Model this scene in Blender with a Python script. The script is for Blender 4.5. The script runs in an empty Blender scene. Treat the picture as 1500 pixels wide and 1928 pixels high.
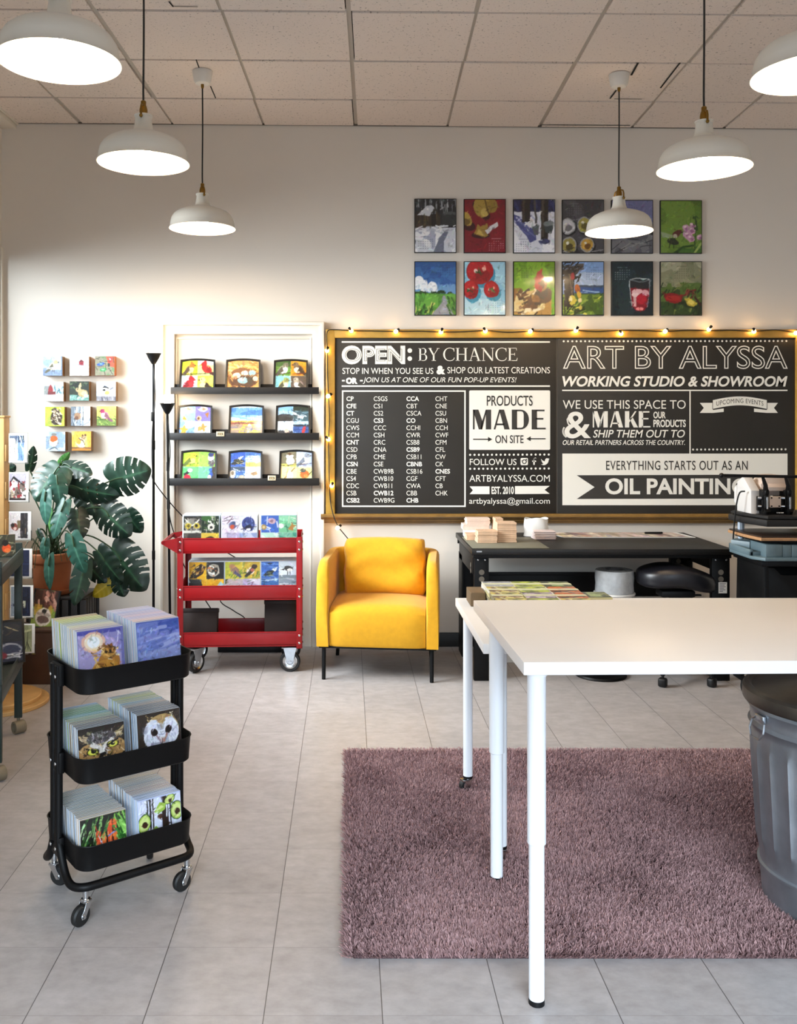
import bpy, bmesh, math, random
import numpy as np
from mathutils import Vector, Matrix

# ------------------------------------------------------------------ scene, camera, world, lights
C = bpy.context.scene.collection
SC = bpy.context.scene
PI = math.pi
FPX, CH, VX, VY, D = 1723.0, 1.529, 655.0, 792.0, 6.2     # focal length in pixels, camera height, vanishing point, back wall


def lin(c):
    if isinstance(c, str):
        c = [int(c[i:i + 2], 16) / 255 for i in (0, 2, 4)]
    return tuple((v / 12.92 if v <= 0.04045 else ((v + 0.055) / 1.055) ** 2.4) for v in c[:3])


def X(px, Y):
    return (px - VX) * Y / FPX


def Z(py, Y):
    return CH - (py - VY) * Y / FPX


def GY(py, z=0.0):
    return FPX * (CH - z) / (py - VY)


cam_d = bpy.data.cameras.new('camera')
cam = bpy.data.objects.new('camera', cam_d)
C.objects.link(cam)
cam.location = (0, 0, CH)
cam.rotation_euler = (PI / 2, 0, 0)
cam_d.sensor_fit = 'AUTO'
cam_d.sensor_width = 36
cam_d.lens = FPX / 1928 * 36
cam_d.shift_x = (750 - VX) / 1928
cam_d.shift_y = -(964 - VY) / 1928
cam_d.clip_start = 0.05
SC.camera = cam
SC.view_settings.view_transform = 'Standard'
SC.view_settings.look = 'None'
SC.view_settings.gamma = 1
SC.view_settings.use_curve_mapping = False
SC.view_settings.exposure = 0.27
SC.cycles.max_bounces = 10
SC.cycles.diffuse_bounces = 5
SC.cycles.sample_clamp_indirect = 8
SC.cycles.use_denoising = True
SC.cycles.caustics_reflective = False
SC.cycles.caustics_refractive = False

w = bpy.data.worlds.new('daylight')
SC.world = w
w.use_nodes = True
w.node_tree.nodes['Background'].inputs[0].default_value = (0.80, 0.90, 1.0, 1)
w.node_tree.nodes['Background'].inputs[1].default_value = 0.6


def area(name, loc, rot, sx, sy, power, col, spread=180):
    l = bpy.data.lights.new(name, 'AREA')
    l.shape = 'RECTANGLE'
    l.size, l.size_y = sx, sy
    l.energy = power
    l.color = col
    l.spread = math.radians(spread)
    o = bpy.data.objects.new(name, l)
    C.objects.link(o)
    o.location = loc
    o.rotation_euler = rot
    return o


# daylight through the side shop window (faces +x, tipped down) and the shop front behind the camera (faces +y)
area('window_daylight', (-2.52, 4.75, 2.08), (0, math.radians(-63), math.radians(20)), 1.3, 2.3, 88, (0.90, 0.96, 1.0), 88)
area('shopfront_daylight', (0.6, -1.75, 1.6), (math.radians(41), 0, 0), 4.6, 2.0, 285, (0.74, 0.87, 1.0), 86)

LAMP_W = 230.0        # emission strength of the pendant bulbs
WARM = (1.0, 0.75, 0.49)

# ------------------------------------------------------------------ materials
_M = {}


def mat(name, col, rough=0.5, metal=0.0, spec=0.5, coat=0.0, var=0.0, vscale=8.0, bump=0.0, bscale=200.0, alpha=1.0, emit=None, es=0.0, trans=0.0, sheen=0.0):
    if name in _M:
        return _M[name]
    m = bpy.data.materials.new(name)
    m.use_nodes = True
    nt = m.node_tree
    b = nt.nodes['Principled BSDF']
    c = lin(col)
    b.inputs['Base Color'].default_value = (*c, 1)
    b.inputs['Roughness'].default_value = rough
    b.inputs['Metallic'].default_value = metal
    b.inputs['Specular IOR Level'].default_value = spec
    b.inputs['Coat Weight'].default_value = coat
    b.inputs['Coat Roughness'].default_value = 0.08
    b.inputs['Transmission Weight'].default_value = trans
    b.inputs['Sheen Weight'].default_value = sheen
    b.inputs['Alpha'].default_value = alpha
    if emit:
        b.inputs['Emission Color'].default_value = (*emit, 1)
        b.inputs['Emission Strength'].default_value = es
    if var or bump:
        tc = nt.nodes.new('ShaderNodeTexCoord')
    if var:
        n = nt.nodes.new('ShaderNodeTexNoise')
        n.inputs['Scale'].default_value = vscale
        n.inputs['Detail'].default_value = 6
        nt.links.new(tc.outputs['Object'], n.inputs['Vector'])
        r = nt.nodes.new('ShaderNodeValToRGB')
        r.color_ramp.elements[0].position = 0.3
        r.color_ramp.elements[1].position = 0.7
        r.color_ramp.elements[0].color = (*[v * (1 - var) for v in c], 1)
        r.color_ramp.elements[1].color = (*[min(1, v * (1 + var)) for v in c], 1)
        nt.links.new(n.outputs['Fac'], r.inputs['Fac'])
        nt.links.new(r.outputs['Color'], b.inputs['Base Color'])
    if bump:
        n2 = nt.nodes.new('ShaderNodeTexNoise')
        n2.inputs['Scale'].default_value = bscale
        n2.inputs['Detail'].default_value = 3
        nt.links.new(tc.outputs['Object'], n2.inputs['Vector'])
        bp = nt.nodes.new('ShaderNodeBump')
        bp.inputs['Strength'].default_value = bump
        bp.inputs['Distance'].default_value = 0.003
        nt.links.new(n2.outputs['Fac'], bp.inputs['Height'])
        nt.links.new(bp.outputs['Normal'], b.inputs['Normal'])
    _M[name] = m
    return m


def paint_mat(name, rough, coat=0.0, bump=0.0):
    """Printed or painted picture: the colours are held by the mesh."""
    m = mat(name, 'ffffff', rough, coat=coat, bump=bump, bscale=120)
    nt = m.node_tree
    a = nt.nodes.new('ShaderNodeVertexColor')
    a.layer_name = 'Col'
    nt.links.new(a.outputs['Color'], nt.nodes['Principled BSDF'].inputs['Base Color'])
    return m


def clear_mat(name, tint=(1, 1, 1), gloss=0.12, rough=0.05):
    """Thin clear plastic or glass: mostly see-through with a mirror share that grows at grazing angles."""
    m = bpy.data.materials.new(name)
    m.use_nodes = True
    nt = m.node_tree
    nt.nodes.remove(nt.nodes['Principled BSDF'])
    out = nt.nodes['Material Output']
    t = nt.nodes.new('ShaderNodeBsdfTransparent')
    t.inputs[0].default_value = (*tint, 1)
    g = nt.nodes.new('ShaderNodeBsdfGlossy')
    g.inputs['Roughness'].default_value = rough
    lw = nt.nodes.new('ShaderNodeLayerWeight')
    lw.inputs['Blend'].default_value = gloss
    mx = nt.nodes.new('ShaderNodeMixShader')
    nt.links.new(lw.outputs['Fresnel'], mx.inputs[0])
    nt.links.new(t.outputs[0], mx.inputs[1])
    nt.links.new(g.outputs[0], mx.inputs[2])
    nt.links.new(mx.outputs[0], out.inputs[0])
    return m


GLASS = clear_mat('window_glass', (0.97, 0.99, 1.0), 0.2, 0.0)
SLEEVE = clear_mat('clear_sleeve', (0.98, 0.99, 1.0), 0.06, 0.10)
ACRYLIC = clear_mat('clear_acrylic', (0.95, 0.97, 0.98), 0.25, 0.06)
PRINT = paint_mat('glossy_print', 0.35, 0.25)
LAMINATE = paint_mat('laminated_print', 0.3, 0.55)
CANVAS = paint_mat('painted_canvas', 0.6)
CARD = paint_mat('card_print', 0.35, 0.2)

WHITE_PAINT = mat('white_wall_paint', 'ddd6cc', 0.7, var=0.015, vscale=1.5, bump=0.05, bscale=150)
TRIM_PAINT = mat('white_trim_paint', 'e6e0d4', 0.45)
BLACK_BASE = mat('black_vinyl_base', '141414', 0.5)
WHITE_ENAMEL = mat('white_enamel', 'e4e0d4', 0.35, coat=0.3)
BRASS = mat('aged_brass', '8a6a30', 0.3, 0.9)
BLACK_METAL = mat('black_powder_coat', '040405', 0.5, spec=0.22, var=0.1, vscale=30)
BLACK_PLASTIC = mat('black_plastic', '060608', 0.5, spec=0.3)
CORD_GREY = mat('grey_fabric_cord', '2c2a28', 0.8)
BLACK_CORD = mat('black_rubber_cord', '0c0c0c', 0.6)
CHROME = mat('bright_steel', 'c6c9cc', 0.2, 1.0)
ZINC = mat('zinc_plated_steel', 'b9bec4', 0.32, 1.0, var=0.08, vscale=40)
RUBBER = mat('black_rubber', '0b0b0b', 0.6)
WHITE_TABLE = mat('white_laminate', 'f0eeec', 0.38, var=0.01, vscale=4)
WHITE_STEEL = mat('white_coated_steel', 'e9edf2', 0.32, coat=0.2)
DARK_WOOD = mat('dark_brown_board', '20130f', 0.6, spec=0.3, var=0.15, vscale=14)
BROWN_WOOD = mat('brown_stained_wood', '3d2413', 0.5, var=0.25, vscale=7)
PINE = mat('pale_pine', 'c19a62', 0.5, var=0.14, vscale=9)
KRAFT = mat('kraft_wood_edge', 'cfae90', 0.6, var=0.1, vscale=60)
BIRCH = mat('birch_edge', 'a9805a', 0.55, var=0.1, vscale=40)
PAPER = mat('white_paper', 'e9e9e6', 0.6)
LEDGE = mat('charcoal_ledge_paint', '1f1e1e', 0.5, spec=0.35, var=0.06, vscale=20)
BLACK_FRAME = mat('black_frame_paint', '0b0a0a', 0.35)


# ------------------------------------------------------------------ mesh builder
class MB:
    def __init__(s):
        s.b = bmesh.new()

    def _merge(s, t, M=None):
        if M is not None:
            t.transform(M)
        me = bpy.data.meshes.new('t')
        t.to_mesh(me)
        t.free()
        s.b.from_mesh(me)
        bpy.data.meshes.remove(me)
        return s

    def box(s, x0, x1, y0, y1, z0, z1, bev=0.0, seg=2, M=None):
        t = bmesh.new()
        bmesh.ops.create_cube(t, size=1)
        t.transform(Matrix.Translation(((x0 + x1) / 2, (y0 + y1) / 2, (z0 + z1) / 2)) @ Matrix.Diagonal((x1 - x0, y1 - y0, z1 - z0, 1)))
        if bev:
            bmesh.ops.bevel(t, geom=t.edges[:], offset=bev, segments=seg, affect='EDGES', profile=0.5)
        return s._merge(t, M)

    def lathe(s, prof, seg=32, M=None, closed=False):
        t = bmesh.new()
        rings = []
        for r, z in prof:
            if r < 1e-6:
                rings.append([t.verts.new((0, 0, z))])
            else:
                rings.append([t.verts.new((r * math.cos(2 * PI * i / seg), r * math.sin(2 * PI * i / seg), z)) for i in range(seg)])
        pairs = list(zip(rings, rings[1:])) + ([(rings[-1], rings[0])] if closed else [])
        for a, b in pairs:
            for i in range(seg):
                j = (i + 1) % seg
                if len(a) == 1 and len(b) > 1:
                    t.faces.new((a[0], b[j], b[i]))
                elif len(b) == 1 and len(a) > 1:
                    t.faces.new((a[i], a[j], b[0]))
                elif len(a) > 1:
                    t.faces.new((a[i], a[j], b[j], b[i]))
        bmesh.ops.recalc_face_normals(t, faces=t.faces[:])
        return s._merge(t, M)

    def cyl(s, p0, p1, r0, r1=None, seg=20, bev=0.0):
        p0, p1 = Vector(p0), Vector(p1)
        r1 = r0 if r1 is None else r1
        d = p1 - p0
        L = d.length
        q = Vector((0, 0, 1)).rotation_difference(d.normalized()).to_matrix().to_4x4()
        if bev:
            prof = [(0, 0), (r0 - bev, 0), (r0, bev), (r1, L - bev), (r1 - bev, L), (0, L)]
        else:
            prof = [(0, 0), (r0, 0), (r1, L), (0, L)]
        return s.lathe(prof, seg, Matrix.Translation(p0) @ q)

    def ball(s, c, r, sub=3, sc=(1, 1, 1)):
        t = bmesh.new()
        bmesh.ops.create_icosphere(t, subdivisions=sub, radius=r)
        return s._merge(t, Matrix.Translation(c) @ Matrix.Diagonal((*sc, 1)))

    def tube(s, pts, r, seg=10, closed=False, rads=None):
        t = bmesh.new()
        P = [Vector(p) for p in pts]
        n = len(P)
        rings = []
        up = None
        for i in range(n):
            a = P[(i - 1) % n] if (closed or i > 0) else P[i]
            b = P[(i + 1) % n] if (closed or i < n - 1) else P[i]
            d = (b - a).normalized()
            if up is None:
                up = Vector((0, 0, 1)) if abs(d.z) < 0.9 else Vector((1, 0, 0))
            u = (up - d * up.dot(d)).normalized()
            up = u
            v = d.cross(u)
            rr = rads[i] if rads else r
            rings.append([t.verts.new(P[i] + (u * math.cos(2 * PI * k / seg) + v * math.sin(2 * PI * k / seg)) * rr) for k in range(seg)])
        for i in range(n if closed else n - 1):
            a, b = rings[i], rings[(i + 1) % n]
            for k in range(seg):
                t.faces.new((a[k], a[(k + 1) % seg], b[(k + 1) % seg], b[k]))
        if not closed:
            t.faces.new(rings[0][::-1])
            t.faces.new(rings[-1])
        bmesh.ops.recalc_face_normals(t, faces=t.faces[:])
        return s._merge(t)

    def prism(s, poly, h0, h1, plane='xy', bev=0.0, seg=2, M=None):
        """A 2D outline pushed from h0 to h1 along the axis the plane leaves out."""
        t = bmesh.new()
        f = {'xy': lambda a, b, h: (a, b, h), 'xz': lambda a, b, h: (a, h, b), 'yz': lambda a, b, h: (h, a, b)}[plane]
        lo = [t.verts.new(f(a, b, h0)) for a, b in poly]
        hi = [t.verts.new(f(a, b, h1)) for a, b in poly]
        n = len(poly)
        t.faces.new(lo)
        t.faces.new(hi)
        for i in range(n):
            t.faces.new((lo[i], lo[(i + 1) % n], hi[(i + 1) % n], hi[i]))
        bmesh.ops.recalc_face_normals(t, faces=t.faces[:])
        if bev:
            ed = [e for e in t.edges if (e.verts[0] in lo) == (e.verts[1] in lo)]
            bmesh.ops.bevel(t, geom=ed, offset=bev, segments=seg, affect='EDGES', profile=0.5)
        return s._merge(t, M)

    def quads(s, grid):
        """grid: rows of points, joined to a surface."""
        t = bmesh.new()
        V = [[t.verts.new(p) for p in row] for row in grid]
        for a, b in zip(V, V[1:]):
            for i in range(len(a) - 1):
                t.faces.new((a[i], a[i + 1], b[i + 1], b[i]))
        return s._merge(t)

    def xf(s, M):
        s.b.transform(M)
        return s

    def mesh(s, name, m, smooth=True, angle=35):
        if smooth:
            for f in s.b.faces:
                f.smooth = True
            lim = math.radians(angle)
            for e in s.b.edges:
                if len(e.link_faces) == 2 and e.calc_face_angle(0) > lim:
                    e.smooth = False
        me = bpy.data.meshes.new(name)
        s.b.to_mesh(me)
        s.b.free()
        if m:
            for k in (m if isinstance(m, (list, tuple)) else [m]):
                me.materials.append(k)
        return me


def obj(name, mb, m=None, parent=None, loc=None, rot=None, smooth=True, label=None):
    me = mb.mesh(name, m, smooth) if isinstance(mb, MB) else mb
    o = bpy.data.objects.new(name, me)
    C.objects.link(o)
    if parent:
        o.parent = parent
    if loc:
        o.location = loc
    if rot:
        o.rotation_euler = rot
    if label:
        o['label'] = label
    return o


def tag(o, label, cat, group=None):
    o['label'] = label
    o['category'] = cat
    if group:
        o['group'] = group
    return o


def thing(name, label, cat, loc=(0, 0, 0), rz=0.0, group=None):
    o = bpy.data.objects.new(name, None)
    o.empty_display_size = 0.05
    C.objects.link(o)
    o.location = loc
    o.rotation_euler = (0, 0, rz)
    return tag(o, label, cat, group)


def struct(name, mb, m, parent=None):
    o = obj(name, mb, m, parent)
    o['kind'] = 'structure'
    return o


def dup(root, loc=None, rot=None, label=None, group=None):
    r = root.copy()
    C.objects.link(r)
    if loc:
        r.location = loc
    if rot:
        r.rotation_euler = rot
    if label:
        r['label'] = label
    if group:
        r['group'] = group
    for ch in list(root.children):
        c = ch.copy()
        C.objects.link(c)
        c.parent = r
        for g in list(ch.children):
            d = g.copy()
            C.objects.link(d)
            d.parent = c
    return r


def arc(cx, cy, r, a0, a1, n=8):
    return [(cx + r * math.cos(math.radians(a0 + (a1 - a0) * i / n)), cy + r * math.sin(math.radians(a0 + (a1 - a0) * i / n))) for i in range(n + 1)]


def rrect(x0, x1, y0, y1, r, n=6):
    return arc(x1 - r, y1 - r, r, 0, 90, n) + arc(x0 + r, y1 - r, r, 90, 180, n) + arc(x0 + r, y0 + r, r, 180, 270, n) + arc(x1 - r, y0 + r, r, 270, 360, n)


def smooth_path(pts, n=8, closed=False):
    P = [Vector(p) for p in pts]
    out = []
    m = len(P)
    for i in range(m if closed else m - 1):
        g = (lambda k: P[k % m]) if closed else (lambda k: P[max(0, min(m - 1, k))])
        p0, p1, p2, p3 = g(i - 1), g(i), g(i + 1), g(i + 2)
        for k in range(n):
            t = k / n
            out.append(0.5 * ((2 * p1) + (p2 - p0) * t + (2 * p0 - 5 * p1 + 4 * p2 - p3) * t * t + (3 * p1 - p0 - 3 * p2 + p3) * t ** 3))
    if not closed:
        out.append(P[-1])
    return out

# ------------------------------------------------------------------ the room
ROOM_L, ROOM_R, ROOM_F = -2.345, 4.6, -1.5


def zc(x):
    return 3.535 - 0.0076 * (x - 0.3)          # the ceiling hangs a little lower at one side


def floor_mat():
    m = mat('vinyl_floor_tile', 'a8a09a', 0.3)
    nt = m.node_tree
    N, Lk = nt.nodes, nt.links
    b = N['Principled BSDF']
    tc = N.new('ShaderNodeTexCoord')
    sp = N.new('ShaderNodeSeparateXYZ')
    Lk.new(tc.outputs['Object'], sp.inputs[0])

    def M(op, a, v=None, v2=None):
        n = N.new('ShaderNodeMath')
        n.operation = op
        for i, x in enumerate((a, v, v2)):
            if x is None:
                continue
            if hasattr(x, 'links'):
                Lk.new(x, n.inputs[i])
            else:
                n.inputs[i].default_value = x
        return n.outputs[0]
    ux = M('DIVIDE', M('SUBTRACT', sp.outputs[0], 0.0883), 0.3048)
    uy = M('DIVIDE', M('SUBTRACT', sp.outputs[1], 2.352), 0.3048)
    dx = M('ABSOLUTE', M('SUBTRACT', M('FRACT', M('ADD', ux, 0.5)), 0.5))
    dy = M('ABSOLUTE', M('SUBTRACT', M('FRACT', M('ADD', uy, 0.5)), 0.5))
    gx = M('LESS_THAN', dx, 0.0040)
    gy = M('MULTIPLY', M('LESS_THAN', dy, 0.0034), 0.28)
    g = M('MAXIMUM', M('MULTIPLY', gx, 0.85), gy)
    cv = N.new('ShaderNodeCombineXYZ')
    Lk.new(M('FLOOR', ux), cv.inputs[0])
    Lk.new(M('FLOOR', uy), cv.inputs[1])
    wn = N.new('ShaderNodeTexWhiteNoise')
    wn.noise_dimensions = '3D'
    Lk.new(cv.outputs[0], wn.inputs['Vector'])
    # streaky marbling, a different piece of it on every tile
    off = N.new('ShaderNodeVectorMath')
    off.operation = 'ADD'
    Lk.new(tc.outputs['Object'], off.inputs[0])
    Lk.new(wn.outputs['Color'], off.inputs[1])
    mp = N.new('ShaderNodeMapping')
    mp.inputs['Scale'].default_value = (15, 22, 1)
    Lk.new(off.outputs[0], mp.inputs[0])
    n1 = N.new('ShaderNodeTexNoise')
    n1.inputs['Scale'].default_value = 1.0
    n1.inputs['Detail'].default_value = 9
    n1.inputs['Roughness'].default_value = 0.66
    n1.inputs['Distortion'].default_value = 0.0
    Lk.new(mp.outputs[0], n1.inputs['Vector'])
    r = N.new('ShaderNodeValToRGB')
    e = r.color_ramp.elements
    e[0].position, e[1].position = 0.25, 0.75
    e[0].color = (*lin('948e8b'), 1)
    e[1].color = (*lin('b0aaa8'), 1)
    Lk.new(n1.outputs['Fac'], r.inputs['Fac'])
    hs = N.new('ShaderNodeHueSaturation')
    Lk.new(r.outputs['Color'], hs.inputs['Color'])
    Lk.new(M('ADD', M('MULTIPLY', wn.outputs['Value'], 0.10), 0.95), hs.inputs['Value'])
    mx = N.new('ShaderNodeMix')
    mx.data_type = 'RGBA'
    Lk.new(g, mx.inputs[0])
    Lk.new(hs.outputs['Color'], mx.inputs[6])
    mx.inputs[7].default_value = (*lin('332d2a'), 1)
    Lk.new(mx.outputs[2], b.inputs['Base Color'])
    n3 = N.new('ShaderNodeTexNoise')
    n3.inputs['Scale'].default_value = 3
    n3.inputs['Detail'].default_value = 4
    Lk.new(tc.outputs['Object'], n3.inputs['Vector'])
    Lk.new(M('ADD', M('MULTIPLY', n3.outputs['Fac'], 0.12), 0.29), b.inputs['Roughness'])
    bp = N.new('ShaderNodeBump')
    bp.inputs['Strength'].default_value = 0.25
    bp.inputs['Distance'].default_value = 0.002
    Lk.new(M('SUBTRACT', 1.0, g), bp.inputs['Height'])
    Lk.new(bp.outputs['Normal'], b.inputs['Normal'])
    return m


struct('floor', MB().box(ROOM_L - 0.3, ROOM_R + 0.3, ROOM_F - 0.3, D + 0.3, -0.1, 0), floor_mat())
struct('wall_back', MB().box(ROOM_L - 0.3, ROOM_R + 0.3, D, D + 0.2, 0, 3.9), WHITE_PAINT)
struct('wall_right', MB().box(ROOM_R, ROOM_R + 0.2, ROOM_F - 0.2, D, 0, 3.9), WHITE_PAINT)


def wall_with_hole(name, plane, h0, h1, a0, a1, b0, b1, z0, z1):
    m = MB()
    def bx(p, q, r, s):
        if plane == 'x':
            m.box(h0, h1, p, q, r, s)
        else:
            m.box(p, q, h0, h1, r, s)
    bx(a0, b0, 0, 3.9)
    bx(b1, a1, 0, 3.9)
    bx(b0, b1, 0, z0)
    bx(b0, b1, z1, 3.9)
    return struct(name, m, WHITE_PAINT)


wall_with_hole('wall_left', 'x', ROOM_L - 0.18, ROOM_L, ROOM_F - 0.2, D, 0.2, 6.165, 0.95, 2.68)
wall_with_hole('wall_front', 'y', ROOM_F - 0.18, ROOM_F, ROOM_L - 0.18, ROOM_R + 0.2, -1.9, 3.4, 0.4, 2.7)


def shop_window(name, plane, h, b0, b1, z0, z1, n):
    fr, gl = MB(), MB()
    def bx(m, p, q, r, s, t, bev=0.004):
        if plane == 'x':
            m.box(h - t, h + t, p, q, r, s, bev)
        else:
            m.box(p, q, h - t, h + t, r, s, bev)
    for k in range(n + 1):
        c = b0 + 0.025 + (b1 - b0 - 0.05) * k / n
        bx(fr, c - 0.025, c + 0.025, z0, z1, 0.03)
    bx(fr, b0, b1, z0, z0 + 0.05, 0.03)
    bx(fr, b0, b1, z1 - 0.05, z1, 0.03)
    o = struct(name, fr, TRIM_PAINT)
    bx(gl, b0 + 0.03, b1 - 0.03, z0 + 0.03, z1 - 0.03, 0.003, 0)
    g = struct('window_pane', gl, GLASS, o)
    return o


shop_window('window_1', 'x', ROOM_L - 0.09, 0.2, 6.165, 0.95, 2.68, 3)
shop_window('window_2', 'y', ROOM_F - 0.09, -1.9, 3.4, 0.4, 2.7, 3)
struct('trim_1', MB().box(ROOM_L, ROOM_L + 0.012, 6.17, D, 0.1, 2.70, 0.003), TRIM_PAINT)


# suspended ceiling: tiles with dropped edges, white tee bars between them
def ceiling_mat():
    m = mat('mineral_fibre_tile', 'b9b0a6', 0.9)
    nt = m.node_tree
    N, Lk = nt.nodes, nt.links
    b = N['Principled BSDF']
    tc = N.new('ShaderNodeTexCoord')
    n1 = N.new('ShaderNodeTexNoise')
    n1.inputs['Scale'].default_value = 75
    n1.inputs['Detail'].default_value = 4
    n1.inputs['Roughness'].default_value = 0.7
    Lk.new(tc.outputs['Object'], n1.inputs['Vector'])
    r = N.new('ShaderNodeValToRGB')
    e = r.color_ramp.elements
    e[0].position, e[1].position = 0.33, 0.40
    e[0].color = (*lin('8d847b'), 1)
    e[1].color = (*lin('e2d6cd'), 1)
    Lk.new(n1.outputs['Fac'], r.inputs['Fac'])
    Lk.new(r.outputs['Color'], b.inputs['Base Color'])
    bp = N.new('ShaderNodeBump')
    bp.inputs['Strength'].default_value = 0.35
    bp.inputs['Distance'].default_value = 0.004
    Lk.new(n1.outputs['Fac'], bp.inputs['Height'])
    Lk.new(bp.outputs['Normal'], b.inputs['Normal'])
    return m


PITCH = 0.6225
YAW = 0.0296


def gx_line(k, y):
    return -0.5685 + PITCH * k + YAW * (y - D)


rc = random.Random(4)
tiles, bars = MB(), MB()
ys = [D] + [5.70 - 0.612 * k for k in range(13)]
for i in range(len(ys) - 1):
    y1, y0 = ys[i], ys[i + 1]
    for k in range(-4, 9):
        ga = 0.011
        if gx_line(k, y0) > ROOM_R - 0.05 or gx_line(k + 1, y0) < ROOM_L + 0.05:
            continue
        xa0, xb0 = gx_line(k, y0) + ga, gx_line(k + 1, y0) - ga
        xa1, xb1 = gx_line(k, y1) + ga, gx_line(k + 1, y1) - ga
        dz = -0.009 + rc.uniform(-0.002, 0.0015)
        sh = rc.choice((0, 0, 0, 0.006, -0.006))
        pts = [(max(xa0, ROOM_L) + sh, y0 + ga), (min(xb0, ROOM_R) + sh, y0 + ga), (min(xb1, ROOM_R) + sh, y1 - (ga if i else 0.004)), (max(xa1, ROOM_L) + sh, y1 - (ga if i else 0.004))]
        t = bmesh.new()
        lo = [t.verts.new((x, y, zc(x) + dz)) for x, y in pts]
        hi = [t.verts.new((x, y, zc(x) + 0.02)) for x, y in pts]
        t.faces.new(lo[::-1])
        for j in range(4):
            t.faces.new((lo[j], lo[(j + 1) % 4], hi[(j + 1) % 4], hi[j]))
        tiles._merge(t)
for k in range(-4, 10):
    x0, x1 = gx_line(k, ROOM_F), gx_line(k, D)
    if x1 < ROOM_L or x0 > ROOM_R:
        continue
    t = bmesh.new()
    v = [t.verts.new(p) for p in ((x0 - .012, ROOM_F, zc(x0)), (x0 + .012, ROOM_F, zc(x0)), (x1 + .012, D, zc(x1)), (x1 - .012, D, zc(x1)))]
    t.faces.new(v)
    bars._merge(t)
for y in ys[1:]:
    t = bmesh.new()
    v = [t.verts.new(p) for p in ((ROOM_L, y - .012, zc(ROOM_L) + .001), (ROOM_R, y - .012, zc(ROOM_R) + .001), (ROOM_R, y + .012, zc(ROOM_R) + .001), (ROOM_L, y + .012, zc(ROOM_L) + .001))]
    t.faces.new(v)
    bars._merge(t)
ceil_o = struct('ceiling', tiles, ceiling_mat())
struct('ceiling_grid', bars, mat('white_tee_bar', 'b4aca2', 0.55), ceil_o)
struct('ceiling_deck', MB().box(ROOM_L - 0.3, ROOM_R + 0.3, ROOM_F - 0.3, D + 0.3, 3.62, 3.75), mat('dark_void', '15130f', 0.9), ceil_o)
struct('trim_2', MB().box(ROOM_L, ROOM_L + 0.10, ROOM_F, D, 3.505, 3.60, 0.004).box(ROOM_L + 0.103, ROOM_L + 0.115, ROOM_F, D, 3.53, 3.60, 0.002), TRIM_PAINT)
# seams where tiles were cut for the lamp cups, and gaps at the wall
sm_ = MB()
for (ax_, ay_, bx_, by_, wd_) in ((369, 112, 378, 137, .007), (396, 162, 406, 185, .007), (1201, 118, 1188, 142, .012), (1160, 170, 1148, 186, .010), (1156, 186.5, 1208, 187, .006), (1016, 235.2, 1186, 236.3, .012), (1280, 118, 1243, 166, .010), (318, 3, 326, 13, .008), (326, 12, 372, 13, .005)):
    P_ = []
    for px_, py_ in ((ax_, ay_), (bx_, by_)):
        z_ = 3.523
        for _ in range(4):
            y_ = FPX * (z_ - CH) / (VY - py_)
            z_ = zc(X(px_, y_)) - 0.0118
        P_.append(Vector((X(px_, y_), y_, z_)))
    d_ = (P_[1] - P_[0]).normalized()
    s_ = Vector((-d_.y, d_.x, 0)) * wd_ / 2
    t = bmesh.new()
    t.faces.new([t.verts.new(p) for p in (P_[0] - s_, P_[1] - s_, P_[1] + s_, P_[0] + s_)])
    sm_._merge(t)
struct('ceiling_seam', sm_, mat('dark_void', '15130f', 0.9), ceil_o)
# thin wall angle under the tiles
wa = MB()
t = bmesh.new()
v = [t.verts.new(p) for p in ((ROOM_L, D - .006, zc(ROOM_L) - .014), (ROOM_R, D - .006, zc(ROOM_R) - .014), (ROOM_R, D - .006, zc(ROOM_R) + .01), (ROOM_L, D - .006, zc(ROOM_L) + .01))]
t.faces.new(v)
wa._merge(t)
struct('trim_3', wa, mat('wall_angle', '6e655c', 0.6))

# cased opening closed with a flat panel, behind the picture ledges
cx0, cx1, cxi0, cxi1 = X(307, D), X(607, D), X(330, D), X(588, D)
ct, cti = Z(610, D), Z(630, D)
cas = MB()
cas.prism([(cx0, 0), (cxi0, 0), (cxi0, cti), (cxi1, cti), (cxi1, 0), (cx1, 0), (cx1, ct), (cx0, ct)], D - 0.035, D - 0.001, 'xz', 0.006)
cas.prism([(cx0 - .012, 0), (cx0 + .012, 0), (cx0 + .012, ct - .012), (cx1 - .012, ct - .012), (cx1 - .012, 0), (cx1 + .012, 0), (cx1 + .012, ct + .012), (cx0 - .012, ct + .012)], D - 0.05, D - 0.001, 'xz', 0.004)
cas.box(cxi0 + 0.006, cxi0 + 0.016, D - 0.012, D - 0.001, 0, cti - 0.02, 0.002)
cas.box(cxi1 - 0.016, cxi1 - 0.006, D - 0.012, D - 0.001, 0, cti - 0.02, 0.002)
cas.box(cxi0 + 0.016, cxi1 - 0.016, D - 0.010, D - 0.001, cti - 0.03, cti - 0.02, 0.002)
struct('trim_4', cas, TRIM_PAINT)
struct('baseboard_back', MB().box(cx1 + .013, ROOM_R, D - 0.012, D, 0, 0.095, 0.003).box(ROOM_L, cx0 - .013, D - 0.012, D, 0, 0.095, 0.003), BLACK_BASE)
struct('baseboard_right', MB().box(ROOM_R - 0.012, ROOM_R, ROOM_F, D - .012, 0, 0.095, 0.003), BLACK_BASE)

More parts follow.
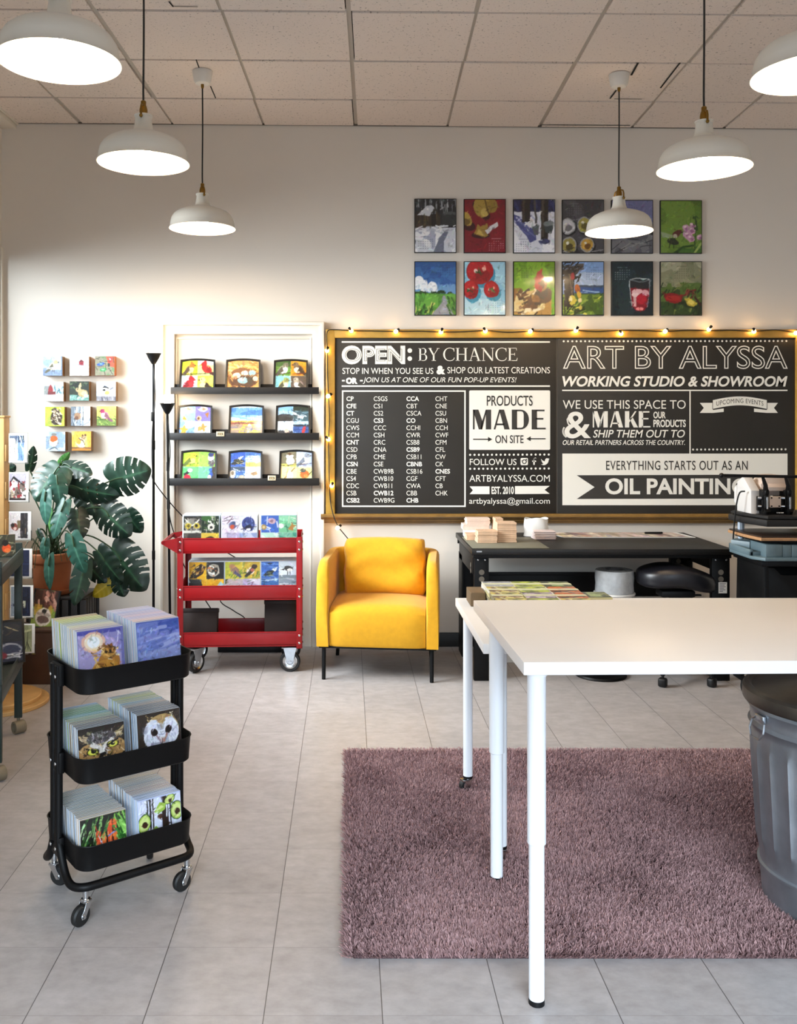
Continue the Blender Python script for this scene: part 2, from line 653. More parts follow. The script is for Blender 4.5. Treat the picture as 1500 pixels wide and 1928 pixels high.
# ------------------------------------------------------------------ pendant lamps
SHADE_PROF = [(0.190, 0.0), (0.1885, 0.004), (0.184, 0.010), (0.181, 0.035), (0.176, 0.058), (0.164, 0.078), (0.145, 0.094), (0.118, 0.107), (0.085, 0.118), (0.058, 0.126), (0.045, 0.134), (0.039, 0.148), (0.035, 0.170), (0.033, 0.192), (0.037, 0.194), (0.037, 0.200), (0.030, 0.2005)]
shade_me = MB().lathe(SHADE_PROF + [(r - 0.0025, z - 0.003 if z > 0.01 else z) for r, z in SHADE_PROF[::-1]], 56, closed=True).mesh('lamp_shade', WHITE_ENAMEL, angle=40)
BULB = mat('lit_bulb', 'ffffff', 0.3, emit=WARM, es=LAMP_W)
bulb_me = MB().ball((0, 0, 0.037), 0.035, 3).cyl((0, 0, 0.066), (0, 0, 0.15), 0.020, 0.017).mesh('bulb', BULB)
brk = MB()
for a in (0.4, 0.4 + PI):
    c, s = math.cos(a), math.sin(a)
    brk.tube([Vector((c * r, s * r, z)) for r, z in ((0.040, 0.180), (0.040, 0.215), (0.034, 0.232), (0.020, 0.238), (0.010, 0.238))], 0.0045, 8)
    brk.ball((c * 0.041, s * 0.041, 0.187), 0.0075, 2)
bracket_me = brk.mesh('brass_bracket', BRASS)
socket_me = MB().lathe([(0, 0.195), (0.017, 0.195), (0.017, 0.222), (0.014, 0.236), (0.011, 0.242), (0.011, 0.258), (0.006, 0.262), (0, 0.262)], 20).mesh('socket', BRASS)


def pendant(px, py, Y, label):
    x, z = X(px, Y), Z(py, Y)
    t = thing('pendant_lamp', label, 'lamp', (x, Y, z), 0.3 * Y, 'white enamel pendant lamps')
    obj('lamp_shade', shade_me, None, t)
    obj('bulb', bulb_me, None, t)
    obj('brass_bracket', bracket_me, None, t, label='brass bracket gripping the shade neck')
    obj('socket', socket_me, None, t, label='brass lamp socket')
    top = zc(x) - z - 0.012
    pts = [(0.0015 * math.sin(4 * q), 0.001 * math.cos(5 * q), 0.258 + (top - 0.06 - 0.258) * q) for q in [i / 14 for i in range(15)]]
    pts[0] = (0, 0, 0.258)
    pts[-1] = (0, 0, top - 0.05)
    obj('cord', MB().tube(pts, 0.0042, 8), CORD_GREY, t)
    cn = obj('canopy', MB().lathe([(0, top), (0.058, top), (0.058, top - 0.006), (0.050, top - 0.055), (0.040, top - 0.070), (0.010, top - 0.074), (0, top - 0.074)], 28), mat('white_plastic', 'd9d7d2', 0.4), t)
    obj('cord_grip', MB().lathe([(0, top - 0.072), (0.009, top - 0.072), (0.009, top - 0.085), (0.006, top - 0.098), (0, top - 0.098)], 14), BRASS, cn)


pendant(381, 431, 5.25, 'white pendant lamp on the window side with its ceiling cup in view')
pendant(270, 308, 3.80, 'white pendant lamp in the middle of the window side row')
pendant(112, 118, 2.85, 'big white pendant lamp over the black trolley, its cord out of view')
pendant(1165, 437, 5.25, 'white pendant lamp hanging in front of the calendar prints')
pendant(1325, 319, 3.80, 'white pendant lamp above the white tables beside the green calendar print')
pendant(1535, 140, 2.85, 'white pendant lamp cut by the frame edge above the galvanized bin')

# ------------------------------------------------------------------ painted pictures: colours computed per point of a fine grid
class Art:
    """u runs 0..1 to the right, v 0..1 downwards."""

    def __init__(s, w, h, bg, seed=1, warp=0.012):
        s.w, s.h, s.k = w, h, 3
        W, H = w * 3, h * 3
        s.rng = np.random.default_rng(seed)
        s.u, s.v = np.meshgrid((np.arange(W) + .5) / W, (np.arange(H) + .5) / H)
        s.asp = h / w
        s.c = np.zeros((H, W, 3))
        s.c[:] = s.col(bg)
        n1, n2 = s.noise(9), s.noise(9)
        s.uw, s.vw = s.u + (n1 - .5) * warp * 2, s.v + (n2 - .5) * warp * 2
        s.win = None

    @staticmethod
    def col(c):
        return np.array([int(c[i:i + 2], 16) / 255 for i in (0, 2, 4)]) if isinstance(c, str) else np.array(c)

    def noise(s, n, m=None):
        m = m or n
        g = s.rng.random((m + 2, n + 2))
        x, y = s.u * n, s.v * m
        i, j = x.astype(int), y.astype(int)
        fx, fy = x - i, y - j
        fx, fy = fx * fx * (3 - 2 * fx), fy * fy * (3 - 2 * fy)
        return (g[j, i] * (1 - fx) + g[j, i + 1] * fx) * (1 - fy) + (g[j + 1, i] * (1 - fx) + g[j + 1, i + 1] * fx) * fy

    def UV(s):
        if s.win is None:
            return s.uw, s.vw
        a, b, c, d = s.win
        return (s.uw - a) / (c - a), (s.vw - b) / (d - b)

    def put(s, m, c, mix=1.0):
        if s.win is not None:
            a, b, e, d = s.win
            m = m & (s.u >= a) & (s.u < e) & (s.v >= b) & (s.v < d)
        s.c[m] = s.c[m] * (1 - mix) + s.col(c) * mix
        return s

    def W(s, *win):
        """Work inside a window of the picture only (its own 0..1 coordinates); no arguments: the whole picture."""
        s.win = win or None
        return s

    def F(s, c):
        return s.put(np.ones_like(s.u, bool), c)

    def R(s, u0, v0, u1, v1, c, mix=1.0):
        u, v = s.UV()
        return s.put((u > u0) & (u < u1) & (v > v0) & (v < v1), c, mix)

    def E(s, cx, cy, rx, ry, c, rot=0, mix=1.0):
        u, v = s.UV()
        a = math.radians(rot)
        x, y = u - cx, v - cy
        X_, Y_ = x * math.cos(a) + y * math.sin(a), -x * math.sin(a) + y * math.cos(a)
        return s.put((X_ / rx) ** 2 + (Y_ / ry) ** 2 < 1, c, mix)

    def P(s, pts, c, mix=1.0):
        u, v = s.UV()
        ins = np.zeros_like(u, bool)
        n = len(pts)
        for i in range(n):
            (x0, y0), (x1, y1) = pts[i], pts[(i + 1) % n]
            if y0 == y1:
                continue
            ins ^= ((y0 > v) != (y1 > v)) & (u < (x1 - x0) * (v - y0) / (y1 - y0) + x0)
        return s.put(ins, c, mix)

    def L(s, pts, wd, c, mix=1.0):
        u, v = s.UV()
        m = np.zeros_like(u, bool)
        for (x0, y0), (x1, y1) in zip(pts, pts[1:]):
            dx, dy = x1 - x0, y1 - y0
            t = np.clip(((u - x0) * dx + (v - y0) * dy) / (dx * dx + dy * dy + 1e-9), 0, 1)
            m |= (u - x0 - t * dx) ** 2 + (v - y0 - t * dy) ** 2 < (wd / 2) ** 2
        return s.put(m, c, mix)

    def S(s, n, u0, v0, u1, v1, cols, ln=0.08, wd=0.02, ang=0, jit=25, mix=1.0):
        r = s.rng
        for k in range(n):
            x, y = r.uniform(u0, u1), r.uniform(v0, v1)
            a = math.radians(ang + r.uniform(-jit, jit))
            l = ln * r.uniform(.5, 1.2)
            s.L([(x - math.cos(a) * l / 2, y - math.sin(a) * l / 2), (x + math.cos(a) * l / 2, y + math.sin(a) * l / 2)], wd * r.uniform(.6, 1.3), cols[k % len(cols)], mix)
        return s

    def N(s, c, n, th, mix=1.0, v0=0, v1=1, m=None):
        """Loose cloudy patches of a colour."""
        u, v = s.UV()
        return s.put((s.noise(n, m) > th) & (v > v0) & (v < v1), c, mix)

    def bird(s, cx, cy, z, d, body, wing, head, belly=None, bill='4a3a20', crest=False, tail=None):
        """A perched songbird; d = 1 looks to the right."""
        f = lambda x, y: (cx + d * x * z, cy + y * z)
        s.P([f(-.18, .12), f(-.62, .50), f(-.50, .58), f(-.05, .30)], tail or wing)
        s.E(*f(0, .08), .34 * z, .24 * z, body, -38 * d)
        if belly:
            s.E(*f(.10, .14), .22 * z, .17 * z, belly, -50 * d)
        s.P([f(-.05, -.12), f(-.36, .26), f(-.30, .38), f(.06, .18)], wing)
        if crest:
            s.P([f(.0, -.26), f(.08, -.58), f(.30, -.28)], head)
        s.E(*f(.18, -.22), .17 * z, .16 * z, head)
        s.P([f(.32, -.26), f(.46, -.18), f(.31, -.14)], bill)
        s.E(*f(.23, -.25), .028 * z, .028 * z, '0a0808')
        s.L([f(.0, .30), f(-.01, .46)], .03 * z, '3a2a1a')
        s.L([f(.08, .30), f(.09, .46)], .03 * z, '3a2a1a')
        return s

    def cal(s, u, v, c, mix=0.75):
        """The small month grid printed on a calendar page: a heading mark and seven columns of days."""
        s.win = None
        a, b = s.uw, s.vw
        s.uw, s.vw = s.u, s.v
        s.R(u + .06, v, u + .30, v + .014, c, mix * .7)
        for r in range(5):
            for k in range(7):
                if (r == 0 and k < 2) or (r == 4 and k > 4):
                    continue
                s.R(u + k * .056, v + .05 + r * .042, u + k * .056 + .020, v + .05 + r * .042 + .016, c, mix)
        s.uw, s.vw = a, b
        return s

    def daub(s, n):
        """Visible brushwork: short dabs in slightly shifted local colour."""
        H, W = s.u.shape
        r = s.rng
        for k in range(n):
            x, y, a = r.uniform(0, W), r.uniform(0, H), r.uniform(0, PI)
            l, b = r.uniform(.025, .075) * W, r.uniform(.008, .02) * W
            x0, x1, y0, y1 = int(max(0, x - l)), int(min(W, x + l + 1)), int(max(0, y - l)), int(min(H, y + l + 1))
            if x1 <= x0 or y1 <= y0:
                continue
            yy, xx = np.mgrid[y0:y1, x0:x1]
            p = (xx - x) * math.cos(a) + (yy - y) * math.sin(a)
            q = -(xx - x) * math.sin(a) + (yy - y) * math.cos(a)
            m = (p / l) ** 2 + (q / b) ** 2 < 1
            c = s.c[int(y), int(x)] * r.uniform(.72, 1.28) + r.uniform(-.05, .05, 3)
            blk = s.c[y0:y1, x0:x1]
            blk[m] = blk[m] * .4 + np.clip(c, 0, 1) * .6
        return s

    def mesh(s, name, wid, hei, mt):
        """A picture surface in the xz plane, facing -y, its lower left corner at the origin."""
        s.daub(170)
        w, h, k = s.w, s.h, s.k
        c = s.c + (s.rng.random(s.c.shape[:2])[..., None] - .5) * .06
        c = np.clip(c.reshape(h, k, w, k, 3).mean((1, 3)), 0, 1)
        c = np.where(c <= .04045, c / 12.92, ((c + .055) / 1.055) ** 2.4)
        ii, jj = np.meshgrid(np.arange(w), np.arange(h))
        co = np.stack([ii / (w - 1) * wid, np.zeros_like(ii, float), (1 - jj / (h - 1)) * hei], -1).reshape(-1, 3)
        a = (jj[:-1, :-1] * w + ii[:-1, :-1]).ravel()
        fc = np.stack([a + w, a + w + 1, a + 1, a], 1)
        me = bpy.data.meshes.new(name)
        me.from_pydata(co.tolist(), [], fc.tolist())
        at = me.color_attributes.new('Col', 'FLOAT_COLOR', 'POINT')
        at.data.foreach_set('color', np.concatenate([c.reshape(-1, 3), np.ones((w * h, 1))], 1).astype(np.float32).ravel())
        me.materials.append(mt)
        return me


Q = ((0, 0, .5, .5), (.5, 0, 1, .5), (0, .5, .5, 1), (.5, .5, 1, 1))       # the four tiles of a set

# --- twelve calendar prints
CAL = []


def cal_art(desc, bg, fn):
    a = Art(72, 93, bg, len(CAL) + 3)
    fn(a)
    CAL.append((desc, a))


def c1(a):
    a.S(70, 0, 0, 1, .28, ('0e0f10', '2b2d2e', '70767a', '15171a', 'a9aeb3'), .22, .022, 88, 10)
    a.R(0, .28, .62, .55, '3a2f22').S(16, 0, .32, .6, .54, ('2a2118', '54442e'), .2, .02, 90, 4)
    a.P([(.05, .31), (.3, .12), (.42, .12), (.48, .16), (.36, .31)], 'c9ced6').P([(.36, .31), (.5, .15), (.62, .3), (.6, .34), (.5, .2)], '2a241c')
    a.R(.40, .28, .52, .55, '16130e').R(.65, .26, 1, .5, '2c3032').P([(.66, .28), (.75, .24), (1, .24), (1, .3)], '4b5052')
    a.R(0, .54, 1, 1, 'cdd2dc').N('eef0f4', 6, .5, 1, .56, 1).N('9aa1b8', 7, .68, .8, .58, 1)
    a.P([(.45, 1), (.6, .72), (.75, .6), (.82, .62), (.72, .8), (.7, 1)], '6d7488').S(18, 0, .5, 1, .6, ('e8ebf0', 'b4bac8'), .15, .03, 0, 20)
    a.cal(.08, .70, '565c6a')


def c2(a):
    a.N('8a1524', 4, .6, .6)
    a.E(.42, .2, .25, .12, '3a0c10', 40).E(.42, .14, .19, .2, 'a88c3c', -25).E(.5, .25, .1, .08, 'c4aa58').E(.66, .12, .14, .14, '967a30', 20).L([(.5, 0), (.6, .27)], .03, '5c4618')
    a.E(.08, .48, .2, .1, '3a0c10', 20).E(.06, .37, .15, .1, 'b3953f', 50).E(.04, .42, .09, .06, '6e5520')
    a.E(.4, .68, .22, .06, '3a0c10').P([(.24, .66), (.34, .46), (.4, .52), (.55, .45), (.58, .5), (.5, .62), (.58, .68), (.5, .71)], '9c7d33').P([(.3, .66), (.36, .56), (.5, .68)], 'c8a955')
    a.P([(.50, .58), (.8, .43), (.83, .5), (.55, .66)], 'd8d6d8').S(6, .58, .5, .76, .56, ('7a6a70',), .06, .012, -28, 5)
    a.cal(.60, .73, 'e8c8c8')


def c3(a):
    a.R(0, 0, 1, .24, '23264a').S(20, 0, 0, 1, .22, ('171a34', '34386a'), .2, .05, 80, 20)
    a.R(0, .23, 1, 1, 'dcdeea').N('f2f2f8', 5, .5, 1, .3, 1).P([(0, .28), (.12, .3), (.35, .5), (.55, .55), (.55, .75), (.4, .82), (.3, .68), (.0, .4)], '4a4f86').S(12, 0, .3, .5, .7, ('6a70a6', 'b8bcd8'), .2, .03, 35, 15)
    a.R(.2, 0, .40, .42, '2a2420').R(.22, 0, .27, .4, '4a3f36').R(.66, 0, .84, .76, '2b2622').R(.68, 0, .74, .7, '4e453c').L([(.5, 0), (.56, .5)], .05, '4a4644')
    a.P([(.25, .47), (.42, .38), (.55, .46), (.48, .5)], 'e8e9ee').P([(.45, .5), (.62, .48), (.6, .66), (.5, .66)], '5a6062').P([(.72, .46), (.98, .46), (.92, .64), (.77, .62)], '3f494a').E(.85, .45, .14, .05, '7c8486')
    a.E(.75, .78, .14, .05, '3d4168').cal(.06, .74, '6a6e84')


def c4(a):
    a.F('4e4d52').N('3a393d', 5, .55, .7).R(0, .44, 1, 1, '47464b').L([(0, .4), (.55, .34), (1, .36)], .02, '77777c')
    for cx, cy, r, c1_, c2_ in ((.13, .50, .17, 'c8c9cc', '6c6d70'), (.53, .47, .17, 'a49a4a', '62592a'), (.16, .86, .18, '9a8f45', '4d431c'), (.6, .85, .16, 'c79a3c', '6e4c18'), (.95, .5, .14, 'b0b0aa', '5a5a58')):
        a.E(cx + .02, cy + .02, r * 1.15, r * .98, '1c1b1e').E(cx, cy, r * 1.05, r * .9, '9b9c9e').E(cx, cy, r * .88, r * .74, c1_).E(cx + .01, cy + .03, r * .5, r * .35, c2_).E(cx - .04, cy - .04, r * .2, r * .16, 'e4e2d2')
    a.S(14, 0, .93, 1, 1, ('8f8f92', '222124'), .2, .014, -6, 15).cal(.1, .06, '8b8a90', .6)


def c5(a):
    a.F('6b6d94').N('83859f', 4, .55, .5, 0, .4).R(0, .33, 1, .55, '7f82a8').S(14, 0, .33, 1, .5, ('50527a', 'a5a8c4', '3c3e5e'), .5, .015, 2, 3)
    a.R(0, .55, 1, 1, '55575f').N('77787c', 6, .55, .8, .55, 1).S(12, 0, .6, 1, 1, ('2e2e34', '8d8d8a'), .35, .016, -12, 20).E(.97, .55, .09, .1, '1a1c20').cal(.26, .08, '44466c')


def c6(a):
    a.F('5c7c2a').N('75953a', 3, .5, .7).N('466020', 4, .62, .6, 0, .4)
    a.P([(.3, 1), (.5, .88), (.8, .92), (1, .8), (1, 1)], '3f6a26').L([(.35, 1), (.55, .87), (.8, .86)], .04, '284a18').L([(.83, 1), (.85, .5), (.86, .3)], .03, '2c4a1c').L([(.84, 1), (.98, .82)], .05, '9cb35c')
    for x, y, z in ((.62, .52, .1), (.74, .56, .11), (.66, .66, .12), (.78, .47, .08), (.74, .72, .1), (.95, .7, .08)):
        a.E(x, y, z, z * .62, 'c79ab4', 20).E(x + .02, y + .02, z * .5, z * .3, '9a6488', 20).E(x - .03, y - .03, z * .35, z * .2, 'e8cfd8')
    a.S(14, .8, .3, .92, .6, ('22351a', '314f22'), .05, .03, 60, 40)
    a.E(.4, .62, .12, .06, '5a2a26', -25).P([(.5, .6), (.6, .56), (.5, .63)], '1c1a18').E(.3, .78, .14, .06, '2a3320', 10).P([(.0, .6), (.3, .66), (.28, .72), (.05, .7)], '8fa07a').L([(.24, .8), (.22, .9)], .015, '15180f').L([(.31, .82), (.31, .9)], .015, '15180f').E(.36, .68, .05, .04, 'b9b39a')


def c7(a):
    a.F('2f5c9c').R(0, 0, 1, .25, '2a548f').R(0, .42, 1, .6, '6a97c6').N('4377b4', 4, .5, .5, .1, .45)
    for x, y, r in ((.1, .34, .1), (.18, .42, .12), (.05, .44, .12), (.42, .46, .12), (.36, .5, .1), (.5, .52, .07), (.22, .5, .1)):
        a.E(x, y, r, r * .72, 'e9edf2').E(x + .03, y + .03, r * .5, r * .35, 'c3cfdf')
    a.P([(0, .56), (.5, .60), (1, .62), (1, 1), (0, 1)], '4f8a34').S(10, 0, .55, 1, .61, ('1d3a18',), .12, .03, 3, 6).E(.85, .6, .06, .03, '152c14').N('6aa843', 6, .55, .8, .6, .85)
    a.S(40, 0, .78, .5, 1, ('2f5a22', '8fae50', '23421a', 'c4c86a'), .08, .03, -60, 30).P([(.4, 1), (.62, .8), (.69, .64), (.74, .64), (.82, .8), (.95, 1)], '8f9298').P([(.6, .95), (.7, .8), (.76, .8), (.78, .95)], 'a7a9ad', .6).S(14, .8, .65, 1, 1, ('2f5a22', '5d8a38'), .1, .04, 60, 20)
    a.cal(.56, .06, '203f70', .6)


def c8(a):
    a.F('86bcd6').N('a9d3e4', 4, .5, .8).R(0, .85, 1, 1, '9fcbe0').N('c5e2ec', 3, .6, .6, .7, 1)
    for x, y, rx, ry in ((.38, .18, .33, .24), (.16, .52, .19, .18), (.66, .52, .19, .16)):
        a.E(x + .05, y + .07, rx, ry, '3f8fae').E(x, y, rx, ry, '9c1a1c').E(x - .03, y - .03, rx * .8, ry * .75, 'b52224').E(x + .06, y + .07, rx * .55, ry * .5, '7e1216', 0, .7).E(x - rx * .3, y, rx * .14, ry * .16, 'f3cfc4').E(x + rx * .3, y - ry * .2, rx * .12, ry * .16, 'e8a08c')
        a.S(5, x - .06, y - .02, x + .06, y + .04, ('2d4a22', '56703a'), .08, .02, 30, 80)
    a.cal(.58, .72, '4f8ba4', .7)


def c9(a):
    a.F('6f9a1f').N('85b32c', 3, .5, .8).N('588016', 4, .62, .5, 0, .5)
    a.R(0, .56, 1, 1, 'b28a46').N('5a3a1c', 6, .55, 1, .5, .95).N('d9c48a', 6, .62, 1, .6, 1).S(24, 0, .55, .6, 1, ('6b4420', 'd8b878', '38240f', 'efe3c0'), .14, .05, -20, 30)
    a.E(.72, .63, .22, .15, '4a2e16').E(.68, .58, .15, .12, '2d2013').N('8a5a24', 7, .62, .9, .5, .76)
    a.E(.66, .42, .15, .14, 'a67b48').E(.66, .42, .10, .09, '5f3d24').P([(.52, .38), (.58, .2), (.70, .13), (.69, .24), (.73, .28), (.66, .36), (.58, .42)], 'b01f22').E(.58, .46, .07, .07, 'b8282a').P([(.52, .44), (.45, .46), (.53, .48)], 'c89a3c').E(.65, .5, .05, .06, '9c1c20').E(.62, .40, .018, .014, '120c08')
    a.R(.92, .5, 1, 1, '6fb02a').cal(.08, .07, '42600f', .7)


def c10(a):
    a.F('7f9fcf').R(0, .2, 1, .45, 'a9bcd9').R(.3, .44, 1, .5, '35455c').R(.3, .48, 1, .66, '2c4f8c').S(8, .4, .5, 1, .64, ('8fb0d8', '1f3d70'), .4, .02, 3, 4)
    a.R(0, .60, 1, 1, '3f5a22').N('6d8a2e', 6, .5, 1, .62, 1).S(36, 0, .62, 1, 1, ('22330f', '8aa340', '3d571c', 'c2bf58'), .12, .035, -25, 35)
    a.S(46, 0, 0, .42, .3, ('14110f', '2b2420', '0c0a0a', '57504a'), .25, .03, -30, 35).R(.05, .2, .26, .85, '1d1814').S(14, .04, .2, .28, .9, ('3a2f26', '0e0b09', '6a5c4e'), .3, .025, 85, 8)
    a.E(.24, .27, .05, .07, 'a8343c').E(.36, .5, .06, .09, 'b5622a', -15).E(.4, .62, .05, .06, 'd0a83a').E(.23, .72, .08, .1, 'cfc04a').E(.2, .69, .04, .05, 'e8e2b0').E(.42, .72, .05, .05, 'e8d8a0').E(.43, .86, .04, .05, 'c2ae50').cal(.58, .10, '50648c', .7)


def c11(a):
    a.F('1b2f36').N('15242b', 3, .5, .8).R(0, .72, 1, 1, '172429').N('24363c', 4, .6, .6, .7, 1)
    a.P([(.42, .34), (.93, .34), (.9, .55), (.88, .85), (.78, .93), (.6, .93), (.5, .85), (.44, .6)], '22262b').P([(.44, .5), (.92, .5), (.88, .84), (.78, .92), (.6, .92), (.5, .84)], '7d1424')
    a.N('b02a38', 7, .62, .0).E(.62, .56, .14, .05, 'd8b0b8', -8).E(.82, .58, .08, .06, 'cfa0aa', 20).E(.58, .62, .1, .04, 'e6ccd0').R(.53, .62, .6, .84, 'd9c3c6', .8).E(.72, .7, .12, .1, 'a81c30').E(.68, .88, .09, .03, 'e08a8e')
    a.L([(.43, .36), (.44, .58), (.5, .86)], .02, 'a9b4b8').L([(.92, .36), (.91, .56), (.87, .84)], .018, '8b979b').L([(.44, .34), (.6, .31), (.8, .31), (.93, .34)], .018, 'b5c0c4').L([(.44, .345), (.68, .38), (.93, .345)], .015, '6d797e').cal(.08, .10, '9fb0b4', .85)


def c12(a):
    a.F('8f8f72').N('a9a88c', 3, .45, .8, 0, .5).N('7c8062', 4, .6, .7, 0, .5).R(0, .48, 1, 1, '2f4420').N('4f6a2c', 5, .5, .9, .4, .75).S(40, 0, .42, 1, .98, ('1c2c14', '486026', '23361a', '6c7a3c'), .12, .03, -60, 30)
    a.N('14200e', 4, .55, .7, .75, 1)
    a.P([(.06, .6), (.3, .59), (.58, .63), (.5, .75), (.34, .79), (.14, .74)], '7c1518').E(.3, .68, .18, .05, '9c2420').L([(.5, .68), (.72, .56), (.86, .53)], .03, '6a2420').S(8, .6, .55, .8, .68, ('5a1e1c', '8a3a34', '2c1410'), .1, .025, -30, 50)
    a.P([(.58, .7), (.66, .66), (.82, .74), (.9, .79), (.8, .85), (.66, .82)], 'b9a83e').E(.74, .76, .08, .04, 'd8cc66', 20).L([(.84, .66), (.97, .8)], .05, '3a1612').cal(.34, .08, '585a40', .8)


for d_, bg_, f_ in (('snowy sugar shack in the woods', '20242a', c1), ('fortune cookies on dark red', '7a1220', c2), ('sap buckets on maple trees in snow', 'dcdeea', c3), ('oyster shells on grey', '4e4d52', c4), ('lavender sea and shore', '6b6d94', c5), ('hummingbird and foxglove on green', '5c7c2a', c6),
                    ('country lane under a blue sky', '2f5c9c', c7), ('red tomatoes on pale blue', '86bcd6', c8), ('brown rooster on green', '6f9a1f', c9), ('buoys hanging on a tree by the sea', '7f9fcf', c10), ('glass of red iced drink on dark teal', '1b2f36', c11), ('red and yellow wild flower on dark green', '8f8f72', c12)):
    cal_art(d_, bg_, f_)

# --- eleven small canvas blocks
CANV = []


def cv(desc, bg, fn, side='8a6a48'):
    a = Art(42, 42, bg, 40 + len(CANV))
    fn(a)
    CANV.append((desc, a, side))


cv('pale goldfinch on grey blue', '93a9c4', lambda a: a.N('b4c4da', 3, .5, .8).R(0, .7, 1, 1, '7c90ae').N('6a7c9c', 4, .6, .7, .6, 1).bird(.52, .45, .72, 1, 'd8d6b0', '5c5a4a', 'd8d48a', 'f2efdc').L([(.2, .64), (.5, .58), (.75, .62)], .05, 'e8ecf2').R(.94, 0, 1, 1, '5e6c82'))
cv('red barn in a snowy field', 'f4f4f4', lambda a: a.R(0, .42, 1, .47, '8a94a6').R(.48, .26, .72, .44, '8a2430').P([(.45, .28), (.6, .17), (.75, .28)], '5a1c24').S(18, .05, .55, 1, .95, ('c8ccd6', 'a9aeba', 'dfe2e8'), .14, .03, 12, 20))
cv('coloured bulb lights', '7f7f6c', lambda a: a.N('5c7c58', 3, .5, .8).P([(.55, 0), (1, 0), (1, .6), (.7, .5)], 'c0503c').E(.78, .2, .09, .14, 'd92a3a', 20).E(.77, .17, .04, .06, 'f6b8a8').E(.3, .42, .2, .08, '2a4f9c', -12).E(.3, .4, .08, .04, '6f9fe0').E(.42, .7, .18, .09, '2f8a4a', -10).E(.4, .69, .08, .04, '8adf98').S(9, 0, 0, 1, 1, ('1c1c18', '2a3a2a'), .4, .03, 40, 60).E(.7, .45, .06, .1, '26352c'), 'b0663c')
cv('red barn among snowy trees', 'c4d4de', lambda a: a.R(0, .66, 1, 1, 'f2f4f6').S(16, .45, .1, 1, .6, ('5f8a98', 'a9c4ce', '3f6670'), .16, .07, 70, 40).R(0, .22, .44, .66, '8a8f90').P([(.22, .62), (.22, .35), (.33, .12), (.46, .35), (.46, .62)], '8c2a30').R(.2, .5, .6, .66, '6a2a2c').S(6, .05, .7, 1, .98, ('cad6dc',), .3, .03, 5, 10))
cv('brown rabbit in dark grass', '1c2820', lambda a: a.S(18, 0, 0, 1, .4, ('33452c', '0e1612', '55684a'), .18, .05, 30, 60).R(0, .7, 1, 1, '6f9a92').S(30, 0, .66, 1, 1, ('a8cac0', '456a60', 'd0e4da', '2f4c44'), .12, .03, -40, 40).E(.68, .62, .25, .2, 'a8946c').E(.74, .62, .16, .12, 'c6b48a').E(.46, .44, .14, .12, 'b29c72').E(.54, .24, .06, .16, 'c4ae84', 10).E(.42, .42, .02, .02, '0c0a08').E(.84, .74, .1, .08, 'e8e0c8'))
cv('chickadee on a fence', 'f2f4f8', lambda a: a.N('a9c2e4', 3, .52, .8).R(0, .74, 1, 1, '7c7c84').S(10, 0, .75, 1, 1, ('a4a4ac', '4c4c56'), .16, .06, 80, 10).P([(.6, .5), (.9, .32), (.86, .28), (.55, .42)], '5c6270').E(.5, .5, .2, .18, 'e2dcc8').E(.55, .58, .13, .1, 'cbb05c').E(.44, .36, .15, .12, 'f4f4f2').P([(.28, .34), (.42, .22), (.62, .3), (.62, .36), (.44, .33)], '15161a').E(.4, .44, .08, .05, '15161a'))
cv('pine cone on lime green', 'b5cf4a', lambda a: a.N('a2bd3a', 3, .5, .7).E(.3, .72, .2, .2, '9a9a50', 0, .6).E(.58, .55, .30, .38, '3a2a20').E(.5, .2, .14, .14, '3a2a20').S(60, .34, .1, .84, .9, ('d6c8a8', 'efe6cc', '8c7658', '1c140e'), .12, .04, 30, 30))
cv('squirrel on a grey trunk', 'f0f2f4', lambda a: a.R(0, 0, .66, 1, '8f9aa6').S(24, 0, 0, .66, 1, ('5b6672', 'c4ccd4', '39424c'), .35, .04, 88, 6).P([(.0, .0), (.2, 0), (.1, 1), (0, 1)], '6c7884').L([(.62, .95), (.9, .8), (1, .6)], .06, '7c8894').E(.34, .5, .18, .18, '9a7a5e').E(.3, .58, .1, .1, '6a4c38').E(.52, .42, .06, .06, 'b89878').R(.5, 0, .56, 1, 'e2e6ea', .7))
cv('purple finch on a fir twig', 'c4cf5c', lambda a: a.N('dcd66a', 3, .5, .7).R(0, .62, 1, 1, '66803c').S(36, 0, .5, 1, 1, ('3f5c2a', '88a24c', '2a4420', 'a9b860'), .2, .03, 28, 30).bird(.42, .4, .7, -1, 'c06a88', '7a5060', '9c2a5c', 'e8d4d8'))
cv('round robin with orange breast', 'a3b8d0', lambda a: a.N('c8d4e2', 3, .5, .9).N('8aa2c0', 3, .62, .8).L([(.2, .9), (.45, .78), (.6, .9)], .05, '5c6472').E(.4, .48, .24, .3, '8b8a84').E(.39, .5, .21, .26, 'f2efe8').E(.42, .35, .18, .15, 'e2642a').E(.36, .42, .14, .1, 'e2642a').E(.42, .14, .13, .07, '7b7c78'))
cv('chipmunk on orange', 'e6ac48', lambda a: a.N('f0cc78', 3, .45, .9).R(0, .8, 1, 1, 'c08034').L([(.02, .86), (.5, .82), (1, .88)], .08, '7a5a34').E(.45, .58, .22, .25, 'd9cdb4').E(.36, .52, .12, .16, 'e8a848').E(.62, .34, .15, .13, 'c2a67c').E(.7, .2, .05, .06, '5a4028').E(.56, .22, .05, .06, '5a4028').L([(.36, .36), (.6, .52), (.68, .68)], .035, '2a2018').L([(.5, .3), (.66, .4)], .03, '4a3828').E(.68, .33, .02, .02, '0a0806').E(.56, .76, .1, .07, 'f2ecdc'))


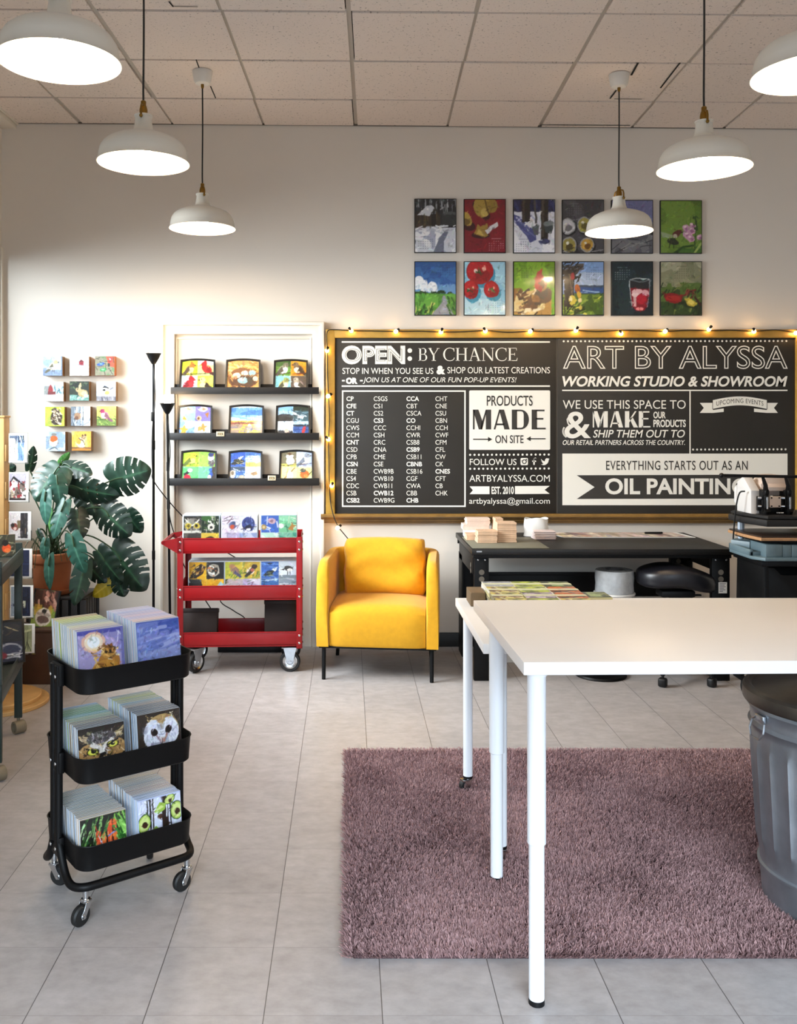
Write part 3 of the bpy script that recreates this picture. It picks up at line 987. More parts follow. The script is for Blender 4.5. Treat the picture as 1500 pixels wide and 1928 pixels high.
# --- tile sets: four square tiles each, for the trays on the ledges and the boxed sets in the red trolley
def tiles4(res_w, res_h, seed, fns, gap='cfc8bc'):
    a = Art(res_w, res_h, 'ffffff', seed, 0.008)
    for q, f in zip(Q, fns):
        a.W(*q)
        f(a)
    a.W()
    b, c = a.uw, a.vw
    a.uw, a.vw = a.u, a.v
    a.R(.494, 0, .506, 1, gap, .6).R(0, .494, 1, .506, gap, .6)
    a.uw, a.vw = b, c
    return a


def br(y=.85, c='3a2a1c'):
    return [(0, y + .03), (.5, y), (1, y - .06)], .05, c


TRAY = [
    ('cardinals and a goldfinch', tiles4(72, 64, 71, (
        lambda a: a.F('b9cc38').N('9ab428', 3, .5, .8).bird(.5, .52, .95, 1, '8a7440', '4a3a34', 'c0702c', 'e2d29a', crest=True).L(*br(.93)),
        lambda a: a.F('d6dfd8').N('c2cf7a', 3, .6, .8).bird(.56, .5, 1.0, -1, 'd41c22', '8c1418', 'd41c22', None, 'd88a3a', True, '40181a').L(*br(.86)),
        lambda a: a.F('a9d0ec').N('d2e6f4', 3, .5, .8).bird(.48, .48, 1.05, 1, 'bf1a24', '7a1420', 'cc2028', 'd83038', '7a3020', True).L(*br(.92)),
        lambda a: a.F('b4cc4a').N('e2e46a', 3, .5, .8).bird(.5, .52, 1.1, -1, 'e2cc58', '2a1c16', 'e8d890', 'f0e69a', '5a3a20')))),
    ('nest of eggs and shells', tiles4(72, 64, 72, ()).F('d29a52').N('eeb468', 4, .5, .9, 0, .4).S(30, 0, 0, 1, .35, ('f4cc8c', 'b87a38', 'e8a850'), .3, .04, 20, 30).E(.5, .6, .46, .36, '7a4a24').E(.5, .66, .4, .27, '4c2e1c').S(40, .02, .3, .98, .95, ('c08a4a', '6a3c1c', 'e0b070', '3a2014'), .2, .03, 20, 60)
     .E(.3, .5, .12, .09, 'ead9c0').E(.28, .56, .06, .05, 'b07a50').E(.55, .42, .11, .08, 'f2e4cc').E(.78, .42, .11, .09, '9cc4cc').E(.5, .66, .16, .1, '8fb9c0').E(.46, .62, .07, .04, 'cfe4e4').E(.72, .66, .09, .1, '3a3228').E(.88, .6, .08, .08, 'e2cfae').R(.494, 0, .506, 1, '8c5a2c', .7).R(0, .494, 1, .506, 'a06a34', .5)),
    ('four small sparrows', tiles4(72, 64, 73, (
        lambda a: a.F('5c8a30').N('2f5220', 3, .5, .8).bird(.5, .5, 1.05, 1, '8c8c78', '4c4a3e', '6e6a58', 'e4e4dc').L(*br(.86)),
        lambda a: a.F('e08a1c').N('f0a030', 3, .5, .8).bird(.5, .48, 1.05, -1, '6a5038', '3a2a1c', '7a6448', 'e8dcc0').L(*br(.86, '6a3018')),
        lambda a: a.F('7fc0cc').N('a8dada', 3, .5, .8).bird(.55, .5, 1.0, 1, 'c2b870', '4a4a34', '8a8a4c', 'ece8c0').L(*br(.88)),
        lambda a: a.F('5a4c40').N('70604e', 3, .5, .8).bird(.5, .48, 1.0, -1, '9a8c7a', '4c4034', 'b0a490', 'e8e2d8').E(.4, .9, .2, .06, '8a4a38')))),
    ('seashells and starfish', tiles4(72, 64, 74, (
        lambda a: a.F('8fc4d8').E(.6, .25, .28, .2, 'e8d8cc', 20).S(8, .4, .1, .8, .4, ('b06a50', 'f6ece2'), .2, .04, 60, 30).P([(.2, .9), (.3, .6), (.5, .9)], 'd08a3a'),
        lambda a: a.F('7c74b8').E(.5, .2, .26, .16, 'eadccc', -10).E(.52, .2, .12, .07, 'b08870').P([(.6, .5), (.85, .35), (.8, .8)], '9a6a3a').E(.25, .8, .16, .16, 'd8b48c').E(.22, .8, .07, .1, '6a4830'),
        lambda a: a.F('7fa0d4').E(.7, .2, .3, .26, 'f4dcb4').E(.75, .2, .16, .14, 'fff8e8').P([(.1, .9), (.2, .6), (.02, .45), (.25, .42), (.35, .2), (.42, .45), (.62, .5), (.45, .65), (.5, .95), (.28, .76)], 'd89a3e'),
        lambda a: a.F('a9c8d8').N('dfeaf0', 3, .5, .9).P([(.2, .4), (.4, .3), (.5, .05), (.58, .3), (.8, .3), (.6, .45), (.66, .7), (.45, .55), (.25, .65)], 'b8924a').L([(.1, .9), (.4, .7), (.9, .85)], .06, 'f2f4f4').L([(.5, .95), (.8, .6)], .05, '7c94a8')))),
    ('beach sunset', tiles4(72, 64, 75, ()).F('3f78bc').N('6a9cd0', 4, .5, .9, 0, .3).R(0, .0, 1, .05, 'cfdbe8').R(0, .3, 1, .5, '7fb4cc').S(20, 0, .3, 1, .5, ('d9e4e0', '5c98c0', '9ac4cc'), .5, .02, 2, 3).R(0, .5, 1, .6, '8a4a3c').R(0, .48, 1, .53, 'e0a850').S(10, 0, .54, 1, .62, ('5a3034', 'b86a44'), .5, .02, 0, 3).R(0, .6, 1, 1, '9a8474').P([(.4, .6), (.7, .6), (.95, 1), (.2, 1)], 'e8b04a').E(.6, .78, .09, .2, 'fff4cc').S(26, 0, .6, 1, 1, ('5c6a8c', 'c89454', '7a6a70', 'f0c468'), .3, .025, 0, 5).R(.494, 0, .506, 1, '50607c', .5)),
    ('harbour scenes', tiles4(72, 64, 76, (
        lambda a: a.F('9cc4e8').R(0, .0, 1, .3, '7fb0e0').P([(0, .62), (.3, .5), (.8, .52), (1, .66), (1, 1), (0, 1)], '20242a').L([(.7, .5), (.7, .28)], .04, '2a2a30').S(8, 0, .6, 1, .98, ('3a4048', '101216'), .3, .05, 0, 20),
        lambda a: a.F('33505c').R(0, 0, 1, .3, '1c2c24').S(14, 0, .3, 1, 1, ('cfd8dc', '6a8c9c', '1c3038', '8fa8b4'), .4, .06, 10, 15).P([(.2, .7), (.7, .65), (.6, .85)], 'e8ecee'),
        lambda a: a.F('cfe0ee').R(0, .6, 1, 1, '1e2630').P([(.1, .1), (.3, .05), (.7, .7), (.5, .75)], 'f4f4f4').E(.6, .62, .14, .14, 'c8a898').S(8, 0, .8, 1, 1, ('0c1016', '3c4854'), .3, .05, 5, 15),
        lambda a: a.F('2f4f8c').R(0, 0, 1, .25, 'a8c8e4').R(0, .2, 1, .35, '1c2838').S(14, 0, .4, 1, 1, ('4a74b4', '1a3060', '6a8cc0'), .35, .05, 5, 8).E(.66, .62, .1, .3, 'b0343a', 10)))),
    ('warblers on lime green', tiles4(72, 64, 77, (
        lambda a: a.F('a9d23c').N('8cba2c', 3, .5, .7).bird(.5, .5, 1.0, 1, 'e0c83c', '5c6a2c', 'e8d43c', 'f0e470').L(*br(.82, '4a5a28')),
        lambda a: a.F('86bc44').N('9ccc58', 3, .5, .8).E(.75, .72, .2, .3, '55585a').S(14, .58, .5, .95, .98, ('e0e2e0', '2a2c30'), .1, .03, 40, 40).E(.7, .42, .17, .2, 'f2f0ea').E(.72, .2, .16, .16, '2c3c74').P([(.84, .16), (.98, .24), (.84, .26)], 'c06a3c'),
        lambda a: a.F('4fae64').N('6cc47c', 3, .5, .8).P([(.1, .5), (.5, .2), (.6, .3), (.2, .62)], '22242a').E(.5, .24, .14, .12, 'f2f2f0').E(.35, .7, .2, .18, 'c8203c').E(.5, .84, .14, .12, 'd8304a').E(.24, .86, .14, .12, 'b01830'),
        lambda a: a.F('6cc490').N('8ad4b0', 3, .5, .8).R(.78, 0, 1, 1, '38302a').P([(.78, .1), (.66, .2), (.62, .6), (.72, .85), (.86, .5)], '2a4fa0').E(.66, .7, .1, .16, 'f0f2f6').E(.7, .2, .1, .1, '3460b8')))),
    ('shorebirds in the surf', tiles4(72, 64, 78, (
        lambda a: a.F('2a58b4').S(14, 0, 0, 1, 1, ('1c3f8c', '5c8cd4', '17306a'), .5, .05, 8, 12).P([(.1, .85), (.3, .5), (.7, .45), (.95, .65), (.6, .85)], '1c2420').P([(.5, .45), (.9, .25), (.7, .5)], 'e8ecf0').S(6, .15, .55, .85, .8, ('6a6a50', 'a8a080'), .2, .03, 10, 20),
        lambda a: a.F('8fb0d4').R(0, 0, 1, .35, '3f6cb0').S(14, 0, .2, 1, .6, ('e4ecf2', '6a94c4', 'f4f6f8'), .4, .06, 5, 10).R(0, .68, 1, 1, 'c8a85c').E(.7, .55, .24, .18, 'f2f2ee'),
        lambda a: a.F('35609c').R(0, 0, 1, .3, '2a3f58').S(16, 0, .2, 1, 1, ('c4d2e0', '1c3c6c', '7c9cc0'), .35, .05, 8, 14).E(.2, .5, .2, .26, 'c8bcac').E(.2, .42, .1, .12, '6a5c4c').E(.8, .75, .26, .2, 'a89c8c'),
        lambda a: a.F('cdd4e0').N('e8ecf0', 3, .5, .8).E(.5, .5, .34, .2, 'ddd2be', -8).P([(.3, .42), (.7, .3), (.8, .5), (.5, .6)], '9a7c58').E(.24, .4, .12, .1, 'e8e0d0').L([(.14, .42), (0, .56)], .03, '2a2420').L([(.1, .9), (.9, .84)], .06, '8ca0b8')))),
    ('sparrows and a bluebird', tiles4(72, 64, 79, (
        lambda a: a.F('6f6a54').N('8c8468', 3, .5, .8).R(0, .8, 1, 1, 'b8b85c').E(.62, .62, .26, .26, 'ece6dc').E(.56, .3, .24, .18, 'f2ece0').P([(.34, .2), (.56, .08), (.8, .22), (.6, .24)], '5a3c24').L(*br(.9)),
        lambda a: a.F('a9b8ea').N('c4d0f4', 3, .5, .8).bird(.5, .48, 1.05, 1, 'd8d8dc', '6a7484', '8a94a4', 'f4f4f4').L(*br(.82)),
        lambda a: a.F('f0d86c').N('fae8a0', 3, .5, .9).L([(.1, .95), (.9, .1)], .06, '6a4a24').L([(.3, .9), (.5, .1)], .03, '8a6430').E(.6, .62, .2, .3, 'fff8dc'),
        lambda a: a.F('ccd88c').N('e4e8b0', 3, .5, .8).E(.5, .5, .3, .26, 'e0622c').E(.42, .24, .18, .14, '4a4c44').L([(.1, .95), (.6, .7), (1, .3)], .05, '3a2418').E(.6, .6, .14, .12, 'f08a44')))),
]

CART_RED = [
    ('horned owl and a pine cone', tiles4(64, 64, 81, (
        lambda a: a.F('2a2620').E(.5, .55, .46, .4, '8a8478').S(30, 0, 0, 1, 1, ('14120e', 'b8b0a0', '4a443a'), .2, .05, 60, 50).P([(.02, .1), (.5, .55), (.98, .1), (.8, .4), (.5, .62), (.2, .4)], 'e8e2d4').E(.27, .58, .17, .16, 'c9b23c').E(.75, .58, .17, .16, 'c9b23c').E(.29, .58, .08, .09, '0c0a08').E(.73, .58, .08, .09, '0c0a08').P([(.44, .6), (.56, .6), (.5, .85)], '1a1612').R(0, .86, 1, 1, 'd8d4c8'),
        lambda a: a.F('1c2a18').N('3c6a2c', 3, .55, .8).S(40, .2, .15, .95, .95, ('e4e0d0', '1a1814', 'a09a84', '50683c'), .2, .05, 50, 50).E(.55, .65, .2, .2, 'ded8c8').E(.55, .68, .09, .08, '1a1612'),
        lambda a: a.F('37322c').N('5a5248', 5, .5, .8), lambda a: a.F('d2b23c').E(.5, .7, .44, .5, '2c1e14').S(20, .1, .3, .9, 1, ('d8c8a0', '6a4c2c'), .2, .06, 20, 40)))),
    ('robin and a blue finch', tiles4(64, 64, 82, (
        lambda a: a.F('cfc2d4').N('e4dae4', 3, .5, .8).S(8, 0, 0, 1, 1, ('4a3440', '6a4c58'), .6, .03, -35, 30).E(.6, .6, .2, .2, '5c6a8c').E(.6, .66, .14, .13, 'c8502c').E(.66, .44, .12, .11, '4a5878'),
        lambda a: a.F('dcdce8').N('eee8ee', 3, .5, .8).E(.5, .5, .36, .42, '3a4480').S(20, .2, .15, .8, .9, ('2a3064', '6a78b0', '1c2048'), .16, .06, 70, 40).E(.5, .72, .2, .16, '14162c').E(.5, .8, .12, .08, 'dfe2ee').L([(.1, .8), (.95, .65)], .05, '3a3038'),
        lambda a: a.F('d8d0dc').N('a9a0c0', 4, .55, .8), lambda a: a.F('c4cce0').N('8090bc', 4, .55, .8)))),
    ('seashells on blue and green', tiles4(64, 64, 83, (
        lambda a: a.F('3f62b4').S(6, 0, 0, 1, 1, ('e8e8f0', 'c4ccdf'), .5, .07, 50, 50).E(.6, .32, .22, .18, 'c8a4b0').E(.6, .32, .1, .08, '8a6478').E(.15, .68, .16, .16, 'a8884c').E(.15, .68, .08, .08, 'd8c088'),
        lambda a: a.F('74bc8c').N('9ad4ac', 3, .5, .8).S(8, 0, 0, 1, 1, ('e8ecd8', '3c7458', 'c8d8b4'), .5, .05, 45, 60).P([(.5, .8), (.7, .55), (.72, .35), (.82, .55), (1, .6), (.84, .7), (.8, .9)], 'b07c3c').E(.12, .6, .14, .14, 'f0f0e8'),
        lambda a: a.F('b8dcc8').N('e4f0e4', 4, .5, .8), lambda a: a.F('3f8c74').N('88c0a4', 4, .5, .8)))),
    ('pine cones on orange', tiles4(64, 64, 84, (
        lambda a: a.F('e0aa1c').P([(.05, .95), (.3, .4), (.7, .1), (.95, .3), (.8, .7), (.4, .98)], '2c1a10').S(30, .15, .2, .9, .9, ('a8762c', 'd8b878', '180e08', '6a4420'), .16, .06, -50, 30),
        lambda a: a.F('16120f').S(8, 0, 0, 1, .4, ('4a4640', '2c2824'), .3, .05, 40, 50).E(.4, .5, .34, .36, 'b8b0a0').E(.4, .5, .26, .28, '2a2018').S(20, .15, .22, .65, .8, ('e8e4dc', 'a09888', 'c87c4c'), .1, .08, 30, 60).E(.4, .5, .08, .08, '0c0a08'),
        lambda a: a.F('2a2622').S(26, 0, 0, 1, 1, ('8c9090', '121010', 'b4b8b8'), .16, .06, 30, 50).P([(.7, 0), (1, 0), (1, 1), (.9, 1)], 'dca21c'),
        lambda a: a.F('e0a41c').P([(.1, .9), (.8, .15), (.98, .3), (.9, .7)], '9cc4cc').P([(.2, .9), (.82, .3), (.9, .6)], 'd4e8e8').S(4, .3, .4, .9, .9, ('4c7078',), .2, .03, -40, 10)))),
    ('two finches in grass', tiles4(64, 64, 85, (
        lambda a: a.F('d0b83c').N('a4a834', 3, .5, .8).S(16, 0, .5, 1, 1, ('5c7c2c', '8ca43c'), .3, .05, -60, 30).E(.56, .5, .32, .2, '8a6a58', 40).E(.4, .28, .18, .14, 'b07c58').P([(.6, .5), (.98, .9), (.85, .95), (.5, .65)], '4a4664'),
        lambda a: a.F('c8a83c').N('8c9434', 3, .5, .8).S(16, 0, .5, 1, 1, ('4c6c28', '7c9a38'), .3, .05, -60, 30).E(.45, .55, .26, .2, 'ead8c8', -40).E(.66, .3, .17, .14, '3c2a22').P([(.5, .35), (.1, .85), (.25, .9), (.65, .55)], '2c2420').E(.55, .5, .12, .1, 'b0604c'),
        lambda a: a.F('8a8a6c').N('c8b4c0', 5, .5, .8).N('33401c', 5, .6, .9), lambda a: a.F('b4a4c4').N('e0d8e4', 4, .5, .8).E(.7, .7, .2, .2, '4c4480').S(10, 0, .1, 1, .9, ('4a6a2c', '7c5c74'), .2, .05, -50, 50)))),
    ('birds over blue water', tiles4(64, 64, 86, (
        lambda a: a.F('3c64b4').S(10, 0, 0, 1, 1, ('2a4c94', '6c94d8'), .5, .05, 6, 8).E(.5, .12, .14, .05, '1c2a44').P([(.1, .85), (.35, .55), (.8, .5), (.6, .8)], '202820').P([(.6, .45), (.95, .3), (.8, .6)], 'e8ecf0').S(6, .15, .6, .7, .85, ('8c8c6c', '4c5a4c'), .2, .04, 15, 20),
        lambda a: a.F('cfd8e0').N('e8eef2', 3, .5, .8).E(.55, .42, .26, .16, '3c3834', 12).P([(.3, .4), (.05, .5), (.3, .5)], '1a1816').E(.62, .5, .16, .1, 'e8e4dc').L([(.5, .55), (.48, .8)], .04, '1c1a18').L([(.62, .55), (.64, .8)], .04, '1c1a18').R(0, .8, 1, 1, '7c8890'),
        lambda a: a.F('3f6cac').S(12, 0, 0, 1, 1, ('88acd4', '2a4c84', 'c4d4e4'), .5, .06, 4, 8), lambda a: a.F('8c98a4').S(14, 0, 0, 1, 1, ('c4ccd4', '4a545c', 'e4e8ec'), .5, .06, 4, 8)))),
]


# --- front cards of the black trolley
def big(desc, bg, fn, seed, w_=96):
    a = Art(w_, w_, bg, seed, 0.008)
    fn(a)
    return desc, a


def owl_horned(a):
    a.F('241d18').W(0, 0, 1, .66)
    a.N('2c241c', 3, .5, .8)
    a.P([(.0, .16), (.18, .24), (.34, .36), (.25, .5), (.1, .45)], 'b09874').P([(1, .06), (.86, .2), (.68, .32), (.8, .45), (.95, .36)], 'a89068')
    a.S(14, .02, .15, .3, .45, ('5c4a34', 'd8c4a0', '2a2018'), .14, .02, 35, 20).S(14, .7, .08, .98, .42, ('5c4a34', 'd8c4a0', '2a2018'), .14, .02, -40, 20)
    a.E(.5, .38, .32, .24, '4c4644').S(90, .2, .16, .8, .52, ('241f1e', '8a8280', '5c5654', 'b0a8a4', '38322f'), .07, .022, 80, 40)
    a.E(.22, .78, .24, .28, 'a8804c').E(.8, .74, .22, .28, 'a07848').S(50, .0, .5, 1, 1, ('c8a068', '5c4428', 'd8bc8c', '34261a'), .12, .02, 80, 50)
    a.P([(.3, .44), (.5, .62), (.72, .4), (.78, .5), (.62, .66), (.52, .86), (.46, .86), (.36, .68), (.22, .56)], 'd9cfc4').S(20, .3, .48, .7, .84, ('f2ece2', 'a89c90'), .1, .02, 70, 40)
    for x, y in ((.30, .76), (.73, .62)):
        a.E(x, y, .135, .11, '120e0a').E(x, y, .112, .092, 'c9c23a').E(x, y, .095, .08, 'e2de5a').E(x + .01, y - .01, .052, .05, '0c0a08').E(x + .03, y - .03, .014, .014, 'ffffff')
    a.P([(.14, .60), (.40, .72), (.42, .78), (.16, .66)], '1c1612').P([(.86, .46), (.62, .60), (.60, .66), (.86, .52)], '1c1612').P([(.44, .84), (.56, .82), (.5, 1)], '14110f')


def owl_barn(a):
    a.F('2a2019').W(0, 0, 1, .84)
    a.N('33281f', 3, .5, .8)
    a.S(20, .6, .0, 1, .5, ('4c3c30', '5c4c40'), .3, .02, -60, 10)
    a.E(.56, .45, .40, .40, 'b4935c').S(40, .2, .05, .9, .3, ('8a6a3c', 'd8bc84', '5c4830', 'e8dcc0'), .06, .025, 40, 60)
    a.E(.38, .52, .25, .36, 'dcdbe4').E(.72, .50, .23, .35, 'e0dfe8').E(.55, .62, .2, .3, 'e8e7ee').P([(.44, .16), (.56, .36), (.66, .15)], 'b89a64').P([(.50, .30), (.56, .42), (.61, .30)], 'c8b48c')
    a.S(36, .2, .3, .9, .9, ('f6f6fa', 'c4c4d4', 'b8b8cc'), .1, .02, 80, 30).N('7c7c8c', 6, .72, .5, .3, 1)
    a.E(.38, .47, .075, .10, '2c1a12', -25).E(.72, .45, .075, .10, '2c1a12', 25).E(.38, .47, .045, .07, '0a0605', -25).E(.72, .45, .045, .07, '0a0605', 25)
    a.L([(.43, .57), (.52, .72)], .04, 'a89098').L([(.68, .55), (.60, .72)], .05, 'b0806c').P([(.51, .62), (.60, .62), (.56, .86)], 'd8c8c0').L([(.56, .66), (.555, .84)], .02, '5c3c34').S(10, .44, .74, .68, .95, ('3a3a48', '8c8c9c'), .06, .02, 60, 60)


NEAR = [
    big('owl in warm light on violet', '8f8ac0', lambda a: a.N('b4a4cc', 3, .5, .8).R(0, 0, 1, .07, '4f50a4').R(.94, 0, 1, 1, '7070b0').E(.34, .22, .26, .2, 'e8b8a0').E(.34, .22, .2, .16, 'fbe4c4').E(.34, .22, .14, .11, 'ffffff').E(.66, .62, .24, .2, 'b0742c').E(.66, .44, .16, .13, 'c08a3c').P([(.55, .36), (.55, .26), (.64, .33), (.74, .27), (.77, .38)], '8a5424').E(.58, .78, .32, .2, 'c88a34').S(60, .3, .35, .9, .95, ('f0c878', '7a4818', 'e0a850', '4a2c10', 'fbe8b8'), .09, .025, 20, 50).E(.6, .44, .03, .03, '2a1808').E(.7, .43, .03, .03, '2a1808').L([(.9, .06), (.8, .5)], .02, 'f0ecf6', .8), 91),
    big('blue and lavender dusk sky', '6f7fc4', lambda a: a.N('8a94d0', 3, .5, .8).R(.5, .0, 1, .3, '4f62b4', .8).P([(.5, .05), (.98, 0), (.98, .2), (.55, .28)], '3f55a8').S(26, 0, .1, 1, .9, ('93a0d8', '5f70ba', 'aab2e0', '7a86c8'), .5, .07, -10, 8, .8).R(0, .55, 1, 1, '9aa4d8', .6).S(24, .5, .86, 1, 1, ('1c2238', '2c3450'), .06, .03, 85, 15), 92),
    big('horned owl with yellow eyes', '241d18', owl_horned, 93, 110),
    big('white barn owl', '2a2019', owl_barn, 94, 110),
    big('bunched carrots', '1c1c14', lambda a: (a.S(34, -.02, .0, .36, 1, ('2f5c22', '6a9c48', '1c3c18', '8cb468', 'a8c890'), .5, .022, -75, 14), a.P([(.33, .35), (.44, .3), (.44, .98), (.36, .98)], 'd8502c'), a.P([(.46, .42), (.54, .36), (.56, .9), (.46, .98)], 'e0622c'), a.P([(.58, .2), (.69, .12), (.68, .98), (.6, .98)], 'cf4a24'), a.P([(.71, .16), (.79, .12), (.80, .92), (.72, .96)], 'e06a30'), a.S(20, .33, .2, .8, .95, ('f08c4c', 'a83418', 'e88858'), .14, .02, 86, 12), a.L([(.38, .4), (.56, .88)], .012, 'd8d0e0'), a.L([(.6, .5), (.78, .4)], .03, '7c8cc0'), a.S(14, .38, .05, .6, .4, ('3f7030', '8cb464'), .3, .02, -70, 14), a.S(26, .80, .0, 1.04, 1, ('3a7a2c', '7cb84c', '24501c', '96cc64'), .45, .04, 70, 14)), 95),
    big('avocados on stripes', 'd4d6e4', lambda a: (a.R(.2, 0, .23, 1, '1c1412'), a.R(.26, 0, .3, 1, '1c1412'), a.R(.33, 0, .36, 1, '2c201c'), a.R(.55, 0, .7, 1, '2a1c16'), a.R(.74, 0, .77, 1, '1c1412'), a.S(10, 0, 0, 1, 1, ('b8bcd4', 'e8e8f0'), .4, .03, 90, 4),
                                                      [(a.E(x, y, r * .72, r, '2a4418', t), a.E(x, y, r * .64, r * .9, 'b4cc5c', t), a.E(x, y, r * .5, r * .74, 'd0dc84', t), a.E(x + .01, y + .03, r * .3, r * .34, '3a2214')) for x, y, r, t in ((.13, .5, .21, 15), (.9, .38, .21, -5), (.74, .1, .14, 60), (.32, .94, .17, 70))],
                                                      a.P([(.36, .3), (.5, .12), (.66, .18), (.62, .3), (.46, .36)], '9cbc48'), a.P([(.4, .3), (.52, .18), (.6, .24)], 'd0dc84'), a.P([(.3, .7), (.4, .6), (.58, .78), (.5, .84)], '86a83c'), a.E(.5, .42, .06, .06, '4a2c1c'), a.P([(.74, .75), (.84, .68), (.92, .9)], '7ca43c')), 96),
]

# --- cards in the wooden rack and other small pictures
RACK = [
    ('grey waterfall', Art(52, 60, 'b8b6b2', 101).N('cfcdc8', 4, .5, .8).R(.42, .04, .95, .34, '1c2026').N('3a4a64', 4, .5, .8, .04, .34).R(.55, .3, .95, .96, '6a86a8').S(20, .5, .1, .95, .95, ('a8bccf', '48648a', 'd0dce6'), .3, .04, 80, 15).S(10, .05, .3, .5, .9, ('d8d6d0', '9c9a96'), .3, .04, 85, 20)),
    ('house with garlands', Art(52, 60, 'a9a4b4', 102).R(0, .38, 1, .92, '6a6058').P([(.0, .32), (.28, .1), (.95, .46), (.95, .52), (.25, .2), (0, .4)], '1c1a1c').P([(.05, .38), (.26, .2), (.5, .36), (.5, .45), (.05, .45)], 'c8c0ba').R(.12, .5, .36, .9, 'b8a890').S(4, .14, .55, .34, .85, ('4a4038',), .2, .02, 0, 3).N('e4e2e4', 7, .6, 1, .35, .98).N('8a2c34', 7, .72, 1, .3, .9).S(16, .4, .3, .95, .95, ('2a2624', 'd8d4d4', '6a3a34'), .1, .05, 50, 60).R(0, .92, 1, 1, '2c2626')),
    ('butterfly and dark slate', Art(52, 60, 'c9c2c2', 103).R(.58, .0, .96, .98, '2c2a2c').S(10, .6, .05, .95, .95, ('4a484a', '1c1a1c', '6a5c4c'), .25, .04, 85, 10).E(.28, .55, .2, .14, '7a3c34', 20).E(.18, .48, .1, .08, '2c2422').E(.3, .62, .08, .06, 'd8b8a8').R(.42, .3, .58, .6, '6a5c44').R(.46, .9, .9, .96, '2c2a2a')),
    ('gull on navy', Art(52, 60, '1c2440', 104).S(8, 0, .3, 1, 1, ('2a3458', '141a30'), .8, .03, 0, 3).E(.36, .12, .12, .08, 'd0d2d8').P([(.1, .2), (.4, .12), (.5, .2), (.2, .3)], 'b8bcc4').P([(.46, .1), (.62, .22), (.46, .16)], 'a08858')),
    ('moonlit navy street', Art(52, 60, '1a2138', 105).R(0, 0, .4, 1, '8c98a4').R(.4, .35, .95, .9, '10162a').R(.62, .48, .74, .72, 'b8b8a0').S(8, .4, .1, .95, .95, ('2a3458', '0c1020'), .3, .03, 85, 8).E(.2, .62, .1, .04, '2c343c')),
    ('olive leaf twig', Art(40, 60, '8f9674', 106).N('a8ae8c', 3, .5, .8).L([(.1, .25), (.9, .18)], .07, 'c4c89c').L([(.5, .3), (.45, .6), (.55, .9)], .07, '2c3424').L([(.45, .6), (.2, .9)], .06, '2c3424').L([(.5, .7), (.85, .95)], .06, '39422e')),
]
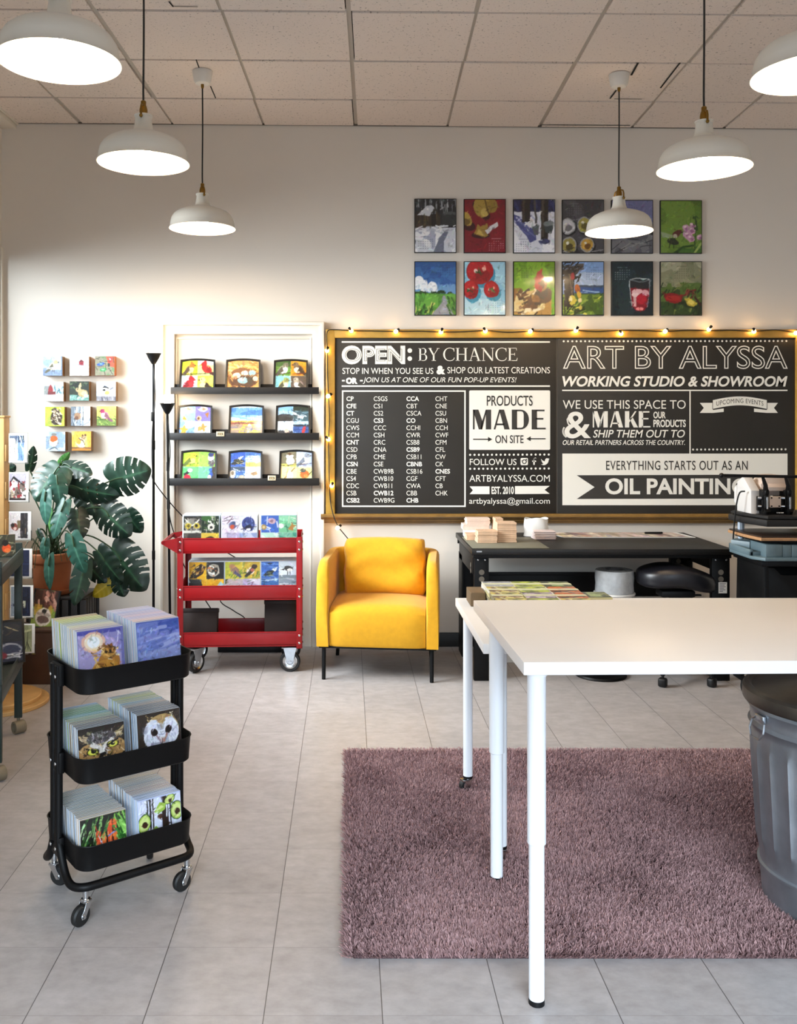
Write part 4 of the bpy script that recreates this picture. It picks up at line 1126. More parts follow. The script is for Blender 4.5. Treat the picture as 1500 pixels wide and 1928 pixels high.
MISC = {
    'candy': Art(50, 46, '141012', 111).S(8, 0, 0, 1, 1, ('3a2a1c', '241a18'), .4, .05, -40, 30).E(.3, .5, .26, .3, 'd8ccb4').S(22, .1, .25, .5, .75, ('a83428', '3a2a1c', 'f0e8d4', 'c87c4c'), .14, .05, 45, 50).E(.8, .3, .14, .2, '2c2420').L([(.6, .2), (.9, .5)], .03, 'c8b88c').E(.1, .12, .2, .1, 'c8a858'),
    'helmet': Art(50, 46, '1c1a2c', 112).E(.68, .4, .3, .34, '9a9ca4').E(.72, .42, .22, .26, '2c3048').P([(.5, .62), (.95, .55), (.9, .8), (.6, .85)], '8a8c94').S(6, .55, .6, .95, .85, ('d8d8dc', '1a1a20'), .25, .03, 5, 30).E(.42, .66, .22, .22, '7a1c24').E(.42, .6, .08, .1, 'd8ccc8').L([(.06, .5), (.2, .7)], .05, '8a8a90'),
    'oriole': Art(40, 44, '3a3a2c', 113).S(16, 0, 0, 1, 1, ('8c8c74', '1c1c14', '5c6044'), .4, .04, -30, 40).E(.55, .62, .22, .2, 'e0501c').E(.5, .38, .16, .14, '15120f').E(.6, .72, .14, .1, 'f07838'),
    'chickadee': Art(50, 66, '8aa03c', 114).R(0, 0, 1, .48, '3c241c').S(16, .1, .02, .9, .46, ('8a5c50', 'b88474', '5c3428', 'c8a090'), .18, .08, 60, 40).N('c8a43c', 4, .6, .8, .4, .7).E(.5, .74, .34, .24, 'd8cfc0').E(.5, .64, .24, .15, 'e8e0d4').E(.5, .58, .1, .06, '1c1814').E(.5, .8, .26, .1, '6a5044').E(.5, .66, .3, .05, '8a7c70', 0, .6),
    'bird_tag': Art(24, 18, 'd8c8a8', 115).R(.12, .2, .88, .8, '2a221a').E(.35, .5, .14, .2, 'd0bc94').E(.65, .5, .14, .2, 'd0bc94').L([(.3, .35), (.5, .65), (.7, .35)], .08, '8a744c'),
    'set_grey': Art(48, 48, 'a9aeb4', 116).S(30, 0, 0, 1, 1, ('d4d8dc', '50565c', '7c848a', 'c0c4c8'), .2, .06, 20, 60),
    'set_gold': Art(48, 48, 'c8a83c', 117).N('5c3420', 4, .55, .9).N('dcd86c', 4, .58, .9).S(14, 0, 0, 1, 1, ('2c1c14', 'e8e0b8', '8a9c2c'), .2, .08, 30, 60),
    'set_dark_red': Art(48, 48, 'b8b83c', 118).N('3c1c20', 4, .5, .9).N('8c9c2c', 4, .6, .9).S(12, 0, 0, 1, 1, ('1c1210', 'c8b8c0', '6a2c34'), .25, .08, 10, 40),
    'set_lime': Art(48, 48, 'b4c43c', 119).N('8ca42c', 3, .5, .8).S(14, 0, 0, 1, 1, ('3c3424', 'd4d870', 'e4e4b0', '4c5c24'), .25, .08, 10, 40),
    'set_lilac': Art(48, 48, 'b8a8c0', 120).N('6c5c74', 4, .55, .9).S(14, 0, 0, 1, 1, ('e0d8e4', '2c2430', '8c9c3c'), .25, .07, 10, 40),
    'set_forest': Art(48, 48, '2c3a20', 121).R(.28, .1, .7, .9, '9cb47c').S(10, .5, .2, 1, .7, ('c8c87c', '1a2614', '5c7434'), .25, .06, -10, 40),
    'set_orange': Art(48, 48, 'c0622c', 122).N('38201a', 4, .5, .9).S(14, 0, 0, 1, 1, ('e89c5c', '1c1210', 'b0a8a0', 'd87c3c'), .25, .07, 20, 50),
    'sheet': Art(150, 20, 'b8a598', 123).N('c8b8ac', 9, .5, .7, 0, 1, 2).S(30, 0, 0, 1, 1, ('9c8a80', 'd0c4b8', 'a89890'), .06, .06, 10, 60),
}

# ------------------------------------------------------------------ chalkboard sign with its lettering
YB = D - 0.030                    # the painted face of the board
CHALK = mat('charcoal_board', '2b2a28', 0.5, spec=0.35, var=0.07, vscale=3)
WHITE_INK = mat('white_lettering', 'efeee6', 0.6)
DARK_INK = mat('dark_lettering', '31302e', 0.6)
OLD_GOLD = mat('ochre_varnished_frame', 'b08a3c', 0.38, var=0.14, vscale=12)

board = thing('chalkboard_sign', 'wide charcoal lettered sign board in an ochre frame, strung with small bulbs', 'sign board', (X(1063, D), D, 0))
BO = Vector(board.location)


def bp(px, py, lift=0.0):
    return Vector((X(px, YB) - BO.x, YB - lift - BO.y, Z(py, YB)))


def board_poly(pts, lift=0.0006):
    t = bmesh.new()
    t.faces.new([t.verts.new(bp(x, y, lift)) for x, y in pts])
    bmesh.ops.recalc_face_normals(t, faces=t.faces[:])
    return t


def shape(name, polys, m, lift=0.0006):
    mb = MB()
    for p in polys:
        mb._merge(board_poly(p, lift))
    for f in mb.b.faces:
        if f.normal.y > 0:
            f.normal_flip()
    return obj(name, mb, m, board, smooth=False)


def text_pts(s, weight=0.0, italic=0.0, outline=0.0, space=1.0, align='LEFT'):
    cu = bpy.data.curves.new('t', 'FONT')
    cu.body = s
    cu.size = 1
    cu.space_character = space
    cu.shear = italic
    cu.offset = weight
    cu.resolution_u = 5
    if outline:
        cu.fill_mode = 'NONE'
        cu.bevel_depth = outline
        cu.bevel_resolution = 0
    o = bpy.data.objects.new('t', cu)
    C.objects.link(o)
    dg = bpy.context.evaluated_depsgraph_get()
    me = bpy.data.meshes.new_from_object(o.evaluated_get(dg))
    bpy.data.objects.remove(o)
    bpy.data.curves.remove(cu)
    if outline:                       # keep the side of the outline that faces the reader
        b = bmesh.new()
        b.from_mesh(me)
        b.normal_update()
        bmesh.ops.delete(b, geom=[f for f in b.faces if f.normal.z <= 0.02], context='FACES')
        b.to_mesh(me)
        b.free()
    return me


def fit(me, x0, x1, y0, y1, lift=0.0008):
    """Stretch a flat text mesh over a box of the board."""
    n = len(me.vertices)
    a = np.zeros(n * 3)
    me.vertices.foreach_get('co', a)
    a = a.reshape(-1, 3)
    lo, hi = a.min(0), a.max(0)
    p0, p1 = bp(x0, y1), bp(x1, y0)
    q = np.empty_like(a)
    q[:, 0] = p0.x + (a[:, 0] - lo[0]) / (hi[0] - lo[0]) * (p1.x - p0.x)
    q[:, 2] = p0.z + (a[:, 1] - lo[1]) / (hi[1] - lo[1]) * (p1.z - p0.z)
    q[:, 1] = p0.y - lift
    me.vertices.foreach_set('co', q.ravel())
    me.update()
    return me


def words_at(s, x0, x1, y0, y1, m=None, weight=0.0, italic=0.0, outline=0.0, lift=0.0008, space=1.0, name='lettering'):
    me = fit(text_pts(s, weight, italic, outline, space), x0, x1, y0, y1, lift)
    me.name = name
    me.materials.clear()
    me.materials.append(m or WHITE_INK)
    return obj(name, me, None, board)


def bar(x0, x1, y0, y1):
    return [(x0, y0), (x1, y0), (x1, y1), (x0, y1)]


def disc(cx, cy, r, n=14):
    return [(cx + r * math.cos(2 * PI * i / n), cy + r * math.sin(2 * PI * i / n)) for i in range(n)]


def stroke(pts, wd):
    """A thick line along points, as small quads."""
    out = []
    for (x0, y0), (x1, y1) in zip(pts, pts[1:]):
        L_ = math.hypot(x1 - x0, y1 - y0) or 1
        nx, ny = -(y1 - y0) / L_ * wd / 2, (x1 - x0) / L_ * wd / 2
        ex, ey = (x1 - x0) / L_ * wd * .15, (y1 - y0) / L_ * wd * .15
        out.append([(x0 + nx - ex, y0 + ny - ey), (x1 + nx + ex, y1 + ny + ey), (x1 - nx + ex, y1 - ny + ey), (x0 - nx - ex, y0 - ny - ey)])
    return out


# two panels
for a_, b_ in ((630, 1046.5), (1049.5, 1497)):
    p, q = bp(a_, 968), bp(b_, 636)
    obj('panel', MB().box(p.x, q.x, 0.0 + YB - BO.y, 0.018 + YB - BO.y, p.z, q.z, 0.0015), CHALK, board)
p, q = bp(1044, 967), bp(1052, 637)
obj('seam', MB().box(p.x, q.x, YB + 0.004 - BO.y, YB + 0.012 - BO.y, p.z, q.z), mat('seam_grey', '4a4946', 0.6), board)
fx0, fx1, fx2, fx3 = X(613, YB), X(630.5, YB), X(1496.5, YB), X(1513, YB)
fz0, fz1, fz2 = Z(968, YB), Z(636.5, YB), Z(620, YB)
fr = MB()
fr.box(fx0 - BO.x, fx1 - BO.x, -0.045, -0.002, fz0 - 0.004, fz2, 0.006)
fr.box(fx2 - BO.x, fx3 - BO.x, -0.045, -0.002, fz0 - 0.004, fz2, 0.006)
fr.box(fx1 - BO.x - .006, fx2 - BO.x + .006, -0.0445, -0.002, fz1, fz2 - .001, 0.006)
obj('frame', fr, OLD_GOLD, board)
rz = Z(967, YB)
rail = MB().prism([(-.0, rz), (-.075, rz), (-.083, rz - .006), (-.083, rz - .018), (-.066, rz - .026), (-.060, rz - .034), (-.045, rz - .036), (-.045, rz - .050), (-.030, rz - .052), (-.030, rz - .064), (-.0, rz - .064)], X(604, YB) - BO.x, X(1530, YB) - BO.x, 'yz')
obj('chalk_rail', rail, mat('brown_gold_moulding', '80602c', 0.4, var=0.2, vscale=10), board)
obj('frame_backing', MB().box(fx0 - BO.x + .004, fx3 - BO.x - .004, -0.012, -0.001, fz0, fz2 - .004), mat('board_backing', '5c4a2c', 0.7), board)

# --- first panel
shape('ruled_line', [bar(643, 1035, 642.5, 645.3), bar(643, 1035, 725.6, 728.4)], WHITE_INK)
words_at('OPEN', 643, 762.5, 650.5, 686, weight=0.05, space=1.02)
words_at('OPEN', 649.5, 756.5, 656.5, 680.5, CHALK, outline=0.010, lift=0.0014, name='inline_stroke', space=1.14)
for v_ in (660, 675.2):
    shape('colon_dot', [disc(771.2, v_, 4.4)], WHITE_INK)


def serif_word(s, x0, x1, y0, y1):
    """Roman capitals with thick and thin strokes and small serifs; a unit is the cap height."""
    T, t_, sf = .115, .042, .035
    out, pen = [], 0.0

    def add(p):
        out.append([(pen + a, b) for a, b in p])

    def vs(x, wd=T, a=0, b=1, foot=True, head=True):
        add(bar(x, x + wd, a, b))
        if foot:
            add(bar(x - .07, x + wd + .07, b - sf, b))
        if head:
            add(bar(x - .07, x + wd + .07, a, a + sf))

    def bowl(cx, cy, rx, ry, a0, a1, tk, n=22):
        """Crescent arc: thin at top and bottom, thick at the sides."""
        pts = [(math.radians(a0 + (a1 - a0) * i / n)) for i in range(n + 1)]
        for p0, p1 in zip(pts, pts[1:]):
            w0, w1 = t_ + (tk - t_) * abs(math.cos(p0)), t_ + (tk - t_) * abs(math.cos(p1))
            add([(cx + rx * math.cos(p0), cy + ry * math.sin(p0)), (cx + rx * math.cos(p1), cy + ry * math.sin(p1)), (cx + (rx - w1) * math.cos(p1), cy + (ry - t_) * math.sin(p1)), (cx + (rx - w0) * math.cos(p0), cy + (ry - t_) * math.sin(p0))])
    for ch in s:
        if ch == ' ':
            pen += .22
            continue
        if ch == 'B':
            vs(.08)
            add(bar(.1, .36, 0, t_)), add(bar(.1, .38, .46, .46 + t_)), add(bar(.1, .38, 1 - t_, 1))
            bowl(.35, .24, .23, .25, -90, 90, T)
            bowl(.37, .73, .27, .27, -90, 90, T)
            adv = .72
        elif ch == 'Y':
            for q in stroke([(.1, .01), (.37, .54)], T):
                add(q)
            for q in stroke([(.70, .01), (.40, .54)], t_):
                add(q)
            add(bar(.33, .33 + T, .5, 1)), add(bar(.24, .54, 1 - sf, 1)), add(bar(.0, .24, 0, sf)), add(bar(.60, .80, 0, sf))
            adv = .80
        elif ch == 'C':
            bowl(.46, .5, .44, .515, 48, 312, T)
            add([(.70, .02), (.745, .02), (.755, .28), (.72, .28)]), add([(.74, .74), (.775, .76), (.73, .92), (.68, .92)])
            adv = .84
        elif ch == 'H':
            vs(.08), vs(.60), add(bar(.1, .7, .47, .47 + t_))
            adv = .86
        elif ch == 'A':
            for q in stroke([(.37, .0), (.12, .99)], t_):
                add(q)
            for q in stroke([(.38, .0), (.68, .99)], T):
                add(q)
            add(bar(.20, .58, .62, .62 + t_)), add(bar(.0, .24, 1 - sf, 1)), add(bar(.54, .82, 1 - sf, 1))
            adv = .84
        elif ch == 'N':
            add(bar(.12, .12 + t_, 0, 1)), add(bar(.72, .72 + t_, 0, 1)), add(bar(.03, .24, 1 - sf, 1)), add(bar(.63, .85, 0, sf)), add(bar(.0, .2, 0, sf))
            for q in stroke([(.12, .04), (.73, .97)], T):
                add(q)
            adv = .90
        else:  # E
            vs(.08)
            add(bar(.1, .58, 0, t_)), add(bar(.1, .46, .47, .47 + t_)), add(bar(.1, .60, 1 - t_, 1))
            add([(.53, 0), (.58, 0), (.6, .2), (.575, .2)]), add(bar(.44, .47, .38, .60)), add([(.62, .76), (.645, .78), (.61, 1), (.55, 1)])
            adv = .68
        pen += adv
    xs = [a for p_ in out for a, _ in p_]
    k = (x1 - x0) / (max(xs) - min(xs))
    mn = min(xs)
    return shape('serif_lettering', [[(x0 + (a - mn) * k, y0 + b * (y1 - y0)) for a, b in p_] for p_ in out], WHITE_INK)


serif_word('BY', 787.5, 827, 655.5, 679.5)
serif_word('CHANCE', 834, 974, 655, 679.5)
words_at('STOP IN WHEN YOU SEE US', 644.5, 815.6, 692.6, 704, weight=0.004)
words_at('&', 821.5, 838, 688.5, 705, weight=0.06)
words_at('SHOP OUR LATEST CREATIONS', 842, 1035, 691, 703)
for v_ in (643.5, 677.5):
    shape('dash', [bar(v_, v_ + 5.2, 715.3, 718.2)], WHITE_INK)
words_at('OR', 651, 673, 711, 723, weight=0.07)
words_at('JOIN US AT ONE OF OUR FUN POP-UP EVENTS!', 683, 972, 710.5, 722.7, italic=0.22)


def ring(x0, x1, y0, y1, tk):
    return [bar(x0, x1, y0, y0 + tk), bar(x0, x1, y1 - tk, y1), bar(x0, x0 + tk, y0 + tk, y1 - tk), bar(x1 - tk, x1, y0 + tk, y1 - tk)]


shape('list_border', ring(643.5, 876.5, 735, 954.5, 2.7), WHITE_INK)
LISTS = [(652, 'CP CFE CT CGU CWS CCM CNT CSD CPB CSN CBE CS4 CDC CSB CSB2'.split(), {0, 1, 2, 6, 9, 14}),
         (703.4, 'CSGS CS1 CS2 CS3 CCC CSH CRC CNA CME CSE CWB9B CWB10 CWB11 CWB12 CWB9G'.split(), {3, 13}),
         (765, 'CCA CBT CSCA CO CCHI CWR CSB8 CSB9 CSB11 CBNB CSB16 CGF CWA CBB CHB'.split(), {0, 3, 7, 9, 14}),
         (819.5, 'CHT CNE CSU CBN CCH CWF CFM CFL CW CK CNES CFT CB CHK'.split(), {10})]
for lx, codes, bold in LISTS:
    big_m = bmesh.new()
    for i, s_ in enumerate(codes):
        me = text_pts(s_, 0.022 if i in bold else -0.002)
        cs = np.zeros(len(me.vertices) * 3)
        me.vertices.foreach_get('co', cs)
        wid = np.ptp(cs.reshape(-1, 3)[:, 0])
        fit(me, lx, lx + wid * 11.3, 746.4 + 13.66 * i, 755.2 + 13.66 * i)
        big_m.from_mesh(me)
        bpy.data.meshes.remove(me)
    me = bpy.data.meshes.new('code_column')
    big_m.to_mesh(me)
    big_m.free()
    me.materials.append(WHITE_INK)
    obj('code_column', me, None, board)

shape('white_block', [rrect(883, 1035.3, 735, 847, 2.5)], WHITE_INK)
words_at('PRODUCTS', 916, 1002.4, 744.8, 764.2, DARK_INK, lift=0.0014, weight=0.012)


def deco(s, x0, x1, y0, y1, m, lift=0.0014):
    """Capitals with one heavy and one light stroke."""
    T, t_ = .27, .085
    out, pen = [], 0
    for ch in s:
        if ch == 'M':
            g = [bar(0, t_, 0, 1), [(0, 0), (.28, 0), (.50, .62), (.47, 1), (.30, 1)], [(.40, 1), (.46, .62), (.66, 0), (.72, 0), (.47, 1)], bar(.66, .66 + T, 0, 1)]
            adv = 1.06
        elif ch == 'A':
            g = [[(0, 1), (.09, 1), (.36, .0), (.28, 0)], [(.28, 0), (.53, 0), (.82, 1), (.55, 1)], bar(.13, .55, .70, .79)]
            adv = .93
        elif ch == 'D':
            n = 16
            g = [bar(0, T, 0, 1), bar(.2, .46, 0, t_), bar(.2, .46, 1 - t_, 1)]
            for i in range(n):
                a0, a1 = math.radians(-90 + 180 * i / n), math.radians(-90 + 180 * (i + 1) / n)
                w0, w1 = t_ + (T - t_) * math.cos(a0), t_ + (T - t_) * math.cos(a1)
                g.append([(.46 + .42 * math.cos(a0), .5 + .5 * math.sin(a0)), (.46 + .42 * math.cos(a1), .5 + .5 * math.sin(a1)), (.46 + (.42 - w1) * math.cos(a1), .5 + (.5 - t_) * math.sin(a1)), (.46 + (.42 - w0) * math.cos(a0), .5 + (.5 - t_) * math.sin(a0))])
            adv = 1.02
        elif ch == 'K':
            g = [bar(0, T, 0, 1), [(T, .52), (.62, 0), (.72, 0), (T, .70)], [(.30, .48), (.46, .34), (.82, 1), (.54, 1)]]
            adv = .86
        else:
            g = [bar(0, T, 0, 1), bar(.2, .66, 0, t_), bar(.2, .60, .42, .42 + t_), bar(.2, .72, 1 - t_, 1)]
            adv = .80
        out += [[(pen + a, b) for a, b in p_] for p_ in g]
        pen += adv
    mx = max(a for p_ in out for a, _ in p_)
    return shape('heavy_lettering', [[(x0 + a / mx * (x1 - x0), y0 + b * (y1 - y0)) for a, b in p_] for p_ in out], m, lift)


deco('MADE', 890, 1027, 771.3, 808.5, DARK_INK)
words_at('ON SITE', 932, 985.3, 819.4, 834.6, DARK_INK, lift=0.0014, weight=0.012)
shape('arrow', [bar(890.3, 921, 826, 828.2), [(918.4, 822.5), (926.4, 827.1), (918.4, 831.7)]], DARK_INK, 0.0014)
shape('arrow', [bar(996, 1026.8, 825, 827.2), [(998.6, 821.5), (990.4, 826.1), (998.6, 830.7)]], DARK_INK, 0.0014)
shape('dotted_line', [disc(884.8 + 8.22 * i, 856.4 - .03 * i, 2.0, 10) for i in range(19)], WHITE_INK)
shape('dotted_line', [disc(884.8 + 8.22 * i, 882.6 - .03 * i, 2.0, 10) for i in range(19)], WHITE_INK)
words_at('FOLLOW US', 884, 972, 863.8, 875.8, weight=0.004)
shape('camera_mark', [rrect(979.6, 993.6, 862.3, 875.8, 2.2)], WHITE_INK)
shape('camera_mark', [disc(986.7, 869.3, 4.5, 20), rrect(989.4, 991.9, 863.8, 866.2, .6, 2), bar(980.7, 984, 867.4, 868.3), bar(989.4, 992.6, 867.4, 868.3)], DARK_INK, 0.0012)
shape('camera_mark', [disc(986.7, 869.3, 2.7, 16)], WHITE_INK, 0.0016)
shape('letter_mark', [bar(1003.6, 1006.4, 865, 875.2), bar(1001.6, 1009, 867.2, 869.6)] + stroke(arc(1008.6, 866, 3.6, 180, 265, 6), 2.7), WHITE_INK)
shape('bird_mark', [[(1018.4, 864), (1020.6, 866.6), (1023.5, 868.2), (1025.6, 868.5), (1025.8, 865.5), (1027.4, 863.3), (1029.8, 862.6), (1031.6, 863.4), (1033.6, 862.6), (1032.6, 864.6), (1034, 864.6), (1032.4, 866.4), (1032, 869.4), (1030, 872.8), (1026.6, 875.2), (1022.6, 875.8), (1018, 874.4), (1021.2, 874), (1022.8, 873), (1020.6, 871.4), (1020.2, 870.6), (1021.6, 870.6), (1019.4, 869), (1018.8, 867.4), (1020, 867.6), (1018.2, 865.6)]], WHITE_INK)
words_at('ARTBYALYSSA.COM', 883.3, 1034.7, 894.2, 907)
shape('ribbon', [[(883.7, 915.7), (921.3, 915.7), (921.3, 930.4), (883.7, 930.4), (890, 923)]], WHITE_INK)
shape('ribbon', [[(969.2, 915.2), (1034.7, 914.8), (1025, 922.3), (1034.7, 929.8), (969.2, 930.3)]], WHITE_INK)
words_at('EST. 2010', 925, 967, 916, 930.4, weight=0.03)
words_at('artbyalyssa@gmail.com', 883, 1034.7, 937, 951.8)

# --- second panel
shape('dotted_line', [disc(1060.9 + 8.06 * i, 642.6 - .012 * i, 1.9, 10) for i in range(53)], WHITE_INK)
words_at('ART BY ALYSSA', 1059.5, 1482.5, 650.8, 694.8, outline=0.016)
words_at('WORKING STUDIO & SHOWROOM', 1058.3, 1482, 708, 728, weight=0.028, italic=0.22)
shape('ruled_line', [bar(1058, 1482, 733.8, 736.2), bar(1297.4, 1299.8, 736, 854)], WHITE_INK)
words_at('WE USE THIS SPACE TO', 1059.2, 1290.4, 753.4, 769.8)
words_at('&', 1062, 1112, 775, 825.5, weight=0.01)
shape('ampersand_echo', stroke([(1071, 784), (1067.5, 790), (1069, 797), (1073, 803)], 2.6) + stroke(arc(1072, 812, 12.5, 215, 120, 8), 3.0), WHITE_INK)
deco('MAKE', 1115.5, 1224, 774.2, 804.8, WHITE_INK, 0.0008)
words_at('OUR', 1229.6, 1252.8, 775, 787.8, weight=0.03)
words_at('PRODUCTS', 1229.6, 1290.6, 790.2, 804.3, weight=0.03)
words_at('SHIP THEM OUT TO', 1116, 1289, 809.2, 824, italic=0.22, weight=0.01)
words_at('OUR RETAIL PARTNERS ACROSS THE COUNTRY.', 1059, 1289, 828.5, 837.8, italic=0.22, weight=0.012)
# curved ribbon with its heading
for q_ in ([(1317, 758.6), (1342, 758.6), (1342, 777.4), (1317, 777.4), (1324.5, 768)], [(1443, 758.6), (1464, 758.6), (1456.5, 768), (1464, 777.4), (1443, 777.4)]):
    shape('banner_tail', [q_], WHITE_INK, 0.0006)
for q_ in ([(1342, 772), (1362, 769), (1362, 775.5), (1342, 777.4)], [(1419, 769), (1443, 772), (1443, 777.4), (1419, 775.5)]):
    shape('banner_fold', [q_], WHITE_INK, 0.0007)
bt = [(1341 + 102.5 * i / 16, 753 - 7 * math.sin(PI * i / 16)) for i in range(17)]
shape('banner', [bt + [(x, y + 17.5) for x, y in bt[::-1]]], WHITE_INK, 0.0010)
shape('banner_edge', [q for q in stroke(bt, 1.0) + stroke([(x, y + 17.5) for x, y in bt], 1.0) + stroke([bt[0], (bt[0][0], bt[0][1] + 17.5)], 1.0) + stroke([bt[-1], (bt[-1][0], bt[-1][1] + 17.5)], 1.0)], DARK_INK, 0.0013)
me = fit(text_pts('UPCOMING EVENTS', 0.0, space=1.1), 1348, 1436.5, 756.6, 765.2, 0.0015)
for v_ in me.vertices:
    f_ = (v_.co.x - bp(1341, 0).x) / (bp(1443.5, 0).x - bp(1341, 0).x)
    v_.co.z += (7 * math.sin(PI * f_) - 0.6) * YB / FPX
me.materials.clear()
me.materials.append(DARK_INK)
obj('lettering', me, None, board)
shape('dotted_line', [disc(1304.4 + 7.56 * i, 846.4 - .02 * i, 1.9, 10) for i in range(24)], WHITE_INK)
shape('white_block', [bar(1058.4, 1482, 854, 951.2)], WHITE_INK)
words_at('EVERYTHING STARTS OUT AS AN', 1140.6, 1407, 867.4, 885, DARK_INK, lift=0.0014, weight=0.006, space=1.1)
shape('dark_ribbon', [[(1085.3, 894.8), (1457, 893.6), (1424, 916.5), (1457, 938.6), (1085.3, 939.4), (1119, 917.2)]], DARK_INK, 0.0011)
words_at('OIL PAINTING', 1139, 1406, 900.4, 931, lift=0.0017, weight=0.03)

# ------------------------------------------------------------------ string lights round the board
YS = D - 0.052
stl = thing('string_lights', 'black cord of small lit bulbs draped round the sign board frame', 'string lights', (X(613, YS), YS, Z(622, YS)))
SO = Vector(stl.location)
TINY = mat('tiny_lit_bulb', 'ffd9a0', 0.4, emit=(1.0, 0.58, 0.22), es=38)
wire_px = [(1530, 624), (1498, 626), (1460, 621), (1419, 623.5), (1376, 621.5), (1334.5, 622.5), (1292, 621.5), (1252, 624), (1210, 622), (1166, 622), (1120, 624), (1084, 622), (1040, 623.5), (998, 623.5), (955, 625.5), (914, 622.5), (872, 624.5), (830, 625), (790, 623.5), (745, 624), (700, 623), (661, 622.5), (630, 620.5), (617, 623), (614.8, 640), (616.5, 661), (616.5, 700), (618.5, 746), (620, 790), (618.5, 828), (619, 870), (620, 912), (622, 945), (628, 972), (637, 992), (648, 1006), (660, 1022), (672, 1050)]
wp = []
for i, (a_, b_) in enumerate(wire_px):
    y_ = YS - (0.004 if i % 2 else 0) - (0.045 if b_ > 960 else 0)
    wp.append(Vector((X(a_, y_), y_, Z(b_, y_))) - SO)
obj('wire', MB().tube(smooth_path(wp, 5), 0.0032, 6), BLACK_CORD, stl)
bulb_px = [(1498, 627), (1419, 624, 0), (1334.5, 620, 1), (1252, 624, 0), (1169, 628, -1), (1084, 622, 1), (998, 624, 0), (913.5, 623, 0), (830, 625, 0), (745, 624, 0), (661, 622.5, 0), (615.5, 660, 0), (617.5, 746, 0), (618, 827, 0), (624.5, 914.5, 0), (635.5, 994, -1)]
tb = MB().ball((0, 0, 0), 0.0135, 2, (1, 1, 1.15)).mesh('bulb', TINY)
ts = MB().cyl((0, 0, 0.012), (0, 0, 0.032), 0.008, 0.009, 12).mesh('bulb_socket', BLACK_PLASTIC)
for k, b_ in enumerate(bulb_px):
    y_ = YS - 0.012 - (0.045 if b_[1] > 960 else 0)
    pos = Vector((X(b_[0], y_), y_, Z(b_[1], y_))) - SO
    o = obj('bulb', tb, None, stl, pos)
    o.rotation_euler = (0.9 if k % 3 else -0.6, (0.9, -0.7, 0.3)[k % 3], 0)
    obj('bulb_socket', ts, None, o)

# ------------------------------------------------------------------ calendar prints
EDGE_BLACK = mat('black_print_edge', '0f0e0e', 0.4)
colx = [780, 873, 966, 1058, 1150.5, 1242.5]
for i, (desc, a) in enumerate(CAL):
    r_, c_ = divmod(i, 6)
    yw = D - 0.018
    x0, x1 = X(colx[c_], yw), X(colx[c_] + 79, yw)
    z1, z0 = Z((374, 492)[r_] + c_ * .6 * (1 - r_), yw), Z((476, 594)[r_] + c_ * .3 * (1 - r_), yw)
    t = thing('calendar_print', f'calendar print of {desc} above the sign board', 'calendar print', (x0, D, z0), 0, 'calendar prints above the sign board')
    W_, H_ = x1 - x0, z1 - z0
    obj('backing', MB().box(0, W_, -0.0175, -0.0005, 0, H_, 0.0015), EDGE_BLACK, t)
    m = a.mesh('picture', W_ - 0.010, H_ - 0.010, LAMINATE)
    obj('picture', m, None, t, (0.005, -0.0180, 0.005), (0, 0, 0))

# ------------------------------------------------------------------ canvas blocks
cpx = [(81, 671), (131, 671), (179, 670.5), (83, 719), (131, 718), (181.5, 718.5), (85, 766), (133.5, 765.5), (182, 765), (86.5, 813), (135, 812)]
for (desc, a, side), (px, py) in zip(CANV, cpx):
    dep = 0.055
    yw = D - dep
    x0, z1 = X(px, yw), Z(py, yw)
    s_ = 36.5 * yw / FPX
    t = thing('canvas_block', f'small canvas block of {desc} over the plant', 'canvas picture', (x0, D, z1 - s_), 0, 'canvas blocks over the plant')
    obj('block', MB().box(0, s_, -dep, -0.0005, 0, s_, 0.0015), mat('canvas_side_' + side, side, 0.6, var=0.06, vscale=30), t)
    obj('picture', a.mesh('picture', s_ - .001, s_ - .001, CANVAS), None, t, (0.0005, -dep - 0.0006, 0.0005))

# ------------------------------------------------------------------ picture ledges and the trays leaning on them
ledge_z = []
YL = D - 0.115
for (a_, b_, y0, y1), lb in zip(((321, 600, 729, 742), (317, 600.5, 815, 828.5), (315, 601, 900.5, 914.5)), ('topmost of the three dark grey picture ledges', 'middle one of the three dark grey picture ledges', 'lowest of the three dark grey picture ledges')):
    x0, x1 = X(a_, YL), X(b_, YL)
    z1, z0 = Z(y0, YL), Z(y1, YL)
    t = thing('picture_ledge', lb + ' on the white panel', 'ledge', (x0, D, z0), 0, 'picture ledges on the white panel')
    W_ = x1 - x0
    obj('shelf_board', MB().box(0, W_, YL - D + .014, -0.004, 0.004, 0.016, 0.001), LEDGE, t)
    obj('front_lip', MB().box(0, W_, YL - D, YL - D + 0.013, 0, z1 - z0, 0.0015), LEDGE, t)
    obj('back_board', MB().box(0, W_, -0.0150, -0.0105, 0.016, 0.07, 0.001), LEDGE, t)
    ledge_z.append(z0 + 0.0165)
TP = [[(337, 405, 674), (423.5, 490.5, 674), (514, 580, 675)], [(333, 399.5, 760.5), (429.5, 497, 760.5), (518, 584.5, 760.5)], [(338.5, 408, 846), (428.5, 494, 846.5), (524.5, 590.5, 846)]]
k = 0
